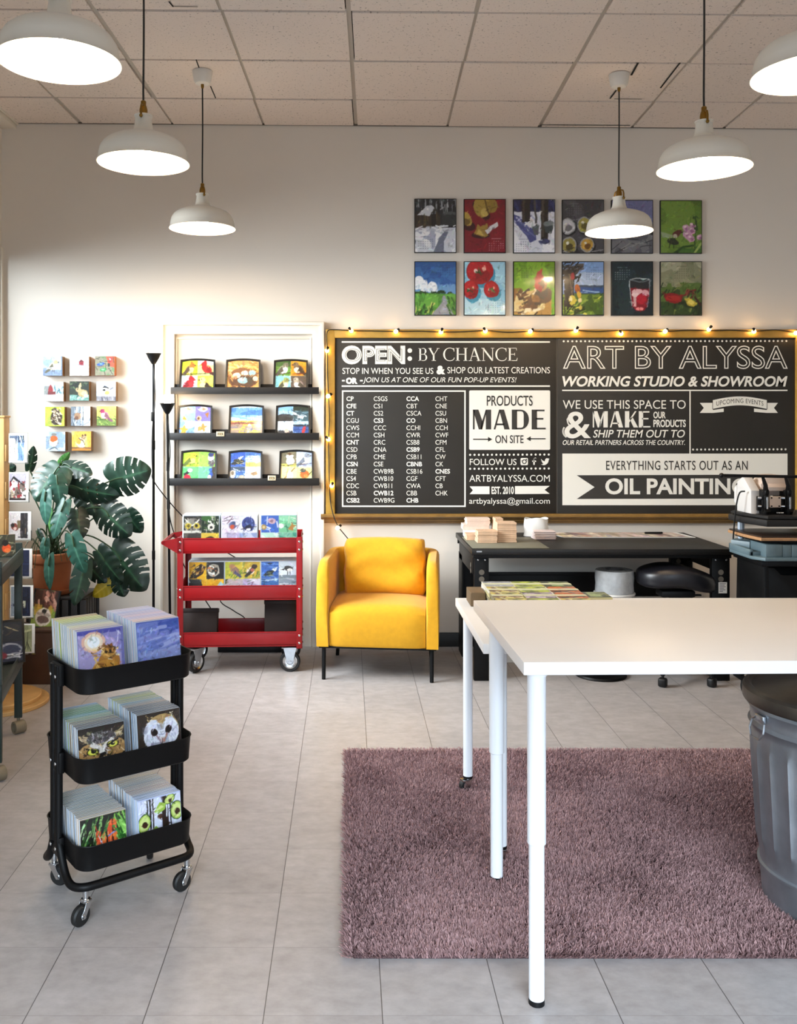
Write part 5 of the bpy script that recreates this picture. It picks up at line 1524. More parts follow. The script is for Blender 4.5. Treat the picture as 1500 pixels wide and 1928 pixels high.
for r_ in range(3):
    for (a_, b_, top) in TP[r_]:
        desc, art = TRAY[k]
        k += 1
        yf = D - 0.075
        x0, x1 = X(a_, yf), X(b_, yf)
        W_ = x1 - x0
        H_ = Z(top, D - 0.05) - ledge_z[r_]
        t = thing('picture_tray', f'black tray with a tile picture of {desc} on a ledge', 'tray', (x0, D - 0.093, ledge_z[r_]), 0, 'trays on the picture ledges')
        t.rotation_euler = (-math.atan2(0.052, H_), 0, 0)
        L_ = H_ / math.cos(math.atan2(0.052, H_)) - 0.002
        rim = MB()
        n = 12
        top_pts = [(W_ * (0.015 + 0.97 * i / n), L_ - 0.010 + 0.010 * math.sin(PI * i / n)) for i in range(n + 1)]
        out = [(0, 0), (W_, 0)] + top_pts[::-1]
        inn = [(0.012, 0.008), (W_ - 0.012, 0.008)] + [(W_ * .5 + (x - W_ * .5) * .90, z - 0.012) for x, z in top_pts[::-1]]
        g0 = [(x, 0.0, z) for x, z in out]
        g1 = [(W_ / 2 + (x - W_ / 2) * .94, 0.034, L_ / 2 + (z - L_ / 2) * .94) for x, z in out]
        g2 = [(x, 0.002, z) for x, z in inn]
        g3 = [(W_ / 2 + (x - W_ / 2) * .97, 0.020, L_ / 2 + (z - L_ / 2) * .98) for x, z in inn]
        tb_ = bmesh.new()
        VV = [[tb_.verts.new(p) for p in g] for g in (g1, g0, g2, g3)]
        for A_, B_ in zip(VV, VV[1:]):
            for i in range(len(A_)):
                j = (i + 1) % len(A_)
                tb_.faces.new((A_[i], A_[j], B_[j], B_[i]))
        tb_.faces.new(VV[0])
        tb_.faces.new(VV[3])
        bmesh.ops.recalc_face_normals(tb_, faces=tb_.faces[:])
        rim._merge(tb_)
        obj('rim', rim, BLACK_FRAME, t)
        obj('picture', art.mesh('picture', W_ - .024, L_ - 0.024, PRINT), None, t, (0.012, 0.0065, 0.010))
for px, py, zl, lb in ((414.5, 812.5, 1, 'small kraft price tag on the middle ledge, between two trays'), (511.5, 895.5, 2, 'small kraft price tag on the lowest ledge, between two trays')):
    yt = D - 0.1205
    t = thing('price_tag', lb, 'tag', (X(px - 7.5, yt), yt, Z(py + 9, yt)), 0, 'kraft tags on the ledges')
    hh = 9 * yt / FPX
    obj('tag_card', MB().box(0, 15 * yt / FPX, 0, 0.004, 0, hh, 0.001), mat('kraft_card', 'd8c6a6', 0.7), t)
    obj('printed_mark', MISC['bird_tag'].mesh('printed_mark', 15 * yt / FPX - .008, hh - .008, PRINT), None, t, (0.004, -0.0007, .004))

# ------------------------------------------------------------------ two floor lamps with their cords


def floor_lamp(px, py, Y, lean, label, cut):
    x = X(px, Y)
    h = Z(py, Y)
    t = thing('floor_lamp', label, 'floor lamp', (x + lean, Y, 0))
    obj('base', MB().lathe([(0, 0), (0.085, 0), (0.087, 0.006), (0.080, 0.014), (0.02, 0.022), (0.012, 0.03), (0, 0.03)], 36), BLACK_METAL, t)
    top = Vector((-lean, 0, h - 0.075))
    pl = MB()
    a_, b_ = Vector((0, 0, 0.02)), top
    pl.cyl(a_, b_, 0.0085, seg=14)
    for q in cut:
        c_ = a_.lerp(b_, q)
        pl.cyl(c_ - Vector((0, 0, .03)), c_ + Vector((0, 0, .03)), 0.0108, seg=14, bev=0.002)
    obj('pole', pl, BLACK_METAL, t)
    obj('lamp_shade', MB().lathe([(0.010, 0), (0.014, 0.004), (0.024, 0.02), (0.036, 0.042), (0.047, 0.066), (0.052, 0.070), (0.050, 0.071), (0.045, 0.067), (0.034, 0.044), (0.02, 0.022), (0, 0.012)], 32).xf(Matrix.Translation(top)), BLACK_PLASTIC, t)
    o = obj('bulb', MB().ball((0, 0, 0.098), 0.034, 3).cyl((0, 0, 0.02), (0, 0, 0.075), 0.014, 0.02).xf(Matrix.Translation(top)), mat('floor_lamp_bulb', 'ffe2b8', 0.4, emit=(1.0, 0.72, 0.42), es=42), t)
    o['label'] = 'lit bulb standing out of the bowl'
    return t


YA, YBB = 5.93, 5.96
la = floor_lamp(289, 664, YA, 0.0, 'taller black floor lamp with a small cone bowl, beside the plant', (0.34, 0.72))
lb_ = floor_lamp(315, 758, YBB, 0.02, 'shorter black floor lamp with a small cone bowl, beside the red cart', (0.62, 0.78))


def lp(px, py, Y, o):
    return Vector((X(px, Y), Y, Z(py, Y))) - Vector(o.location)


cA = smooth_path([lp(x, y, Y, la) for x, y, Y in ((289, 690, 5.925), (292, 742, 5.915), (290.5, 770, 5.918), (287, 806, 5.915), (286, 850, 5.915), (287, 886, 5.918), (289, 905, 5.92), (318, 944, 6.02), (350, 978, 6.08), (400, 1023, 6.12), (458, 1062, 6.14), (440, 1085, 6.14), (414, 1128, 6.14), (440, 1150, 6.12), (462, 1166, 6.1), (470, 1200, 6.08), (470, 1222, 6.06))], 6)
obj('cord', MB().tube(cA, 0.0038, 7), BLACK_CORD, la)
obj('cord_switch', MB().box(-.011, .011, -.03, -.010, 1.525, 1.585, .004), BLACK_PLASTIC, la)
cB = smooth_path([lp(x, y, Y, lb_) for x, y, Y in ((316, 790, 5.955), (320, 850, 5.945), (317, 905, 5.945), (319, 970, 5.945), (330, 1012, 5.96), (346, 1064, 6.0), (380, 1120, 6.06), (420, 1180, 6.08), (450, 1222, 6.06))], 6)
obj('cord', MB().tube(cB, 0.0038, 7), BLACK_CORD, lb_)
tag(obj('power_strip', MB().box(-.21, .21, -.03, .03, 0, .045, .006).box(-.17, .17, -.022, .022, .045, .048, .001), BLACK_PLASTIC, None, (X(470, 6.05), 6.06, 0)), 'black power strip on the floor behind the red cart', 'power strip')

# ------------------------------------------------------------------ red tool cart
RED = mat('red_enamel_steel', '85080f', 0.36, spec=.35, coat=0.08, var=0.05, vscale=10)
cart = thing('tool_cart', 'red three-tray steel tool cart on casters, beside the yellow armchair', 'cart', (X(456, 5.72), 5.72, 0), 0.045)
HW, HD = 0.372, 0.195


def tray_box(z0, z1, name):
    m = MB()
    m.box(-HW, HW, -HD, -HD + .004, z0, z1, .001)
    m.box(-HW, HW, HD - .004, HD, z0, z1, .001)
    m.box(-HW, -HW + .004, -HD, HD, z0, z1, .001)
    m.box(HW - .004, HW, -HD, HD, z0, z1, .001)
    m.box(-HW, HW, -HD, HD, z0 + .008, z0 + .012, 0)
    m.tube([(-HW, -HD, z1), (HW, -HD, z1), (HW, HD, z1), (-HW, HD, z1)], .004, 6, True)
    return obj(name, m, RED, cart)


RT = ((0.728, 0.817), (0.444, 0.530), (0.163, 0.249))
for z0, z1 in RT:
    tray_box(z0, z1, 'tray')
for sx in (-1, 1):
    for sy in (-1, 1):
        pm = MB()
        xa, ya = sx * (HW + .004), sy * (HD + .004)
        pm.box(min(xa, xa - sx * .036), max(xa, xa - sx * .036), min(ya, ya - sy * .004), max(ya, ya - sy * .004), .150, .825, .001)
        pm.box(min(xa, xa - sx * .004), max(xa, xa - sx * .004), min(ya, ya - sy * .036), max(ya, ya - sy * .036), .150, .825, .001)
        po = obj('corner_post', pm, RED, cart)
        bm_ = MB()
        for z0, z1 in RT:
            for zz in (z0 + .02, z1 - .02):
                bm_.ball((xa - sx * .018, ya + sy * .001, zz), .0075, 2, (1, .5, 1))
                bm_.ball((xa + sx * .001, ya - sy * .018, zz), .0075, 2, (.5, 1, 1))
        obj('bolt', bm_, CHROME, po)
hm = MB()
for sy in (-1, 1):
    y_ = sy * (HD + .002)
    hm.prism([(-HW + .02, .826), (-HW - .085, .806), (-HW - .098, .795), (-HW - .090, .782), (-HW + .0, .728), (-HW + .02, .728)], y_ - .002, y_ + .002, 'xz')
hm.cyl((-HW - .088, -HD - .004, .794), (-HW - .088, HD + .004, .794), .012, seg=16)
obj('handle', hm, RED, cart)


def caster_big(name, x, y, ang, swivel):
    """Wheel with tyre, rim and fork on a plate; ang is the way the wheel rolls."""
    R_ = .063
    M_ = Matrix.Translation((x, y, 0)) @ Matrix.Rotation(ang, 4, 'Z')
    f = MB()
    f.box(-.05, .05, -.04, .04, .149, .153, .001)
    for s in (-1, 1):
        f.prism([(-.04, .150), (.04, .150), (.018, .06), (.010, .05), (-.010, .05), (-.018, .06)], s * .021 - .0015, s * .021 + .0015, 'xz')
        f.cyl((0, s * .022, R_), (0, s * .030, R_), .010, .008, 14)
    f.box(-.03, .03, -.022, .022, .136, .150, .003)
    o = obj(name, f.xf(M_), ZINC, cart)
    ty = MB().lathe([(.044, -.015), (.058, -.016), (.063, -.010), (.063, .010), (.058, .016), (.044, .015)], 36, Matrix.Rotation(PI / 2, 4, 'X'), True).xf(Matrix.Translation((0, 0, R_)))
    obj('tyre', ty.xf(M_), RUBBER, o)
    wh = MB().lathe([(0, -.012), (.016, -.014), (.022, -.008), (.034, -.008), (.0445, -.014), (.0445, .014), (.034, .008), (.022, .008), (.016, .014), (0, .012)], 30, Matrix.Rotation(PI / 2, 4, 'X')).xf(Matrix.Translation((0, 0, R_)))
    obj('wheel_rim', wh.xf(M_), CHROME, o)


caster_big('caster', .30, -.15, 0.0, False)
caster_big('caster', .30, .15, 0.0, False)
caster_big('caster', -.27, -.15, 0.9, True)
caster_big('caster', -.29, .15, 0.6, True)

# boxed tile sets standing in the two upper trays
SET_EDGE = [mat('set_edge_' + c, c, .3, coat=.3) for c in ('c9d3dd', 'dfe3e6', 'b6bfc9', 'd8d2c4')]


def local(o, x, y, z):
    a = o.rotation_euler.z
    return Vector((o.location.x + x * math.cos(a) - y * math.sin(a), o.location.y + x * math.sin(a) + y * math.cos(a), o.location.z + z))


def box_mesh(name, w_, t_, h_, mats, topm=None, bev=.0008):
    mb = MB().box(-w_ / 2, w_ / 2, 0, t_, 0, h_, bev, 1)
    me = mb.mesh(name, mats, False)
    for p in me.polygons:
        if topm is not None and (p.normal.z > .8 or p.normal.y < -.8):
            p.material_index = topm
    return me


set_me = [box_mesh('tile_set', .220, .0095, .215, [SET_EDGE[i % 4]]) for i in range(4)]
rs = random.Random(8)
art_me = [a.mesh('picture', .212, .205, CARD) for _, a in CART_RED]
RX = [(-.235, .0, .232), (-.005, 0, .0), (.236, .0, 0)]
for tr, (z_, lab, dyf) in enumerate(((.742, 'top', -.178), (.458, 'middle', -.150))):
    for st in range(3):
        desc, _ = CART_RED[tr * 3 + st]
        xc = (-.238, -.006, .232)[st] if tr == 0 else (-.205, .012, .232)[st]
        for k in range(10):
            lean = 0.10 + .012 * k * .3
            y_ = dyf + k * .0165 + rs.uniform(-.001, .001)
            p = local(cart, xc + rs.uniform(-.003, .003), y_, z_)
            o = bpy.data.objects.new('tile_set', set_me[(k + st) % 4]) if k else thing('tile_set', '', 'tile set')
            if k:
                C.objects.link(o)
            o.location = p
            o.rotation_euler = (-lean * .6, 0, cart.rotation_euler.z + rs.uniform(-.01, .01))
            if k == 0:
                tag(o, f'tile set of {desc}, front in the red cart', 'tile set', 'tile sets in the red cart')
                obj('box', set_me[(k + st) % 4], None, o)
                obj('picture', art_me[tr * 3 + st], None, o, (-.106, -.0012, .005))
                sl = MB().box(-.112, .112, -.0030, -.0024, -.0, .222, 0)
                obj('sleeve', sl, SLEEVE, o)
            else:
                tag(o, f'wrapped tile set filed behind the {desc} set, red cart', 'tile set', f'tile sets behind the {desc} set')
# dark boxes in the lowest tray
for x_, y_, w_, h_, tl, lb in ((-.255, -.12, .215, .200, .22, 'dark brown flat box leaning in the lowest red tray, near the handle end'), (.245, -.12, .205, .245, .18, 'taller dark brown box leaning in the lowest red tray, near the armchair')):
    t = thing('storage_box', lb, 'box', local(cart, x_, y_, .177), cart.rotation_euler.z, 'dark boxes in the red cart')
    t.rotation_euler = (-tl, 0, cart.rotation_euler.z)
    obj('box_body', MB().box(-w_ / 2, w_ / 2, 0, .10, 0, h_, .003), DARK_WOOD, t)
    obj('lid', MB().box(-w_ / 2 - .003, w_ / 2 + .003, -.003, .103, h_ - .022, h_ + .003, .002), DARK_WOOD, t)

# ------------------------------------------------------------------ yellow armchair
YEL = mat('mustard_wool_fabric', 'cf9806', 0.85, var=0.05, vscale=40, bump=0.35, bscale=420, sheen=0.15)
chair = thing('armchair', 'mustard yellow upholstered armchair on thin black legs, under the sign board', 'armchair', (.203, 5.655, 0), -0.11)
HWc, TH, Z0, Z1, RR = .357, .070, .200, .700, .13
path = []
n_ = 14
for i in range(n_):
    path.append((-HWc, -.31 + (.31 + .31 - .12) * (i / (n_ - 1)) ** 1.3))
for a in range(1, 9):
    an = math.radians(180 - 90 * a / 9)
    path.append((-HWc + .12 + .12 * math.cos(an), .19 + .12 * math.sin(an)))
path.append((-HWc + .12, .31))
path = path + [(-x, y) for x, y in path[::-1]]
shell = []
for i, (x, y) in enumerate(path):
    p0 = path[max(0, i - 1)]
    p1 = path[min(len(path) - 1, i + 1)]
    tx, ty = p1[0] - p0[0], p1[1] - p0[1]
    L_ = math.hypot(tx, ty)
    nx, ny = ty / L_, -tx / L_                    # to the inside
    d_ = y + .31
    q = min(1, d_ / RR)
    top = Z1 - (RR - math.sqrt(max(0, RR * RR - (RR * (1 - q)) ** 2))) * .9 if q < 1 else Z1
    top += .012 * max(0, (y - .0) / .31)
    sec = [(0, Z0), (-.004, Z0 + .2), (0, top - .030), (.005, top - .012), (.016, top - .002), (TH / 2, top), (TH - .016, top - .002), (TH - .005, top - .012), (TH, top - .030), (TH, Z0 + .2), (TH, Z0)]
    shell.append([(x + nx * a, y + ny * a, z) for a, z in sec])
sm = MB()
t = bmesh.new()
V_ = [[t.verts.new(p) for p in row] for row in shell]
for A_, B_ in zip(V_, V_[1:]):
    m_ = len(A_)
    for i in range(m_):
        t.faces.new((A_[i], A_[(i + 1) % m_], B_[(i + 1) % m_], B_[i]))
t.faces.new(V_[0])
t.faces.new(V_[-1])
bmesh.ops.recalc_face_normals(t, faces=t.faces[:])
be = [e for e in t.edges if len(e.link_faces) == 2 and e.calc_face_angle(0) > 1.2 and min(v.co.z for v in e.verts) > Z0 + .01 and max(v.co.y for v in e.verts) < -.3]
bmesh.ops.bevel(t, geom=be, offset=.010, segments=3, affect='EDGES', profile=.5)
sm._merge(t)
obj('arm_and_back_shell', sm, YEL, chair)
se = MB()
xs_ = [-.283 + .566 * i / 12 for i in range(13)]
prof = [(-.302, .200), (-.310, .216), (-.314, .34), (-.311, .395), (-.300, .425), (-.278, .442), (-.24, .450), (-.1, .456), (.1, .456), (.24, .452), (.24, .200)]
rows = []
for x in xs_:
    e_ = abs(x) / .283
    k_ = .016 * e_ ** 8
    rows.append([(x, y + k_ * (1 if y < 0 else 0), z - (k_ + .012 * e_ ** 2) * (1 if z > .42 else 0)) for y, z in prof])
t = bmesh.new()
V_ = [[t.verts.new(p) for p in row] for row in rows]
for A_, B_ in zip(V_, V_[1:]):
    for i in range(len(A_)):
        t.faces.new((A_[i], A_[(i + 1) % len(A_)], B_[(i + 1) % len(A_)], B_[i]))
t.faces.new(V_[0])
t.faces.new(V_[-1])
bmesh.ops.recalc_face_normals(t, faces=t.faces[:])
se._merge(t)
obj('seat', se, YEL, chair)
# loose back cushion: pillow with pinched corners and a few drag folds
cu = MB()
NN = 30
for sgn in (-1, 1):
    g = []
    for j in range(NN + 1):
        row = []
        v = -1 + 2 * j / NN
        for i in range(NN + 1):
            u = -1 + 2 * i / NN
            edge = max(0, (1 - abs(u) ** 4) * (1 - abs(v) ** 4)) ** .5
            x = .262 * u * (1 - .13 * abs(v) ** 5) ** .5 * (1 - .02 * (1 - v * v)) + .004 * math.sin(v * 7)
            z = .186 * v * (1 - .13 * abs(u) ** 6) ** .5 * (1 - .05 * (1 - u * u) * (1 if v > 0 else .2)) + .006 * math.cos(u * 3)
            fold = .010 * math.sin(9 * (v + .55 * max(0, abs(u) - .1) ** 1.5) + 2 * u) * abs(u) ** 1.5 * (1 - abs(u) ** 6) + .006 * math.sin(6 * v - 3 * u * u)
            row.append((x, sgn * (.092 * edge ** .7 + 1.3 * fold * edge), z))
        g.append(row)
    cu.quads(g if sgn > 0 else [r[::-1] for r in g])
bmesh.ops.remove_doubles(cu.b, verts=cu.b.verts[:], dist=.0008)
co = obj('back_cushion', cu, YEL, chair, (.016, .130, .612), (-.20, 0, .02))
obj('base_frame', MB().box(-.345, .345, -.296, .298, .188, .200, .003), BLACK_METAL, chair)
for sx in (-1, 1):
    obj('leg', MB().cyl((sx * .318, -.270, .188), (sx * .318, -.280, .0), .0125, .0115, 16, .001), BLACK_METAL, chair)
    obj('leg', MB().cyl((sx * .290, .235, .188), (sx * .305, .285, .0), .0125, .0115, 16, .001), BLACK_METAL, chair)

# ------------------------------------------------------------------ black trolley with filed cards
tro = thing('trolley', 'black three-tier metal trolley on casters, filled with sleeved cards', 'trolley', (-.75, 3.0, 0), math.radians(36))
TL, TD = .190, .165
TZ = (.775, .503, .238)
for zt in TZ:
    H_ = .080
    lv = [(0.000, 0.0, zt - H_), (0.0, .006, zt - H_ + .004), (0, .012, zt - .004), (0, .016, zt)]
    rings = []
    def rr_(gx, z, r=.05):
        return [(x, y, z) for x, y in rrect(-TL - gx, TL + gx, -TD - gx, TD + gx, r + gx, 8)]
    seq = [rr_(-.006, zt - H_), rr_(-.001, zt - H_ + .004), rr_(.004, zt - .006), rr_(.007, zt - .001), rr_(.006, zt + .001), rr_(.003, zt), rr_(.002, zt - .006), rr_(-.003, zt - H_ + .006), rr_(-.008, zt - H_ + .003)]
    t = bmesh.new()
    V_ = [[t.verts.new(p) for p in r] for r in seq]
    for A_, B_ in zip(V_, V_[1:]):
        for i in range(len(A_)):
            j = (i + 1) % len(A_)
            t.faces.new((A_[i], A_[j], B_[j], B_[i]))
    t.faces.new(V_[0])
    t.faces.new(V_[-1])
    bmesh.ops.recalc_face_normals(t, faces=t.faces[:])
    obj('tray', MB()._merge(t), BLACK_METAL, tro)
for sy in (-1, 1):
    ht = MB()
    pts = []
    up_top, xo = .775 - .012, TL + .016
    base = .112
    P_ = [(-xo, sy * .022, up_top), (-xo, sy * .022, .26), (-xo, sy * .03, .205), (-xo + .002, sy * .075, base + .022), (-xo + .008, sy * .118, base), (-xo + .035, sy * .150, base), (-xo + .08, sy * .155, base)]
    P_ = smooth_path(P_, 5) + smooth_path([(-x, y, z) for x, y, z in P_[::-1]], 5)
    ht.tube(P_, .0125, 12)
    fr_ = obj('frame_tube', ht, BLACK_METAL, tro)
    sc_ = MB()
    for zt in TZ:
        for sx in (-1, 1):
            sc_.ball((sx * (xo + .0115), sy * .022, zt - .045), .006, 2, (.6, 1, 1))
    obj('screw', sc_, CHROME, fr_)
for sx in (-1, 1):
    cl_ = MB()
    for zt in TZ:
        cl_.box(sx * (TL + .012) - .009, sx * (TL + .012) + .009, -.040, .040, zt - .075, zt - .008, .004)
    obj('bracket', cl_, BLACK_METAL, tro)


def caster_small(parent, x, y, z_top, ang, R_=.031, wd=.011, m=CHROME):
    M_ = Matrix.Translation((x, y, 0)) @ Matrix.Rotation(ang, 4, 'Z')
    f = MB()
    f.cyl((0, 0, z_top - .030), (0, 0, z_top), .009, .011, 14)
    f.cyl((0, 0, z_top - .038), (0, 0, z_top - .028), .015, .015, 18, .002)
    for s in (-1, 1):
        f.prism([(-.010, z_top - .034), (.012, z_top - .034), (.002, R_ + .02), (-.014, R_ - .009), (-.026, R_ - .008), (-.028, R_ + .004), (-.018, R_ + .018)], s * (wd + .003) - .0015, s * (wd + .003) + .0015, 'xz', .0005, 1)
        f.cyl((-.020, s * (wd + .003), R_), (-.020, s * (wd + .010), R_), .006, .005, 12)
    f.box(-.012, .014, -wd - .003, wd + .003, z_top - .038, z_top - .032, .001)
    o = obj('caster', f.xf(M_), m, parent)
    wh = MB().lathe([(0, -wd), (R_ * .45, -wd), (R_ * .85, -wd), (R_, -wd * .55), (R_, wd * .55), (R_ * .85, wd), (R_ * .45, wd), (0, wd)], 28, Matrix.Rotation(PI / 2, 4, 'X')).xf(Matrix.Translation((-.020, 0, R_)))
    obj('wheel', wh.xf(M_), RUBBER, o)
    return o


for x_, y_, an in ((-.165, -.145, .35), (.175, -.140, 0.15), (-.165, .145, 2.3), (.170, .145, 1.2)):
    caster_small(tro, x_, y_, .104, an, .0315, .011)

CW = .150
CARD_EDGE = [mat('sleeve_edge_' + c, c, .22, coat=.5) for c in ('e2effc', 'f2f7fc', 'd2e4f8', 'ecf3fa', 'c4daf2')]


def ramp_col(stops, f):
    for (a, c0), (b, c1) in zip(stops, stops[1:]):
        if a <= f <= b:
            k = (f - a) / (b - a + 1e-9)
            u, v = Art.col(c0), Art.col(c1)
            return ''.join('%02x' % int(round(255 * x)) for x in (u * (1 - k) + v * k))
    return stops[-1][1]


STK = [
    # tray, x centre, front y, count, height, lean, colours of the top edges front to back, place
    (0, -.101, -.122, 24, .166, .16, ((0, '5c5cac'), (.2, 'c4b4a8'), (.35, 'd0d0a8'), (.5, '8ea4b4'), (.7, 'a9b84c'), (.85, 'c8cc50'), (1, 'b0904c')), 'glowing owl in the top trolley tray'),
    (0, .090, -.128, 26, .170, .16, ((0, '4c60b0'), (.12, 'f0c8b4'), (.3, 'b8b4dc'), (.5, 'd8bccc'), (.7, 'a9b0dc'), (.85, 'c4c4e4'), (1, 'd8c4d0')), 'dusk sky in the top trolley tray'),
    (1, -.101, -.126, 24, .150, .14, ((0, '2c241c'), (.15, '5c4428'), (.25, '8c7c50'), (.45, 'a0a468'), (.55, '8fb0c4'), (.65, '5c8c4c'), (.85, '7c9c5c'), (1, '8a9cc0')), 'horned owl in the middle trolley tray'),
    (1, .090, -.128, 26, .158, .14, ((0, '34281e'), (.3, '5c4c3c'), (.45, 'b09070'), (.6, '8aa0b4'), (.75, 'c4b45c'), (.9, 'a8b050'), (1, 'b0b0b8')), 'white barn owl in the middle trolley tray'),
    (2, -.101, -.130, 24, .140, .12, ((0, 'd8b48c'), (.1, 'a09484'), (.5, '8c8880'), (1, '98948c')), 'carrots in the lowest trolley tray'),
    (2, .090, -.128, 26, .150, .12, ((0, 'b4bcdc'), (.15, '9ca4bc'), (.3, 'b08c74'), (.6, '8c8478'), (.85, 'c4a880'), (1, 'a49c94')), 'avocados in the lowest trolley tray'),
]
rk = random.Random(12)
_cm = {}
for si, (tr, xc, yf, n, h_, ln, cols, place) in enumerate(STK):
    zt = TZ[tr] - .080 + .007 + (.012 if tr == 0 else 0)
    desc, art = NEAR[si]
    am = art.mesh('picture', CW - .004, h_ - .008, CARD)
    pitch = .245 / n
    for k in range(n):
        x_ = xc + rk.uniform(-.0025, .0025)
        y_ = yf + k * pitch
        p = local(tro, x_, y_, zt)
        col = ramp_col(cols, k / (n - 1))
        if rk.random() < .35:
            col = ramp_col(cols, min(1, max(0, k / (n - 1) + rk.uniform(-.1, .1))))
        key = (col, k % 5, h_)
        if key not in _cm:
            _cm[key] = box_mesh('greeting_card', CW, .0078, h_, [CARD_EDGE[k % 5], mat('card_top_' + col, col, .3, coat=.4)], 1, .0006)
        rot = (-ln + rk.uniform(-.003, .003), rk.uniform(-.005, .005), tro.rotation_euler.z + rk.uniform(-.006, .006))
        if k == 0:
            o = thing('greeting_card', f'front card with {desc} in the {("top", "middle", "lowest")[tr]} trolley tray', 'greeting card', p, 0, 'front cards in the black trolley')
            o.rotation_euler = (-ln, 0, tro.rotation_euler.z)
            obj('card', _cm[key], None, o)
            obj('picture', am, None, o, (-CW / 2 + .002, -.0010, .004))
            obj('sleeve', MB().box(-CW / 2 - .003, CW / 2 + .003, -.0030, -.0022, 0, h_ + .006, 0), SLEEVE, o)
        else:
            o = bpy.data.objects.new('greeting_card', _cm[key])
            C.objects.link(o)
            o.location = p
            o.rotation_euler = rot
            tag(o, 'sleeved card behind the ' + place, 'greeting card', 'cards behind the ' + place)

# ------------------------------------------------------------------ wooden card spinner at the window side
RKX, RKY = -1.885, 4.95
rack = thing('card_spinner', 'tall pale wooden card spinner on a round base, by the shop window', 'display rack', (RKX, RKY, 0))
obj('base', MB().lathe([(0, .0), (.255, .0), (.258, .004), (.258, .018), (.254, .022), (.215, .022), (.217, .026), (.217, .040), (.213, .044), (0, .044)], 56), PINE, rack)
pt = MB()
pt.box(-.04, .04, -.04, -.028, .044, 1.545, .002).box(-.04, .04, .028, .04, .044, 1.545, .002).box(-.04, -.028, -.028, .028, .044, 1.545, .002).box(.028, .04, -.028, .028, .044, 1.545, .002)
obj('post', pt, PINE, rack)
for s in (-1, 1):
    for k in range(6):
        ba = MB()
        ba.box(s * .0402, s * .050, -.036, .036, .31 + .20 * k, .40 + .20 * k, .002)
        obj('batten', ba, PINE, rack)
obj('cap', MB().box(-.045, .045, -.045, .045, 1.545, 1.556, .002), PINE, rack)
cxs = [(8, 52, 816, 871), (12, 54.5, 889, 944), (14, 59, 963, 1016), (18, 61, 1033, 1087), (20, 63, 1102, 1162), (44, 66, 1174, 1229)]
for k, ((a_, b_, y0, y1), (desc, art)) in enumerate(zip(cxs, RACK)):
    yy = RKY - .02
    x0, x1 = X(a_, yy), X(b_, yy)
    z1, z0 = Z(y0, yy), Z(y1, yy)
    w_, h_ = x1 - x0, z1 - z0
    hd = MB()
    hd.box(RKX * 0 + .0585, x1 - RKX + .004, yy - RKY - .001, yy - RKY + .001, z0 - .004, z1 + .004)
    hd.box(x0 - RKX if x0 - RKX > .06 else .06, x1 - RKX + .004, yy - RKY - .014, yy - RKY - .001, z0 - .006, z0 - .004)
    hd.box(x1 - RKX + .002, x1 - RKX + .004, yy - RKY - .014, yy - RKY - .001, z0 - .004, z0 + .05)
    obj('card_pocket', hd, ACRYLIC, rack)
    t = thing('postcard', f'white bordered card of {desc} in the wooden spinner', 'card', (max(x0, RKX + .06), yy - .004, z0), 0, 'cards in the wooden spinner')
    t.rotation_euler = (-.02, 0, 0)
    w_ = x1 - t.location.x
    obj('card', MB().box(0, w_, -.003, 0, 0, h_, .0005), PAPER, t)
    bd = .007
    obj('picture', art.mesh('picture', w_ - .012 - bd, h_ - 2 * bd, PRINT), None, t, (.004, -.0037, bd))

# ------------------------------------------------------------------ dark green wheeled display stand, mostly outside the frame
GREEN = mat('dark_green_steel', '1c2a26', 0.4, var=0.1, vscale=15)
gs = thing('display_stand', 'dark green metal display stand on casters, cut by the frame edge', 'display stand', (-1.606, 4.5, 0), math.radians(12))
for x_, y_, q in ((-.012, -.012, 0), (-.012, -.62, 0), (-.50, -.012, 0), (-.50, -.62, 0)):
    obj('leg', MB().box(x_ - .018, x_ + .018, y_ - .012, y_ + .012, .075, .93, .002), GREEN, gs)
for z_, nm in ((.875, 'shelf'), (.375, 'shelf')):
    s_ = MB()
    s_.box(-.53, .008, -.64, .008, z_ - .004, z_ + .004, .001)
    s_.box(.002, .008, -.64, .008, z_ - .045, z_ + .030, .001)
    s_.box(-.53, .008, .002, .008, z_ - .045, z_ + .030, .001)
    s_.box(-.53, .008, -.64, -.634, z_ - .045, z_ + .030, .001)
    obj(nm, s_, GREEN, gs)
BEIGE = mat('beige_caster_plastic', '6e6452', 0.5)
for x_, y_ in ((-.012, -.012), (-.012, -.62), (-.50, -.012), (-.50, -.62)):
    f = MB()
    f.cyl((x_, y_, .055), (x_, y_, .085), .008, seg=12)
    f.lathe([(.022, -.026), (.030, -.026), (.0315, -.02), (.0315, .02), (.030, .026), (.022, .026)], 24, Matrix.Translation((x_ + .004, y_ - .01, .0315)) @ Matrix.Rotation(.6, 4, 'Z') @ Matrix.Rotation(PI / 2, 4, 'Y'), True)
    f.lathe([(0, -.012), (.022, -.014), (.022, .014), (0, .012)], 20, Matrix.Translation((x_ + .004, y_ - .01, .0315)) @ Matrix.Rotation(.6, 4, 'Z') @ Matrix.Rotation(PI / 2, 4, 'Y'))
    obj('caster', f, BEIGE, gs)
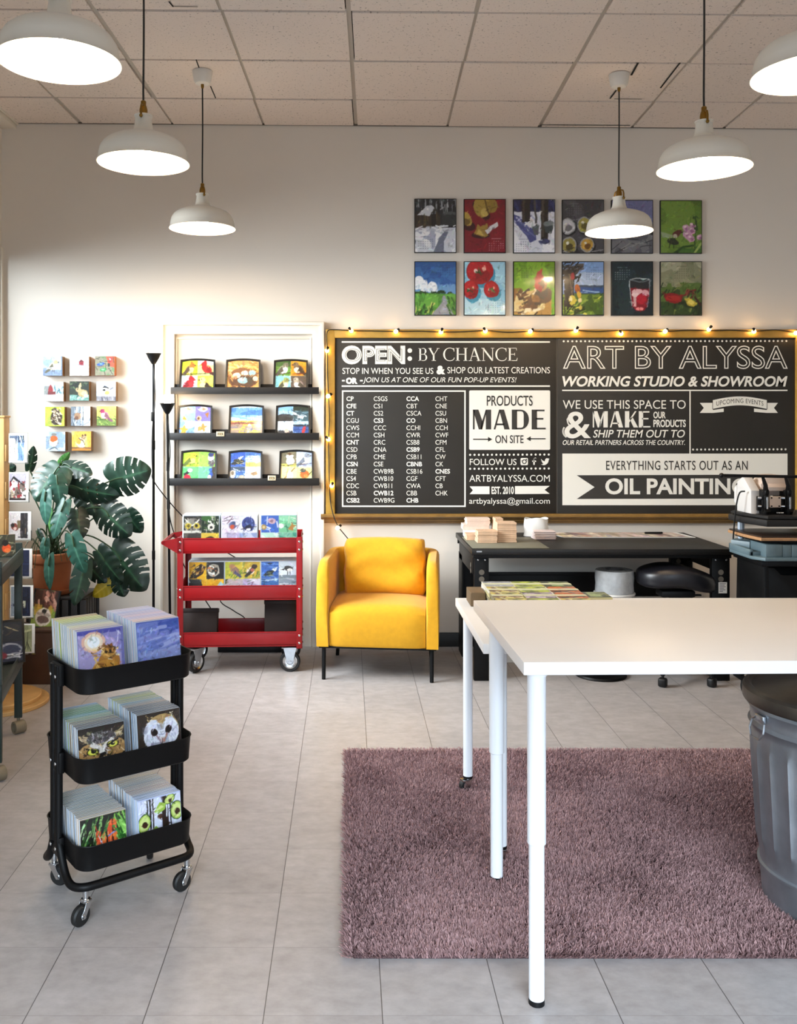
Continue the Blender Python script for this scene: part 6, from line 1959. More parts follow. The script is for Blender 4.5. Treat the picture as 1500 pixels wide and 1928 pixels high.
for nm, zb, hh, ar, ww, rz_, yo, lb in (('picture_tray', .380, .205, ('candy', 'helmet'), .22, .50, -.20, 'black tray with candy and sports helmet pictures, on the lower shelf of the green stand'),):
    p = local(gs, -.17, yo - .02, zb)
    t = thing('picture_tray', lb, 'tray', p, rz_)
    t.rotation_euler = (-.22, 0, rz_)
    obj('rim', MB().prism([(0, 0), (ww, 0), (ww, hh), (0, hh)], .0, .030, 'xz', .004), BLACK_FRAME, t)
    obj('picture', MISC[ar[0]].mesh('picture', ww - .024, hh / 2 - .013, PRINT), None, t, (.012, -.0012, hh / 2 + .001))
    obj('picture', MISC[ar[1]].mesh('picture', ww - .024, hh / 2 - .013, PRINT), None, t, (.012, -.0012, .012))
p = local(gs, -.10, -.13, .8795)
t = thing('canvas_block', 'small block with an orange bird picture, on the upper shelf of the green stand', 'canvas picture', p, .4)
t.rotation_euler = (-.16, 0, .4)
obj('block', MB().box(0, .09, 0, .02, 0, .105, .0015), mat('canvas_side_8a6a48', '8a6a48', .6), t)
obj('picture', MISC['oriole'].mesh('picture', .088, .103, CANVAS), None, t, (.001, -.0008, .001))

# ------------------------------------------------------------------ plant in the corner
PY = 5.72
potx = X(97, PY)
crate_top = .452
ct_ = thing('plant_stand', 'dark slatted wooden plant stand under the terracotta pot', 'plant stand', (X(118, 5.72), 5.74, 0))
DARK_SLAT = mat('black_brown_slat', '1a1412', 0.55, var=.2, vscale=12)
obj('stand_top', MB().box(-.17, .17, -.15, .15, crate_top - .02, crate_top, .003), DARK_SLAT, ct_)
sl_ = MB()
for i in range(7):
    x_ = -.165 + .055 * i
    sl_.box(x_ - .019, x_ + .019, -.150, -.138, .0, crate_top - .02, .002)
    sl_.box(x_ - .019, x_ + .019, .138, .150, .0, crate_top - .02, .002)
for i in range(5):
    y_ = -.11 + .055 * i
    sl_.box(.158, .170, y_ - .019, y_ + .019, .0, crate_top - .02, .002)
    sl_.box(-.170, -.158, y_ - .019, y_ + .019, .0, crate_top - .02, .002)
obj('slat_side', sl_, DARK_SLAT, ct_)
obj('shade_filler', MB().box(-.155, .155, -.135, .135, .01, crate_top - .02), mat('painted_shade_black', '0b0908', .8), ct_)  # added near-black filler: the shade between the slats is put into its colour
tag(obj('wooden_box', MB().box(-.26, .26, -.10, .10, 0, .315, .004).box(-.265, .265, -.105, .105, .300, .318, .003), BROWN_WOOD, None, (X(80, 5.38), 5.40, 0)), 'brown stained wooden box on the floor before the plant stand', 'box')
t = thing('picture_tray', 'black rimmed tray with seed heads and a chickadee, on the brown wooden box', 'tray', (X(52, 5.36), 5.37, .319), 0.10)
t.rotation_euler = (-.16, .14, .10)
tw, th_ = .150, .225
rim_ = MB().prism([(0, 0), (tw, 0), (tw, th_), (0, th_)], .0, .025, 'xz', .003)
rim_.prism([(0, 0), (.008, 0), (.008, th_), (0, th_)], -.012, 0, 'xz').prism([(tw - .008, 0), (tw, 0), (tw, th_), (tw - .008, th_)], -.012, 0, 'xz').prism([(0, 0), (tw, 0), (tw, .008), (0, .008)], -.02, 0, 'xz')
obj('rim', rim_, BLACK_FRAME, t)
obj('picture', MISC['chickadee'].mesh('picture', tw - .016, th_ - .012, PRINT), None, t, (.008, -.0012, .009))

TERRA = mat('terracotta', '9a5a34', 0.75, var=.12, vscale=9, bump=.1, bscale=90)
plant = thing('potted_plant', 'large split-leaf plant in a terracotta pot, in the corner under the canvas blocks', 'plant', (potx, PY, crate_top + .001))
obj('saucer', MB().lathe([(0, 0), (.120, 0), (.142, .022), (.145, .034), (.139, .034), (.122, .010), (0, .008)], 40), TERRA, plant)
pz = Z(1039, PY) - crate_top
obj('pot', MB().lathe([(0, .009), (.100, .009), (.104, .016), (.122, pz - .060), (.123, pz - .058), (.135, pz - .057), (.139, pz - .050), (.141, pz - .006), (.137, pz), (.128, pz), (.122, pz - .03), (0, pz - .03)], 44), TERRA, plant)
obj('soil', MB().lathe([(0, pz - .018), (.07, pz - .020), (.124, pz - .026), (.124, pz - .04), (0, pz - .04)], 24), mat('dark_soil', '1c140e', .95, var=.3, vscale=60, bump=.8, bscale=90), plant)


def leaf_mat(name, c0, c1):
    m = mat(name, c0, 0.42, var=0)
    nt = m.node_tree
    N, Lk = nt.nodes, nt.links
    b = N['Principled BSDF']
    at = N.new('ShaderNodeVertexColor')
    at.layer_name = 'Col'
    mx = N.new('ShaderNodeMix')
    mx.data_type = 'RGBA'
    mx.inputs[6].default_value = (*lin(c0), 1)
    mx.inputs[7].default_value = (*lin(c1), 1)
    Lk.new(at.outputs['Color'], mx.inputs[0])
    Lk.new(mx.outputs[2], b.inputs['Base Color'])
    b.inputs['Coat Weight'].default_value = .12
    return m


LEAF = {'d': leaf_mat('dark_leaf', '0f261d', '335a40'), 't': leaf_mat('blue_green_leaf', '235247', '4a8270'), 'm': leaf_mat('mid_leaf', '16382b', '416e54'), 'l': leaf_mat('light_leaf', '4c8a44', '8cc070'), 'y': leaf_mat('yellow_leaf', 'a8941c', 'd0b83c')}
PO = Vector(plant.location)


def leaf(base, tip, half, kind, Yb, Yt, slots=5, twist=0.0, droop=0.10, cup=0.18, seed=0):
    """Split leaf from its stalk joint to its tip (both given where the photo shows them), half = half width in pixels."""
    r = random.Random(seed)
    B = Vector((X(base[0], Yb), Yb, Z(base[1], Yb))) - PO
    T = Vector((X(tip[0], Yt), Yt, Z(tip[1], Yt))) - PO
    mid = T - B
    L_ = mid.length
    ax = mid.normalized()
    side = ax.cross(Vector((0, -1, 0)))
    side.normalize()
    side = Matrix.Rotation(twist, 3, ax) @ side
    nrm = side.cross(ax).normalized()
    if nrm.y > 0:
        nrm = -nrm
    hw = half * Yb / FPX
    NT, NS = 60, 9
    bm = bmesh.new()
    cols = {}
    for sg in (-1, 1):
        grid = []
        for i in range(NT + 1):
            tt = i / NT
            wv = hw * (math.sin(PI * min(1, tt * .86 + .14)) ** .62) * (1.12 - .42 * tt)
            row = []
            for j in range(NS + 1):
                s = j / NS
                fwd = (.24 * s * s - (.34 * (1 - tt) ** 2.5) * s) * L_ * .9
                y = wv * s
                zz = -droop * L_ * (tt ** 2) * .9 - cup * hw * (s ** 2) + .018 * hw * math.sin(tt * 34) * s
                p = B + ax * (tt * L_ * .92 + fwd * (1 - .6 * tt)) + side * (sg * y) + nrm * (-zz * -1)
                v = bm.verts.new(p)
                cols[v] = max(0, 1 - s * 7) * .9 + .20 * max(0, math.sin(tt * 34)) * (1 - s)
                row.append(v)
            grid.append(row)
        gaps = []
        ns = slots if slots < 3 else slots - 1
        for k in range(ns):
            c_ = .16 + .66 * (k + .5) / ns + r.uniform(-.025, .025)
            gaps.append((c_, .016 + .014 * r.random(), .45 + .18 * r.random()))
        holes = [(c_ + .04, .016, .16, .34) for c_, _, _ in gaps[1:3]] if slots > 4 else []
        for i in range(NT):
            tm = (i + .5) / NT
            for j in range(NS):
                s = (j + .5) / NS
                if any(abs(tm - c_) < g_ * (.35 + .65 * (s - s0) / (1 - s0)) and s > s0 for c_, g_, s0 in gaps):
                    continue
                if any(abs(tm - c_) < g_ and a_ < s < b_ for c_, g_, a_, b_ in holes):
                    continue
                q = (grid[i][j], grid[i][j + 1], grid[i + 1][j + 1], grid[i + 1][j])
                bm.faces.new(q if sg > 0 else q[::-1])
    for v in [v for v in bm.verts if not v.link_faces]:
        cols.pop(v, None)
        bm.verts.remove(v)
    bm.verts.index_update()
    order = [cols[v] for v in bm.verts]
    me = bpy.data.meshes.new('leaf')
    for f in bm.faces:
        f.smooth = True
    bm.to_mesh(me)
    bm.free()
    a_ = me.color_attributes.new('Col', 'FLOAT_COLOR', 'POINT')
    a_.data.foreach_set('color', np.repeat(np.array(order)[:, None], 4, 1).astype(np.float32).ravel())
    me.materials.append(LEAF[kind])
    lf = obj('leaf', me, None, plant)
    # stalk from the pot to the joint
    root = Vector((r.uniform(-.04, .05), r.uniform(-.04, .04), pz - .02))
    md = root.lerp(B, .55) + Vector((0, 0, .06 + .10 * abs(B.x - root.x)))
    obj('stalk', MB().tube(smooth_path([root, md, B, B + ax * L_ * .30], 6), .0048, 6), STALK, lf)
    return lf


STALK = mat('green_stalk', '2c4428', .5)
LV = [((112, 880), (63, 938), 38, 'm', 5.62, 5.52, 6, .25), ((56, 884), (64, 842), 11, 'm', 5.66, 5.62, 3, .5), ((118, 876), (170, 888), 22, 'd', 5.70, 5.62, 4, -.7), ((106, 896), (114, 950), 19, 't', 5.52, 5.48, 3, -.35),
      ((86, 926), (78, 987), 16, 't', 5.50, 5.46, 0, .5), ((122, 944), (95, 1010), 17, 't', 5.50, 5.42, 3, .2), ((128, 915), (219, 938), 27, 'd', 5.66, 5.60, 5, .35), ((160, 915), (179, 968), 30, 'd', 5.72, 5.66, 5, -.2),
      ((207, 906), (283, 886), 40, 'm', 5.78, 5.80, 5, .15), ((189, 956), (241, 1009), 35, 'd', 5.68, 5.62, 6, 0.1), ((238, 966), (264, 1004), 22, 'm', 5.84, 5.82, 2, .3), ((144, 960), (152, 1014), 22, 'd', 5.66, 5.60, 2, -.3),
      ((210, 1032), (268, 1112), 44, 'd', 5.70, 5.62, 6, 0.1), ((184, 1038), (224, 1098), 26, 'd', 5.62, 5.56, 3, .4), ((134, 1008), (152, 1080), 22, 't', 5.46, 5.42, 4, .2), ((160, 1060), (141, 1141), 20, 'm', 5.50, 5.46, 3, -.4),
      ((93, 1046), (86, 1111), 12, 't', 5.50, 5.47, 0, .3), ((86, 1016), (79, 1053), 10, 't', 5.50, 5.48, 0, .1), ((214, 1094), (172, 1122), 17, 'y', 5.78, 5.76, 0, .3), ((222, 1090), (232, 1124), 20, 'd', 5.74, 5.72, 3, .1),
      ((14, 884), (28, 878), 12, 'd', 5.86, 5.84, 1, .2), ((112, 874), (131, 853), 8, 'l', 5.80, 5.78, 0, .4), ((142, 922), (150, 965), 17, 'd', 5.76, 5.74, 2, .6), ((92, 960), (90, 1000), 10, 'l', 5.70, 5.68, 0, .5), ((165, 1062), (196, 1100), 20, 'd', 5.80, 5.76, 2, .2), ((70, 1000), (84, 1030), 9, 'd', 5.66, 5.62, 0, .5)]
for i, a_ in enumerate(LV):
    leaf(*a_, seed=i, droop=.10 if a_[3] != 't' else .2)
rp = random.Random(3)
for k in range(12):
    an = rp.uniform(0, 2 * PI)
    r_ = rp.uniform(.12, .2)
    p0 = Vector((.05 * math.cos(an), .05 * math.sin(an), pz - .02))
    obj('air_root', MB().tube(smooth_path([p0, p0 + Vector((r_ * .5 * math.cos(an), r_ * .5 * math.sin(an), .09 + .04 * rp.random())), p0 + Vector((r_ * math.cos(an), r_ * math.sin(an) * .7, -.01 - .05 * rp.random()))], 6), .0022, 5), STALK, plant)

# ------------------------------------------------------------------ black workbench
BX0, BX1, BY0, BY1, BZ = .722, 2.252, 5.34, 6.14, .779
bench = thing('workbench', 'long black steel workbench against the wall under the sign board', 'workbench', ((BX0 + BX1) / 2, (BY0 + BY1) / 2, 0))
OB = Vector(bench.location)


def bbox(m, x0, x1, y0, y1, z0, z1, bev=.002):
    return m.box(x0 - OB.x, x1 - OB.x, y0 - OB.y, y1 - OB.y, z0, z1, bev)


BENCH_TOP = mat('dark_bench_top', '171615', .42, spec=.35, var=.05, vscale=6)
bt_ = obj('bench_top', bbox(MB(), BX0, BX1, BY0, BY1, BZ - .034, BZ, .004), BENCH_TOP, bench)
obj('apron', bbox(bbox(MB(), BX0 + .01, BX1 - .01, BY0 + .012, BY0 + .03, BZ - .055, BZ - .034), BX0 + .01, BX1 - .01, BY1 - .03, BY1 - .012, BZ - .07, BZ - .034), BLACK_METAL, bench)
for (xa, xb) in ((BX0 + .02, BX0 + .105), (BX1 - .115, BX1 - .010)):
    for (ya, yb) in ((BY0 + .035, BY0 + .075), (BY1 - .075, BY1 - .035)):
        lm = MB().prism([(xa - OB.x, 0), (xb - OB.x, 0), (xb - OB.x, BZ - .05), (xa - OB.x, BZ - .05)], ya - OB.y, yb - OB.y, 'xz', .003)
        lo_ = obj('leg', lm, BLACK_METAL, bench)
        pk = MB()
        for zz in (.638, .598):
            pk.cyl(((xa + xb) / 2 - OB.x, ya - OB.y - .001, zz), ((xa + xb) / 2 - OB.x, ya - OB.y + .001, zz), .016, seg=18)
        obj('round_hole', pk, mat('hole_in_steel', '5d574e', .7), lo_)
        pk = MB()
        for xx in (xa + .022, xb - .022):
            pk.ball((xx - OB.x, ya - OB.y - .001, BZ - .068), .006, 2, (1, .5, 1))
        obj('bolt', pk, CHROME, lo_)
for xa in (BX0 + .015, BX1 - .035):
    sp = obj('side_panel', bbox(bbox(MB(), xa, xa + .012, BY0 + .07, BY1 - .07, .62, BZ - .05), xa, xa + .012, BY1 - .22, BY1 - .04, .0, .66), BLACK_METAL, bench)
    pk = MB()
    for zz in (.662, .628):
        pk.cyl((xa - .001 - OB.x, BY0 + .16 - OB.y, zz), (xa - OB.x + .0005, BY0 + .16 - OB.y, zz), .016, seg=18)
    obj('round_hole', pk, mat('hole_in_steel', '5d574e', .7), sp)
obj('rear_panel', bbox(bbox(MB(), BX0 + .08, BX1 - .1, BY1 - .05, BY1 - .03, .36, .515), BX0 + .08, BX1 - .1, BY1 - .06, BY1 - .03, .50, .52), BLACK_METAL, bench)
st_ = obj('rating_label', MB().box(2.175 - OB.x, 2.225 - OB.x, BY0 + .0345 - OB.y, BY0 + .0352 - OB.y, .515, .580), PAPER, bench)
lt_ = MB()
for q in range(6):
    lt_.box(2.181 - OB.x, 2.181 + (.038, .03, .036, .026, .034, .02)[q] - OB.x, BY0 + .0338 - OB.y, BY0 + .0345 - OB.y, .570 - .009 * q, .573 - .009 * q)
obj('fine_print', lt_, DARK_INK, st_)
obj('badge', MB().box(X(897, 5.338) - OB.x, X(907, 5.338) - OB.x, -.0022 + BY0 - OB.y, BY0 - OB.y + .001, BZ - .018, BZ - .010), mat('silver_badge', 'b0b2b4', .4, .6), bench)

# on the bench
tag(obj('cutting_mat', MB().box(-.225, .225, -.25, .25, 0, .003, .001), mat('grey_green_mat', '6f6d5e', .7, var=.04, vscale=20), None, (.955, 5.615, BZ + .0005)), 'grey green cutting mat on the bench end, with stacks of wooden blocks on it', 'cutting mat')
MZ = BZ + .0040


def blocks(x, y, z, n, w_, d_, label, rz=0.0, h_=.0118, mt=None, cat='wooden block', name='wood_block', lj=.002, seedb=1):
    r = random.Random(seedb)
    key = (w_, d_, h_, (mt or KRAFT).name)
    me = _cm.get(key)
    if me is None:
        me = _cm[key] = box_mesh(name, w_, d_, h_, [mt or KRAFT], None, .001)
    for k in range(n):
        o = bpy.data.objects.new(name, me)
        C.objects.link(o)
        o.location = (x + r.uniform(-lj, lj), y + r.uniform(-lj, lj), z + k * (h_ + .0003))
        o.rotation_euler = (0, 0, rz + r.uniform(-.02, .02))
        tag(o, label, cat, label)


blocks(.850, 5.575, MZ, 6, .120, .115, 'thin wooden block in the low front stack on the cutting mat', seedb=1)
blocks(.972, 5.60, MZ, 10, .118, .115, 'thin wooden block in the tall stack on the cutting mat', seedb=2)
blocks(.800, 5.71, MZ, 3, .120, .115, 'thin wooden block in the low rear stack at the bench end', seedb=3)
tag(obj('carton', MB().box(-.065, .085, -.05, .05, 0, .040, .002), PAPER, None, (.815, 5.93, BZ + .001)), 'flat white carton on the bench end, under a wooden block pile', 'carton')
blocks(.830, 5.93, BZ + .042, 3, .170, .11, 'pale wooden block lying on the white carton', mt=mat('pale_pink_block', 'd8c2b4', .6, var=.06, vscale=40), seedb=4)
blocks(.845, 5.93, BZ + .0785, 4, .150, .11, 'pale wooden block at the top of the pile on the white carton', mt=mat('pale_pink_block', 'd8c2b4', .6, var=.06, vscale=40), seedb=5, h_=.0090)
for k in range(4):
    o = obj('wood_block', _cm[(.120, .115, .0118, KRAFT.name)], None)
    o.location = (.938 + .0128 * k, 5.86, BZ + .0655)
    o.rotation_euler = (0, PI / 2 + .10, 0)
    tag(o, 'wooden block standing on edge beside the pile on the bench end', 'wooden block', 'blocks on edge')
    o.location.z = BZ + .002 + .062
# white paper roll and folded cloths
wr = thing('paper_bag', 'upright white paper bag near the wall at the bench back', 'bag', (1.222, 5.95, BZ + .001))
g = []
for j in range(9):
    z_ = .115 * j / 8
    row = []
    for i in range(37):
        an = 2 * PI * i / 36
        rx = .080 * (1 + .03 * math.sin(5 * an + j)) * (1 - .05 * j / 8)
        row.append((rx * math.cos(an), .042 * math.sin(an) * (1 + .12 * math.sin(3 * an + j * .7)) * (1 - .3 * j / 8), z_ + (.006 * math.sin(3 * an) if j == 8 else 0)))
    g.append(row)
obj('bag', MB().quads(g), PAPER, wr)
for k in range(5):
    o = obj('folded_cloth', MB().box(-.068, .068, -.05, .05, 0, .0105, .0045, 3), mat('pale_pink_cloth', 'd9c8c4', .8, bump=.2, bscale=150), None, (1.238 + .003 * (k % 2), 5.80, BZ + .0012 + .0108 * k), (0, 0, .05 - .02 * k))
    tag(o, 'folded pale cloth in the small pile before the white bag', 'folded cloth', 'folded pale cloths on the bench')
shp = thing('picture_sheet', 'long sheet of small pale printed pictures lying along the bench back', 'sheet', (X(1040, 6.0), 5.86, BZ + .0006))
sw_ = X(1300, 6.0) - X(1040, 6.0)
obj('sheet', MB().prism([(.04, 0), (sw_ - .02, 0), (sw_ - .05, .26), (-.02, .26)], 0, .002, 'xy'), PAPER, shp)
pm_ = MISC['sheet'].mesh('printed_faces', sw_ - .09, .24, CANVAS)
for v in pm_.vertices:
    v.co = (v.co.x + .035 - v.co.z * .12, v.co.z + .01, .0032)
obj('printed_faces', pm_, None, shp)
lm_ = MB()
for q in range(1, 7):
    x_ = .03 + (sw_ - .09) * q / 7
    lm_.prism([(x_, .01), (x_ + .003, .01), (x_ - .026, .25), (x_ - .029, .25)], .0032, .0037, 'xy')
lm_.prism([(.02, .13), (sw_ - .07, .13), (sw_ - .07, .133), (.02, .133)], .0032, .0037, 'xy')
obj('cut_line', lm_, mat('cut_line_grey', '6e6258', .7), shp)
tag(obj('marker_pen', MB().cyl((-.06, 0, .008), (.06, 0, .008), .007, seg=12, bev=.002), BLACK_PLASTIC, None, (X(1232, 6.0), 6.02, BZ + .004), (0, 0, .05)), 'black pen lying on the printed sheet at the bench back', 'pen')
tag(obj('carton', MB().box(-.20, .20, -.12, .12, 0, .10, .003), mat('white_carton', 'dcdcd8', .6), None, (1.09, 5.90, 0)), 'low white carton on the floor under the workbench', 'carton')

# ------------------------------------------------------------------ stools under the bench
ps = thing('pedestal_stool', 'round black pedestal stool with a disc foot, under the bench, holding the film spool', 'stool', (1.515, 5.50, 0))
obj('foot_disc', MB().lathe([(0, 0), (.150, 0), (.155, .006), (.150, .016), (.05, .028), (.03, .04), (0, .04)], 40), BLACK_METAL, ps)
obj('column', MB().cyl((0, 0, .03), (0, 0, .40), .024, seg=20), BLACK_METAL, ps)
obj('seat', MB().lathe([(0, .395), (.15, .395), (.165, .405), (.165, .425), (.15, .438), (0, .440)], 40), BLACK_PLASTIC, ps)
tri = thing('spool_stand', 'small white round stand with short splayed feet, under the film spool', 'stand', (1.60, 5.50, .441))
obj('ring', MB().lathe([(0, .045), (.118, .045), (.122, .05), (.122, .056), (.118, .060), (0, .060)], 40), mat('white_plastic', 'd9d7d2', .4), tri)
for k in range(5):
    a_ = 2 * PI * k / 5 + .5
    c_, s_ = math.cos(a_), math.sin(a_)
    obj('foot', MB().tube([(.095 * c_, .095 * s_, .048), (.108 * c_, .108 * s_, .030), (.112 * c_, .112 * s_, .004)], .006, 8), mat('white_plastic', 'd9d7d2', .4), tri)
spo = thing('film_spool', 'wide roll of clear grey plastic film on a small white stand under the bench', 'spool', (1.60, 5.50, .502))
obj('film_roll', MB().lathe([(.05, 0), (.112, 0), (.115, .006), (.112, .05), (.115, .09), (.112, .128), (.108, .132), (.05, .132)], 44, closed=True), mat('wound_clear_film', 'a9adb0', .22, coat=.7, var=.12, vscale=30, bump=.4, bscale=40), spo)
obj('core', MB().lathe([(.048, .002), (.052, .002), (.052, .134), (.048, .134)], 24, closed=True), mat('grey_board_core', '4c4a48', .7), spo)

sx_, sy_ = 1.948, 5.45
sd = thing('office_stool', 'black padded saddle stool on a five-star caster base, at the workbench', 'stool', (sx_, sy_, 0))
g = []
for j in range(17):
    ph = -PI / 2 + PI * j / 16
    row = []
    for i in range(49):
        th = 2 * PI * i / 48
        cx_ = abs(math.cos(ph)) ** .45
        x_ = .228 * cx_ * math.copysign(abs(math.cos(th)) ** .8, math.cos(th))
        y_ = .17 * cx_ * math.copysign(abs(math.sin(th)) ** .9, math.sin(th))
        z_ = .598 + .064 * math.copysign(abs(math.sin(ph)) ** .55, math.sin(ph)) + .10 * x_ * x_ / .05 * -.06 + .012 * math.cos(x_ * 14)
        row.append((x_, y_, z_ - .02 * x_ / .23))
    g.append(row)
obj('seat', MB().quads(g), mat('black_vinyl', '14141a', .38), sd)
obj('mechanism', MB().box(-.10, .10, -.06, .06, .485, .525, .01).box(.06, .15, -.02, .0, .487, .497, .003), BLACK_PLASTIC, sd)
obj('gas_lift', MB().cyl((0, 0, .09), (0, 0, .30), .027, seg=20).cyl((0, 0, .30), (0, 0, .49), .015, seg=16), BLACK_METAL, sd)
for k in range(5):
    a_ = math.radians(-90 + 36 + 72 * k)
    c_, s_ = math.cos(a_), math.sin(a_)
    am_ = obj('base_arm', MB().tube([(.02 * c_, .02 * s_, .11), (.15 * c_, .15 * s_, .092), (.245 * c_, .245 * s_, .072)], .018, 10, rads=(.024, .019, .014)), BLACK_PLASTIC, sd)
    w2 = MB().box(-.022, .022, -.024, .024, .0, .052, .012, 3).cyl((0, 0, .045), (0, 0, .075), .008, seg=10)
    obj('caster', w2.xf(Matrix.Translation((.240 * c_, .240 * s_, 0)) @ Matrix.Rotation(a_, 4, 'Z')), BLACK_PLASTIC, am_)

# ------------------------------------------------------------------ heat press on its wheeled stand
hx, hy = 2.46, 5.22
KP = .968           # the whole press stands clear of the bench end
sn = thing('press_stand', 'black wheeled stand carrying the heat press, at the bench end', 'stand', (hx * KP, hy * KP, 0))
for x_ in (-.15, .22):
    obj('side_panel', MB().prism([(-.20, .07), (-.13, .07), (-.10, .45), (.10, .45), (.13, .07), (.20, .07), (.17, .76), (-.17, .76)], x_ - .012, x_ + .012, 'yz', .002), BLACK_METAL, sn)
obj('front_panel', MB().prism([(-.145, .40), (.215, .40), (.215, .66), (.16, .66), (.12, .70), (-.06, .70), (-.10, .74), (-.145, .74)], -.150, -.140, 'xz', .001), BLACK_METAL, sn)
obj('rear_panel', MB().prism([(-.145, .35), (.215, .35), (.215, .76), (-.145, .76)], .14, .15, 'xz', .001), BLACK_METAL, sn)
obj('shelf', MB().box(-.18, .23, -.18, .18, .752, .786, .002), BLACK_METAL, sn)
obj('foot_rail', MB().box(-.165, -.135, -.22, .22, .062, .085, .003).box(.205, .235, -.22, .22, .062, .085, .003), BLACK_METAL, sn)
for x_ in (-.15, .22):
    for y_ in (.10, -.18):
        w2 = MB().lathe([(0, -.012), (.022, -.013), (.031, -.010), (.031, .010), (.022, .013), (0, .012)], 22, Matrix.Translation((x_, y_, .031)) @ Matrix.Rotation(PI / 2, 4, 'Y'))
        w2.box(x_ - .016, x_ + .016, y_ - .014, y_ + .014, .040, .064, .002)
        obj('caster', w2, RUBBER, sn)
hp = thing('heat_press', 'swing-arm heat press with white head plates and a wood-edged lower plate', 'heat press', (hx * KP, hy * KP, CH - (CH - .763) * KP))
hp.scale = (KP, KP, KP)
BLUEG = mat('blue_grey_enamel', '5c7078', .4, var=.06, vscale=12)


def hpx(px, py, Y):
    return (X(px, Y) - hx, Y - hy, Z(py, Y) - .763)


ba = MB()
ba.prism([(-.235, .12), (-.195, .20), (.30, .20), (.30, -.24), (-.19, -.24), (-.235, -.16)], .0, .018, 'xy', .004)
obj('base_plate', ba, BLUEG, hp)
obj('base_housing', MB().box(-.175, -.085, -.215, -.02, .018, .088, .003).box(-.083, -.035, -.212, -.02, .018, .085, .002).box(-.033, .03, -.212, -.02, .018, .085, .002).box(.033, .30, -.212, .1, .018, .085, .002).prism([(-.235, .10), (-.18, .17), (.2, .17), (.2, .0), (-.17, .0)], .018, .075, 'xy', .004), BLUEG, hp)
obj('drawer', MB().box(-.235, -.215, -.15, .13, .016, .052, .003).box(-.235, -.18, .12, .13, .016, .052, .002).box(-.235, -.17, -.15, -.14, .016, .04, .002), BLUEG, hp)
lpz = .890 - .763
obj('lower_plate', MB().prism([(-.228, .16), (-.228, -.06), (-.205, -.225), (.40, -.225), (.40, .16)], lpz - .018, lpz - .002, 'xy', .002), BIRCH, hp)
obj('silicone_pad', MB().prism([(-.222, .155), (-.222, -.055), (-.200, -.218), (.40, -.218), (.40, .155)], lpz - .002, lpz + .006, 'xy', .002), mat('dark_brown_pad', '2c2019', .4), hp)
obj('plate_support', MB().prism([(-.20, .13), (-.20, -.05), (-.185, -.20), (.38, -.20), (.38, .13)], lpz - .032, lpz - .018, 'xy', .002), BLACK_METAL, hp)
obj('column', MB().box(-.07, .12, .02, .14, .085, lpz - .03, .003).box(-.185, -.155, .10, .13, .085, .40, .004).cyl((-.17, .115, .08), (-.17, .115, .41), .016, seg=14), mat('pale_grey_steel', 'b9c6d4', .35, var=.05, vscale=20), hp)
uz = .946 - .763
obj('upper_plate', MB().prism([(-.225, .16), (-.225, .0), (-.165, -.205), (.40, -.205), (.40, .16)], uz, uz + .038, 'xy', .008).prism([(-.215, .15), (-.215, .0), (-.155, -.195), (.40, -.195), (.40, .15)], uz + .036, uz + .062, 'xy', .018), mat('dark_grey_cover', '1c1b1b', .5, spec=.35), hp)
PWH = mat('white_machine_paint', 'd8d5d2', .4)
hz = uz + .060
obj('head_side_plate', MB().prism([(.10, hz + .0), (.10, hz + .17), (.02, hz + .205), (-.085, hz + .130), (-.085, hz + .0)], -.200, -.150, 'yz', .004).prism([(.10, hz + .03), (.13, hz + .05), (.13, hz + .13), (.10, hz + .15)], -.205, -.16, 'yz', .004), PWH, hp)
MS = Matrix.Translation((-.058, 0, 0))
hd_ = MB()
hd_.prism([(-.075, hz + .10), (-.075, hz + .165), (-.035, hz + .215), (.045, hz + .215), (.075, hz + .185), (.075, hz + .10)], -.06, .08, 'xz', .006)
hd_.prism([(-.10, hz + .13), (-.10, hz + .150), (.0, hz + .195), (.06, hz + .195), (.06, hz + .13)], -.06, .06, 'yz', .004)
obj('head_cover', hd_.xf(MS), mat('pale_pinkish_paint', 'cdbcb0', .4), hp)
obj('control_plate', MB().box(-.060, .004, -.135, -.118, hz + .04, hz + .102, .003).xf(MS), mat('pale_pinkish_paint', 'cdbcb0', .4), hp)
kn = MB()
for x_ in (-.050, -.008):
    for z_ in (.048, .094):
        kn.cyl((x_, -.140, hz + z_), (x_, -.134, hz + z_), .004, seg=10)
obj('bolt', kn.xf(MS), BLACK_PLASTIC, hp)
yk = MB()
for x_ in (-.080, .046):
    yk.box(x_ - .016, x_ + .016, -.125, .03, hz + .0, hz + .135, .006)
    yk.cyl((x_ - .012, -.13, hz + .125), (x_ + .012, -.13, hz + .125), .022, seg=20, bev=.004)
    yk.box(x_ - .010, x_ + .010, -.148, -.120, hz + .0, hz + .11, .004)
    yk.cyl((x_, -.135, hz + .005), (x_, -.155, hz + .03), .018, seg=16)
yk.box(-.115, -.085, -.11, -.09, hz + .02, hz + .10, .003)
yk.box(-.09, .06, -.10, .03, hz + .0, hz + .030, .004)
yk.box(.012, .035, -.11, -.09, hz + .02, hz + .10, .003)
obj('yoke', yk.xf(MS), BLACK_METAL, hp)
for x_, z_ in ((-.108, .092), (-.108, .045), (.022, .092), (.022, .045)):
    obj('fitting', MB().cyl((x_ - .008, -.112, hz + z_), (x_ + .010, -.118, hz + z_), .009, seg=14).xf(MS), CHROME, hp)
for x_ in (-.08, .046):
    obj('link_strip', MB().box(x_ - .004, x_ + .006, -.151, -.147, hz + .03, hz + .10, .001).xf(MS), CHROME, hp)
for k in range(4):
    obj('cap_nut', MB().ball((-.026 + .011 * k, -.150, hz + .012), .0055, 2).xf(MS), CHROME, hp)
hdp = [hpx(1358, 895, 5.06), hpx(1400, 896, 5.06), hpx(1460, 897, 5.06), hpx(1560, 898, 5.06)]
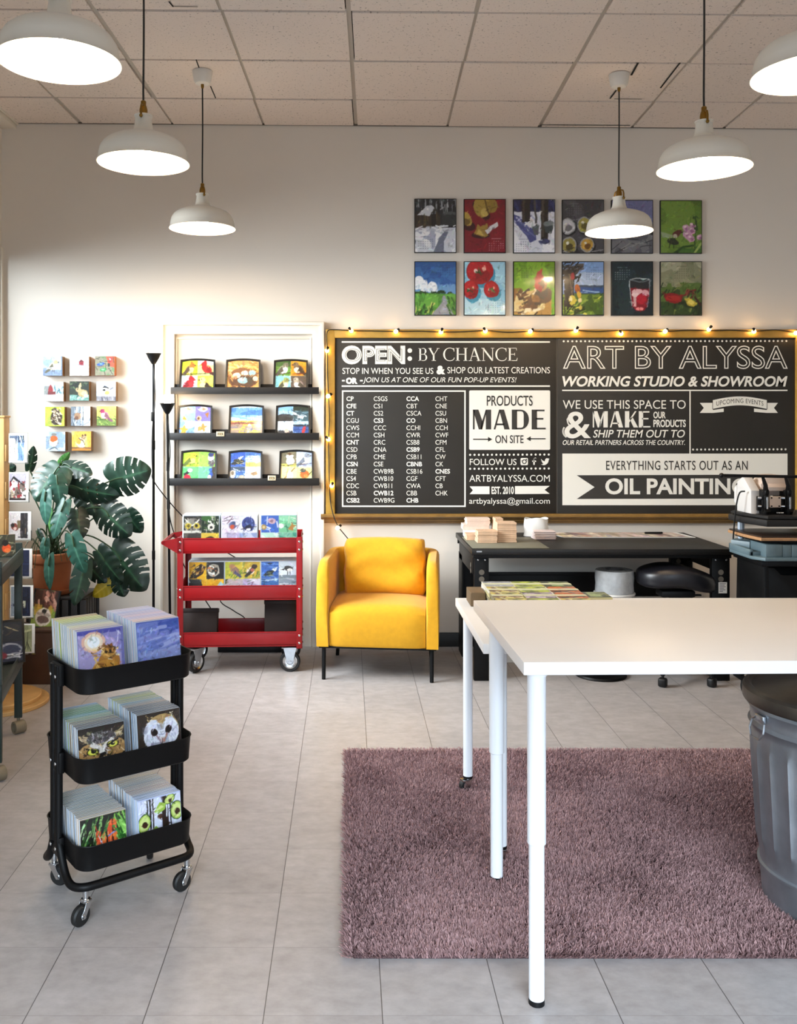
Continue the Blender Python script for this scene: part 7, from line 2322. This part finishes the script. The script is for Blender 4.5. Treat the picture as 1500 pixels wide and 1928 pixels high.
hb = MB().tube(hdp, .0085, 12).ball(hdp[0], .0135, 3)
for x_ in (-.138, -.012):
    hb.tube([(x_, -.13, hz + .125), (x_ - .008, -.145, hz + .165), (x_ - .03, -.155, hdp[0][2] - .002)], .010, 8, rads=(.016, .012, .008))
obj('handle_bar', hb, BLACK_PLASTIC, hp)
cb = smooth_path([hpx(1402, 925, 5.16), hpx(1392, 928, 5.18), hpx(1386, 950, 5.2), hpx(1383, 975, 5.22), hpx(1381, 1000, 5.25), hpx(1380, 1014, 5.28)], 5)
obj('cable', MB().tube(cb, .0045, 8), BLACK_CORD, hp)

# ------------------------------------------------------------------ two white tables
def white_table(name_label, x0, x1, y0, y1, zt, rz, legs, casters, floor_z):
    t = thing('table', name_label, 'table', (x0, y0, 0), rz)
    W_, L_ = x1 - x0, y1 - y0
    obj('tabletop', MB().box(0, W_, 0, L_, zt - .034, zt, .0018, 2), WHITE_TABLE, t)
    for (lx, ly, fz) in legs:
        lg = MB()
        zb = fz
        if casters:
            zb = fz + .060
            lg.cyl((lx, ly, zb), (lx, ly, zt - .040), .0195, seg=28, bev=.001)
            o = obj('leg', lg, WHITE_STEEL, t)
            obj('collar', MB().cyl((lx, ly, zb - .008), (lx, ly, zb + .001), .0200, seg=24), BLACK_PLASTIC, o)
            cs = MB().cyl((0, 0, -.012), (0, 0, 0), .012, seg=14)
            for s in (-1, 1):
                cs.prism([(-.014, -.008), (.014, -.008), (.004, -.036), (-.026, -.036), (-.026, -.022)], s * .014 - .001, s * .014 + .001, 'xz')
            cs.box(-.03, .014, -.015, .015, -.014, -.006, .002)
            M_ = Matrix.Translation((lx, ly, zb - .006)) @ Matrix.Rotation(.4, 4, 'Z')
            o2 = obj('caster', cs.xf(M_), CHROME, o)
            wl = MB().lathe([(0, -.011), (.020, -.011), (.0235, -.008), (.0235, .008), (.020, .011), (0, .011)], 22, Matrix.Translation((-.014, 0, -.0305)) @ Matrix.Rotation(PI / 2, 4, 'X'))
            obj('wheel', wl.xf(M_), RUBBER, o2)
        else:
            split = .42 + (0 if fz < .01 else .012)
            lg.cyl((lx, ly, split), (lx, ly, zt - .040), .0245, seg=32, bev=.002)
            o = obj('leg', lg, WHITE_STEEL, t)
            obj('leg_extension', MB().cyl((lx, ly, fz + .012), (lx, ly, split + .02), .0205, seg=32, bev=.001), WHITE_STEEL, o)
            obj('foot_cap', MB().cyl((lx, ly, fz), (lx, ly, fz + .014), .0210, .0208, seg=28), BLACK_PLASTIC, o)
        obj('mount_plate', MB().lathe([(0, zt - .042), (.028, zt - .042), (.030, zt - .0345), (0, zt - .0345)], 28, Matrix.Translation((lx, ly, 0))), WHITE_STEEL, o)
    return t


RUGZ = .012      # level of the rug's backing on which legs press down
T1 = white_table('taller white laminate table close to the camera, with nothing on its wide top', .4535, 1.975, 2.363, 3.180, .905, .022, ((.042, .038, 0.0), (.052, .66, RUGZ), (1.46, .038, 0.0), (1.46, .74, RUGZ)), False, 0)
T2 = white_table('lower white table on casters behind the taller one, holding card boxes', .452, 1.95, 3.058, 3.852, .783, .0, ((.040, .70, RUGZ), (.074, .085, RUGZ), (1.44, .70, RUGZ), (1.44, .085, RUGZ)), True, 0)

# flat boxes of card sets on the lower table
PK = .012
T2Z = .7835
rows_y = [3.715 - .122 * k for k in range(5)]
kinds = [['set_grey', 'set_gold', 'set_gold', 'set_gold', 'set_grey'], ['set_lime', 'set_lime', 'set_lilac', 'set_lime', 'set_gold'], ['set_forest', 'set_orange', 'set_orange', 'set_gold', 'set_lime']]
EDGES = [mat('pack_edge_' + c, c, .45) for c in ('d8d4c4', 'c4bc8c', '8c8468', 'e4e2da', 'a89c5c')]
pk_me = [box_mesh('card_pack', .119, .119, PK - .0006, [e], None, .0006) for e in EDGES]
top_me = {}
for k_ in ('set_grey', 'set_gold', 'set_lime', 'set_lilac', 'set_forest', 'set_orange', 'set_dark_red'):
    m_ = MISC[k_].mesh('picture', .115, .115, CARD)
    for v in m_.vertices:
        v.co = (v.co.x - .0575, v.co.z + .002, PK)
    top_me[k_] = m_
rb = random.Random(6)
band = MB().box(-.060, .060, .045, .072, PK + .0004, PK + .0009).mesh('paper_band', mat('sheer_paper_band', 'd4d8b8', .5), False)
nm_ = {'set_grey': 'grey', 'set_gold': 'gold', 'set_lime': 'lime', 'set_lilac': 'lilac', 'set_forest': 'dark green', 'set_orange': 'orange'}
place = ('back row', 'second row', 'third row', 'fourth row', 'front row')
for c_ in range(3):
    for r_ in range(5):
        n_p = 6 if c_ == 0 else 1
        x_, y_ = .615 + .1215 * c_, rows_y[r_]
        tot = 6
        if c_ > 0:
            blk = box_mesh('card_pack', .118, .118, PK * 5 - .0006, [EDGES[(c_ + r_) % 5]], None, .001)
            o = bpy.data.objects.new('card_pack', blk)
            C.objects.link(o)
            o.location = (x_, y_, T2Z)
            tag(o, f'card pack bundle under the {nm_[kinds[c_][r_]]} pack, {place[r_]}, {("", "middle", "inner")[c_]} file', 'card pack', 'card packs on the lower white table')
        for k in range(n_p):
            lev = k if c_ == 0 else 5
            last = lev == 5
            p = (x_ + (rb.uniform(-.004, .004) if c_ == 0 else rb.uniform(-.001, .001)), y_ + rb.uniform(-.001, .001), T2Z + lev * PK)
            if last:
                o = thing('card_pack', f'{nm_[kinds[c_][r_]]} card pack topping the {place[r_]}, {("outer", "middle", "inner")[c_]} file, lower white table', 'card pack', p, 0, 'card packs on the lower white table')
                obj('pack', pk_me[rb.randrange(5)], None, o)
                obj('picture', top_me[kinds[c_][r_]], None, o, (0, 0, .0002))
                obj('paper_band', band, None, o)
            else:
                o = bpy.data.objects.new('card_pack', pk_me[rb.randrange(5)])
                C.objects.link(o)
                o.location = p
                tag(o, f'pale-edged card pack beneath the {nm_[kinds[c_][r_]]} top pack, {place[r_]}, outer file', 'card pack', f'card packs stacked in the {place[r_]}')
for k in range(2):
    p = (1.010, 3.70 - .0, T2Z + k * PK * 1.6)
    o = thing('card_pack', ('lower', 'upper')[k] + ' of two loose dark green card packs beside the pack files', 'card pack', p, 0, 'card packs on the lower white table')
    obj('pack', pk_me[k], None, o)
    obj('picture', top_me['set_forest'], None, o, (0, 0, .0002))
tag(obj('carton', MB().box(-.03, .03, -.09, .045, 0, .055, .002), mat('brown_cardboard', '6e5a40', .75, var=.08, vscale=30), None, (.522, 3.76, T2Z)), 'small brown cardboard carton at the corner of the lower white table', 'carton')
tag(obj('copper_cup', MB().lathe([(0, 0), (.028, 0), (.034, .004), (.036, .085), (.034, .085), (.031, .006), (0, .005)], 28), mat('brushed_copper', 'c8703c', .28, .9), None, (X(1527, 3.16), 3.16, .906)), 'small copper cup on the tall white table, cut by the frame edge', 'cup')

# ------------------------------------------------------------------ mauve shag rug
RX0, RX1, RY0, RY1 = -.012, 2.30, 2.585, 4.20
rug = thing('rug', 'mauve shag rug on the floor under the white tables', 'rug', (RX0, RY0, 0))
obj('backing', MB().prism(rrect(0.012, RX1 - RX0 - .012, .012, RY1 - RY0 - .012, .03), .001, .010, 'xy', .003), mat('mauve_backing', '4a3436', .9), rug)
rgn = np.random.default_rng(5)
NF = 260000
fx, fy = rgn.random(NF) * (RX1 - RX0), rgn.random(NF) * (RY1 - RY0)


def smooth_field(n, m, seed):
    r = np.random.default_rng(seed)
    g = r.random((m + 2, n + 2))
    x, y = fx / (RX1 - RX0) * n, fy / (RY1 - RY0) * m
    i, j = x.astype(int), y.astype(int)
    a, b = x - i, y - j
    a, b = a * a * (3 - 2 * a), b * b * (3 - 2 * b)
    return (g[j, i] * (1 - a) + g[j, i + 1] * a) * (1 - b) + (g[j + 1, i] * (1 - a) + g[j + 1, i + 1] * a) * b


kd = (fx > .004) & (fy > .004)
# brushed patches: the pile leans one way or another
dirn = smooth_field(7, 5, 1) * 1.3 + smooth_field(17, 12, 2) * .7
lean_y = (dirn - 1.0) * 1.5
lean_x = (smooth_field(8, 6, 3) - .5) * 1.6
# tufts: neighbouring fibres lean together
cell = (np.floor(fx / .009).astype(int) * 7919 + np.floor(fy / .009).astype(int) * 104729) % 65536
tu = np.random.default_rng(9).random((65536, 3))[cell]
lx = lean_x * .35 + (tu[:, 0] - .5) * 1.2 + (rgn.random(NF) - .5) * 1.0
ly = lean_y * .85 + (tu[:, 1] - .5) * 1.2 + (rgn.random(NF) - .5) * 1.0
hl = .021 * (.75 + .35 * tu[:, 2] + .2 * rgn.random(NF))
# fibres at the rim fall outwards
ex = np.clip(1 - fx / .03, 0, 1) * -1.2 + np.clip(1 - (RX1 - RX0 - fx) / .03, 0, 1) * 1.2
ey = np.clip(1 - fy / .03, 0, 1) * -1.2 + np.clip(1 - (RY1 - RY0 - fy) / .03, 0, 1) * 1.2
lx, ly = lx + ex, ly + ey
dv = np.stack([lx, ly, np.full(NF, 1.25)], 1)
dv /= np.linalg.norm(dv, axis=1)[:, None]
an = rgn.random(NF) * PI * 2
sd_ = np.stack([np.cos(an), np.sin(an), np.zeros(NF)], 1)
bw = .0015 * (.8 + .4 * rgn.random(NF))[:, None]
b0 = np.stack([fx, fy, np.full(NF, .009)], 1)
p1 = b0 + dv * (hl * .6)[:, None]
dv2 = dv.copy()
dv2[:, 2] *= .75
p2 = p1 + dv2 * (hl * .45)[:, None]
p2[:, 2] = np.maximum(p2[:, 2], .003)
co = np.stack([b0 - sd_ * bw, b0 + sd_ * bw, p1 - sd_ * bw * .95, p1 + sd_ * bw * .95, p2 - sd_ * bw * .55, p2 + sd_ * bw * .55], 1).reshape(-1, 3)
base = (np.arange(NF) * 6)[:, None]
fc = np.concatenate([base + np.array([[0, 1, 3, 2]]), base + np.array([[2, 3, 5, 4]])], 1).reshape(-1)
pm = bpy.data.meshes.new('pile')
pm.vertices.add(len(co))
pm.vertices.foreach_set('co', co.astype(np.float32).ravel())
pm.loops.add(len(fc))
pm.loops.foreach_set('vertex_index', fc.astype(np.int32))
pm.polygons.add(NF * 2)
pm.polygons.foreach_set('loop_start', np.arange(NF * 2, dtype=np.int32) * 4)
pm.update(calc_edges=True)
tone = (.82 + .30 * rgn.random(NF) + .10 * (tu[:, 2] - .5))[:, None]
c0, c1 = np.array(lin('947272')), np.array(lin('aa8886'))
mixv = rgn.random(NF)[:, None]
cc = (c0 * (1 - mixv) + c1 * mixv) * tone
cc = np.repeat(np.concatenate([cc, np.ones((NF, 1))], 1), 6, 0)
at_ = pm.color_attributes.new('Col', 'FLOAT_COLOR', 'POINT')
at_.data.foreach_set('color', cc.astype(np.float32).ravel())
pm.materials.append(paint_mat('mauve_pile_fibre', .8))
po_ = obj('pile', pm, None, rug)
po_['kind'] = 'stuff'

# ------------------------------------------------------------------ galvanized bin
GALV = mat('galvanized_steel', 'a4abb2', .42, .85, var=.16, vscale=9, bump=.12, bscale=60)
bn = thing('dustbin', 'galvanized ribbed dustbin with a domed lid under the white table, cut by the frame edge', 'bin', (1.545, 2.88, .012))
seg = 144
t = bmesh.new()
rings = []
zs = [0.0, .012, .10, .104, .112, .116, .150, .175, .20, .48, .505, .53, .545, .556, .567, .58, .60, .612, .624, .64, .652]
for z_ in zs:
    r_ = .222 + (.262 - .222) * z_ / .652
    fl = 0
    rad = r_ + (.007 if z_ in (.104, .112) else 0) + (.008 if z_ in (.556,) else 0) + (.008 if z_ in (.612,) else 0) + (.006 if z_ == .652 else 0)
    ribbed = 1 if .2 <= z_ <= .48 else (.5 if z_ in (.175, .505) else 0)
    ring_ = []
    for i in range(seg):
        an_ = 2 * PI * i / seg
        f_ = max(0, math.cos(an_ * 24)) ** 2 * .0085 * ribbed
        ring_.append(t.verts.new(((rad + f_) * math.cos(an_), (rad + f_) * math.sin(an_), z_)))
    rings.append(ring_)
for A_, B_ in zip(rings, rings[1:]):
    for i in range(seg):
        t.faces.new((A_[i], A_[(i + 1) % seg], B_[(i + 1) % seg], B_[i]))
t.faces.new(rings[0])
bmesh.ops.recalc_face_normals(t, faces=t.faces[:])
obj('body', MB()._merge(t), GALV, bn)
obj('lid', MB().lathe([(.272, .628), (.278, .626), (.281, .632), (.280, .664), (.274, .672), (.262, .674), (.252, .666), (.20, .676), (.12, .690), (.05, .697), (0, .698)], 72), mat('lid_with_painted_reflection', '6e6a62', .4, 1.0, var=.25, vscale=7, bump=.25, bscale=30), bn)  # dark brownish, mottled lid colour paints in the reflected table underside
obj('lid_handle', MB().tube(smooth_path([(-.05, 0, .695), (-.045, 0, .722), (0, 0, .730), (.045, 0, .722), (.05, 0, .695)], 5), .006, 8), ZINC, bn)
for an_ in (PI + .12, .12):
    c_, s_ = math.cos(an_), math.sin(an_)
    M_ = Matrix.Translation((.262 * c_, .262 * s_, .592)) @ Matrix.Rotation(an_, 4, 'Z') @ Matrix.Scale(.75, 4)
    hm_ = MB().box(-.004, .010, -.03, .03, -.016, .012, .003)
    hm_.tube([Vector((.010, q[0], q[1])) + Vector((.02 * max(0, -q[1]) / .09, 0, 0)) for q in ((-.022, 0), (-.045, -.015), (-.05, -.05), (-.03, -.08), (.03, -.08), (.05, -.05), (.045, -.015), (.022, 0))], .0042, 8)
    obj('side_handle', hm_.xf(M_), ZINC, bn)
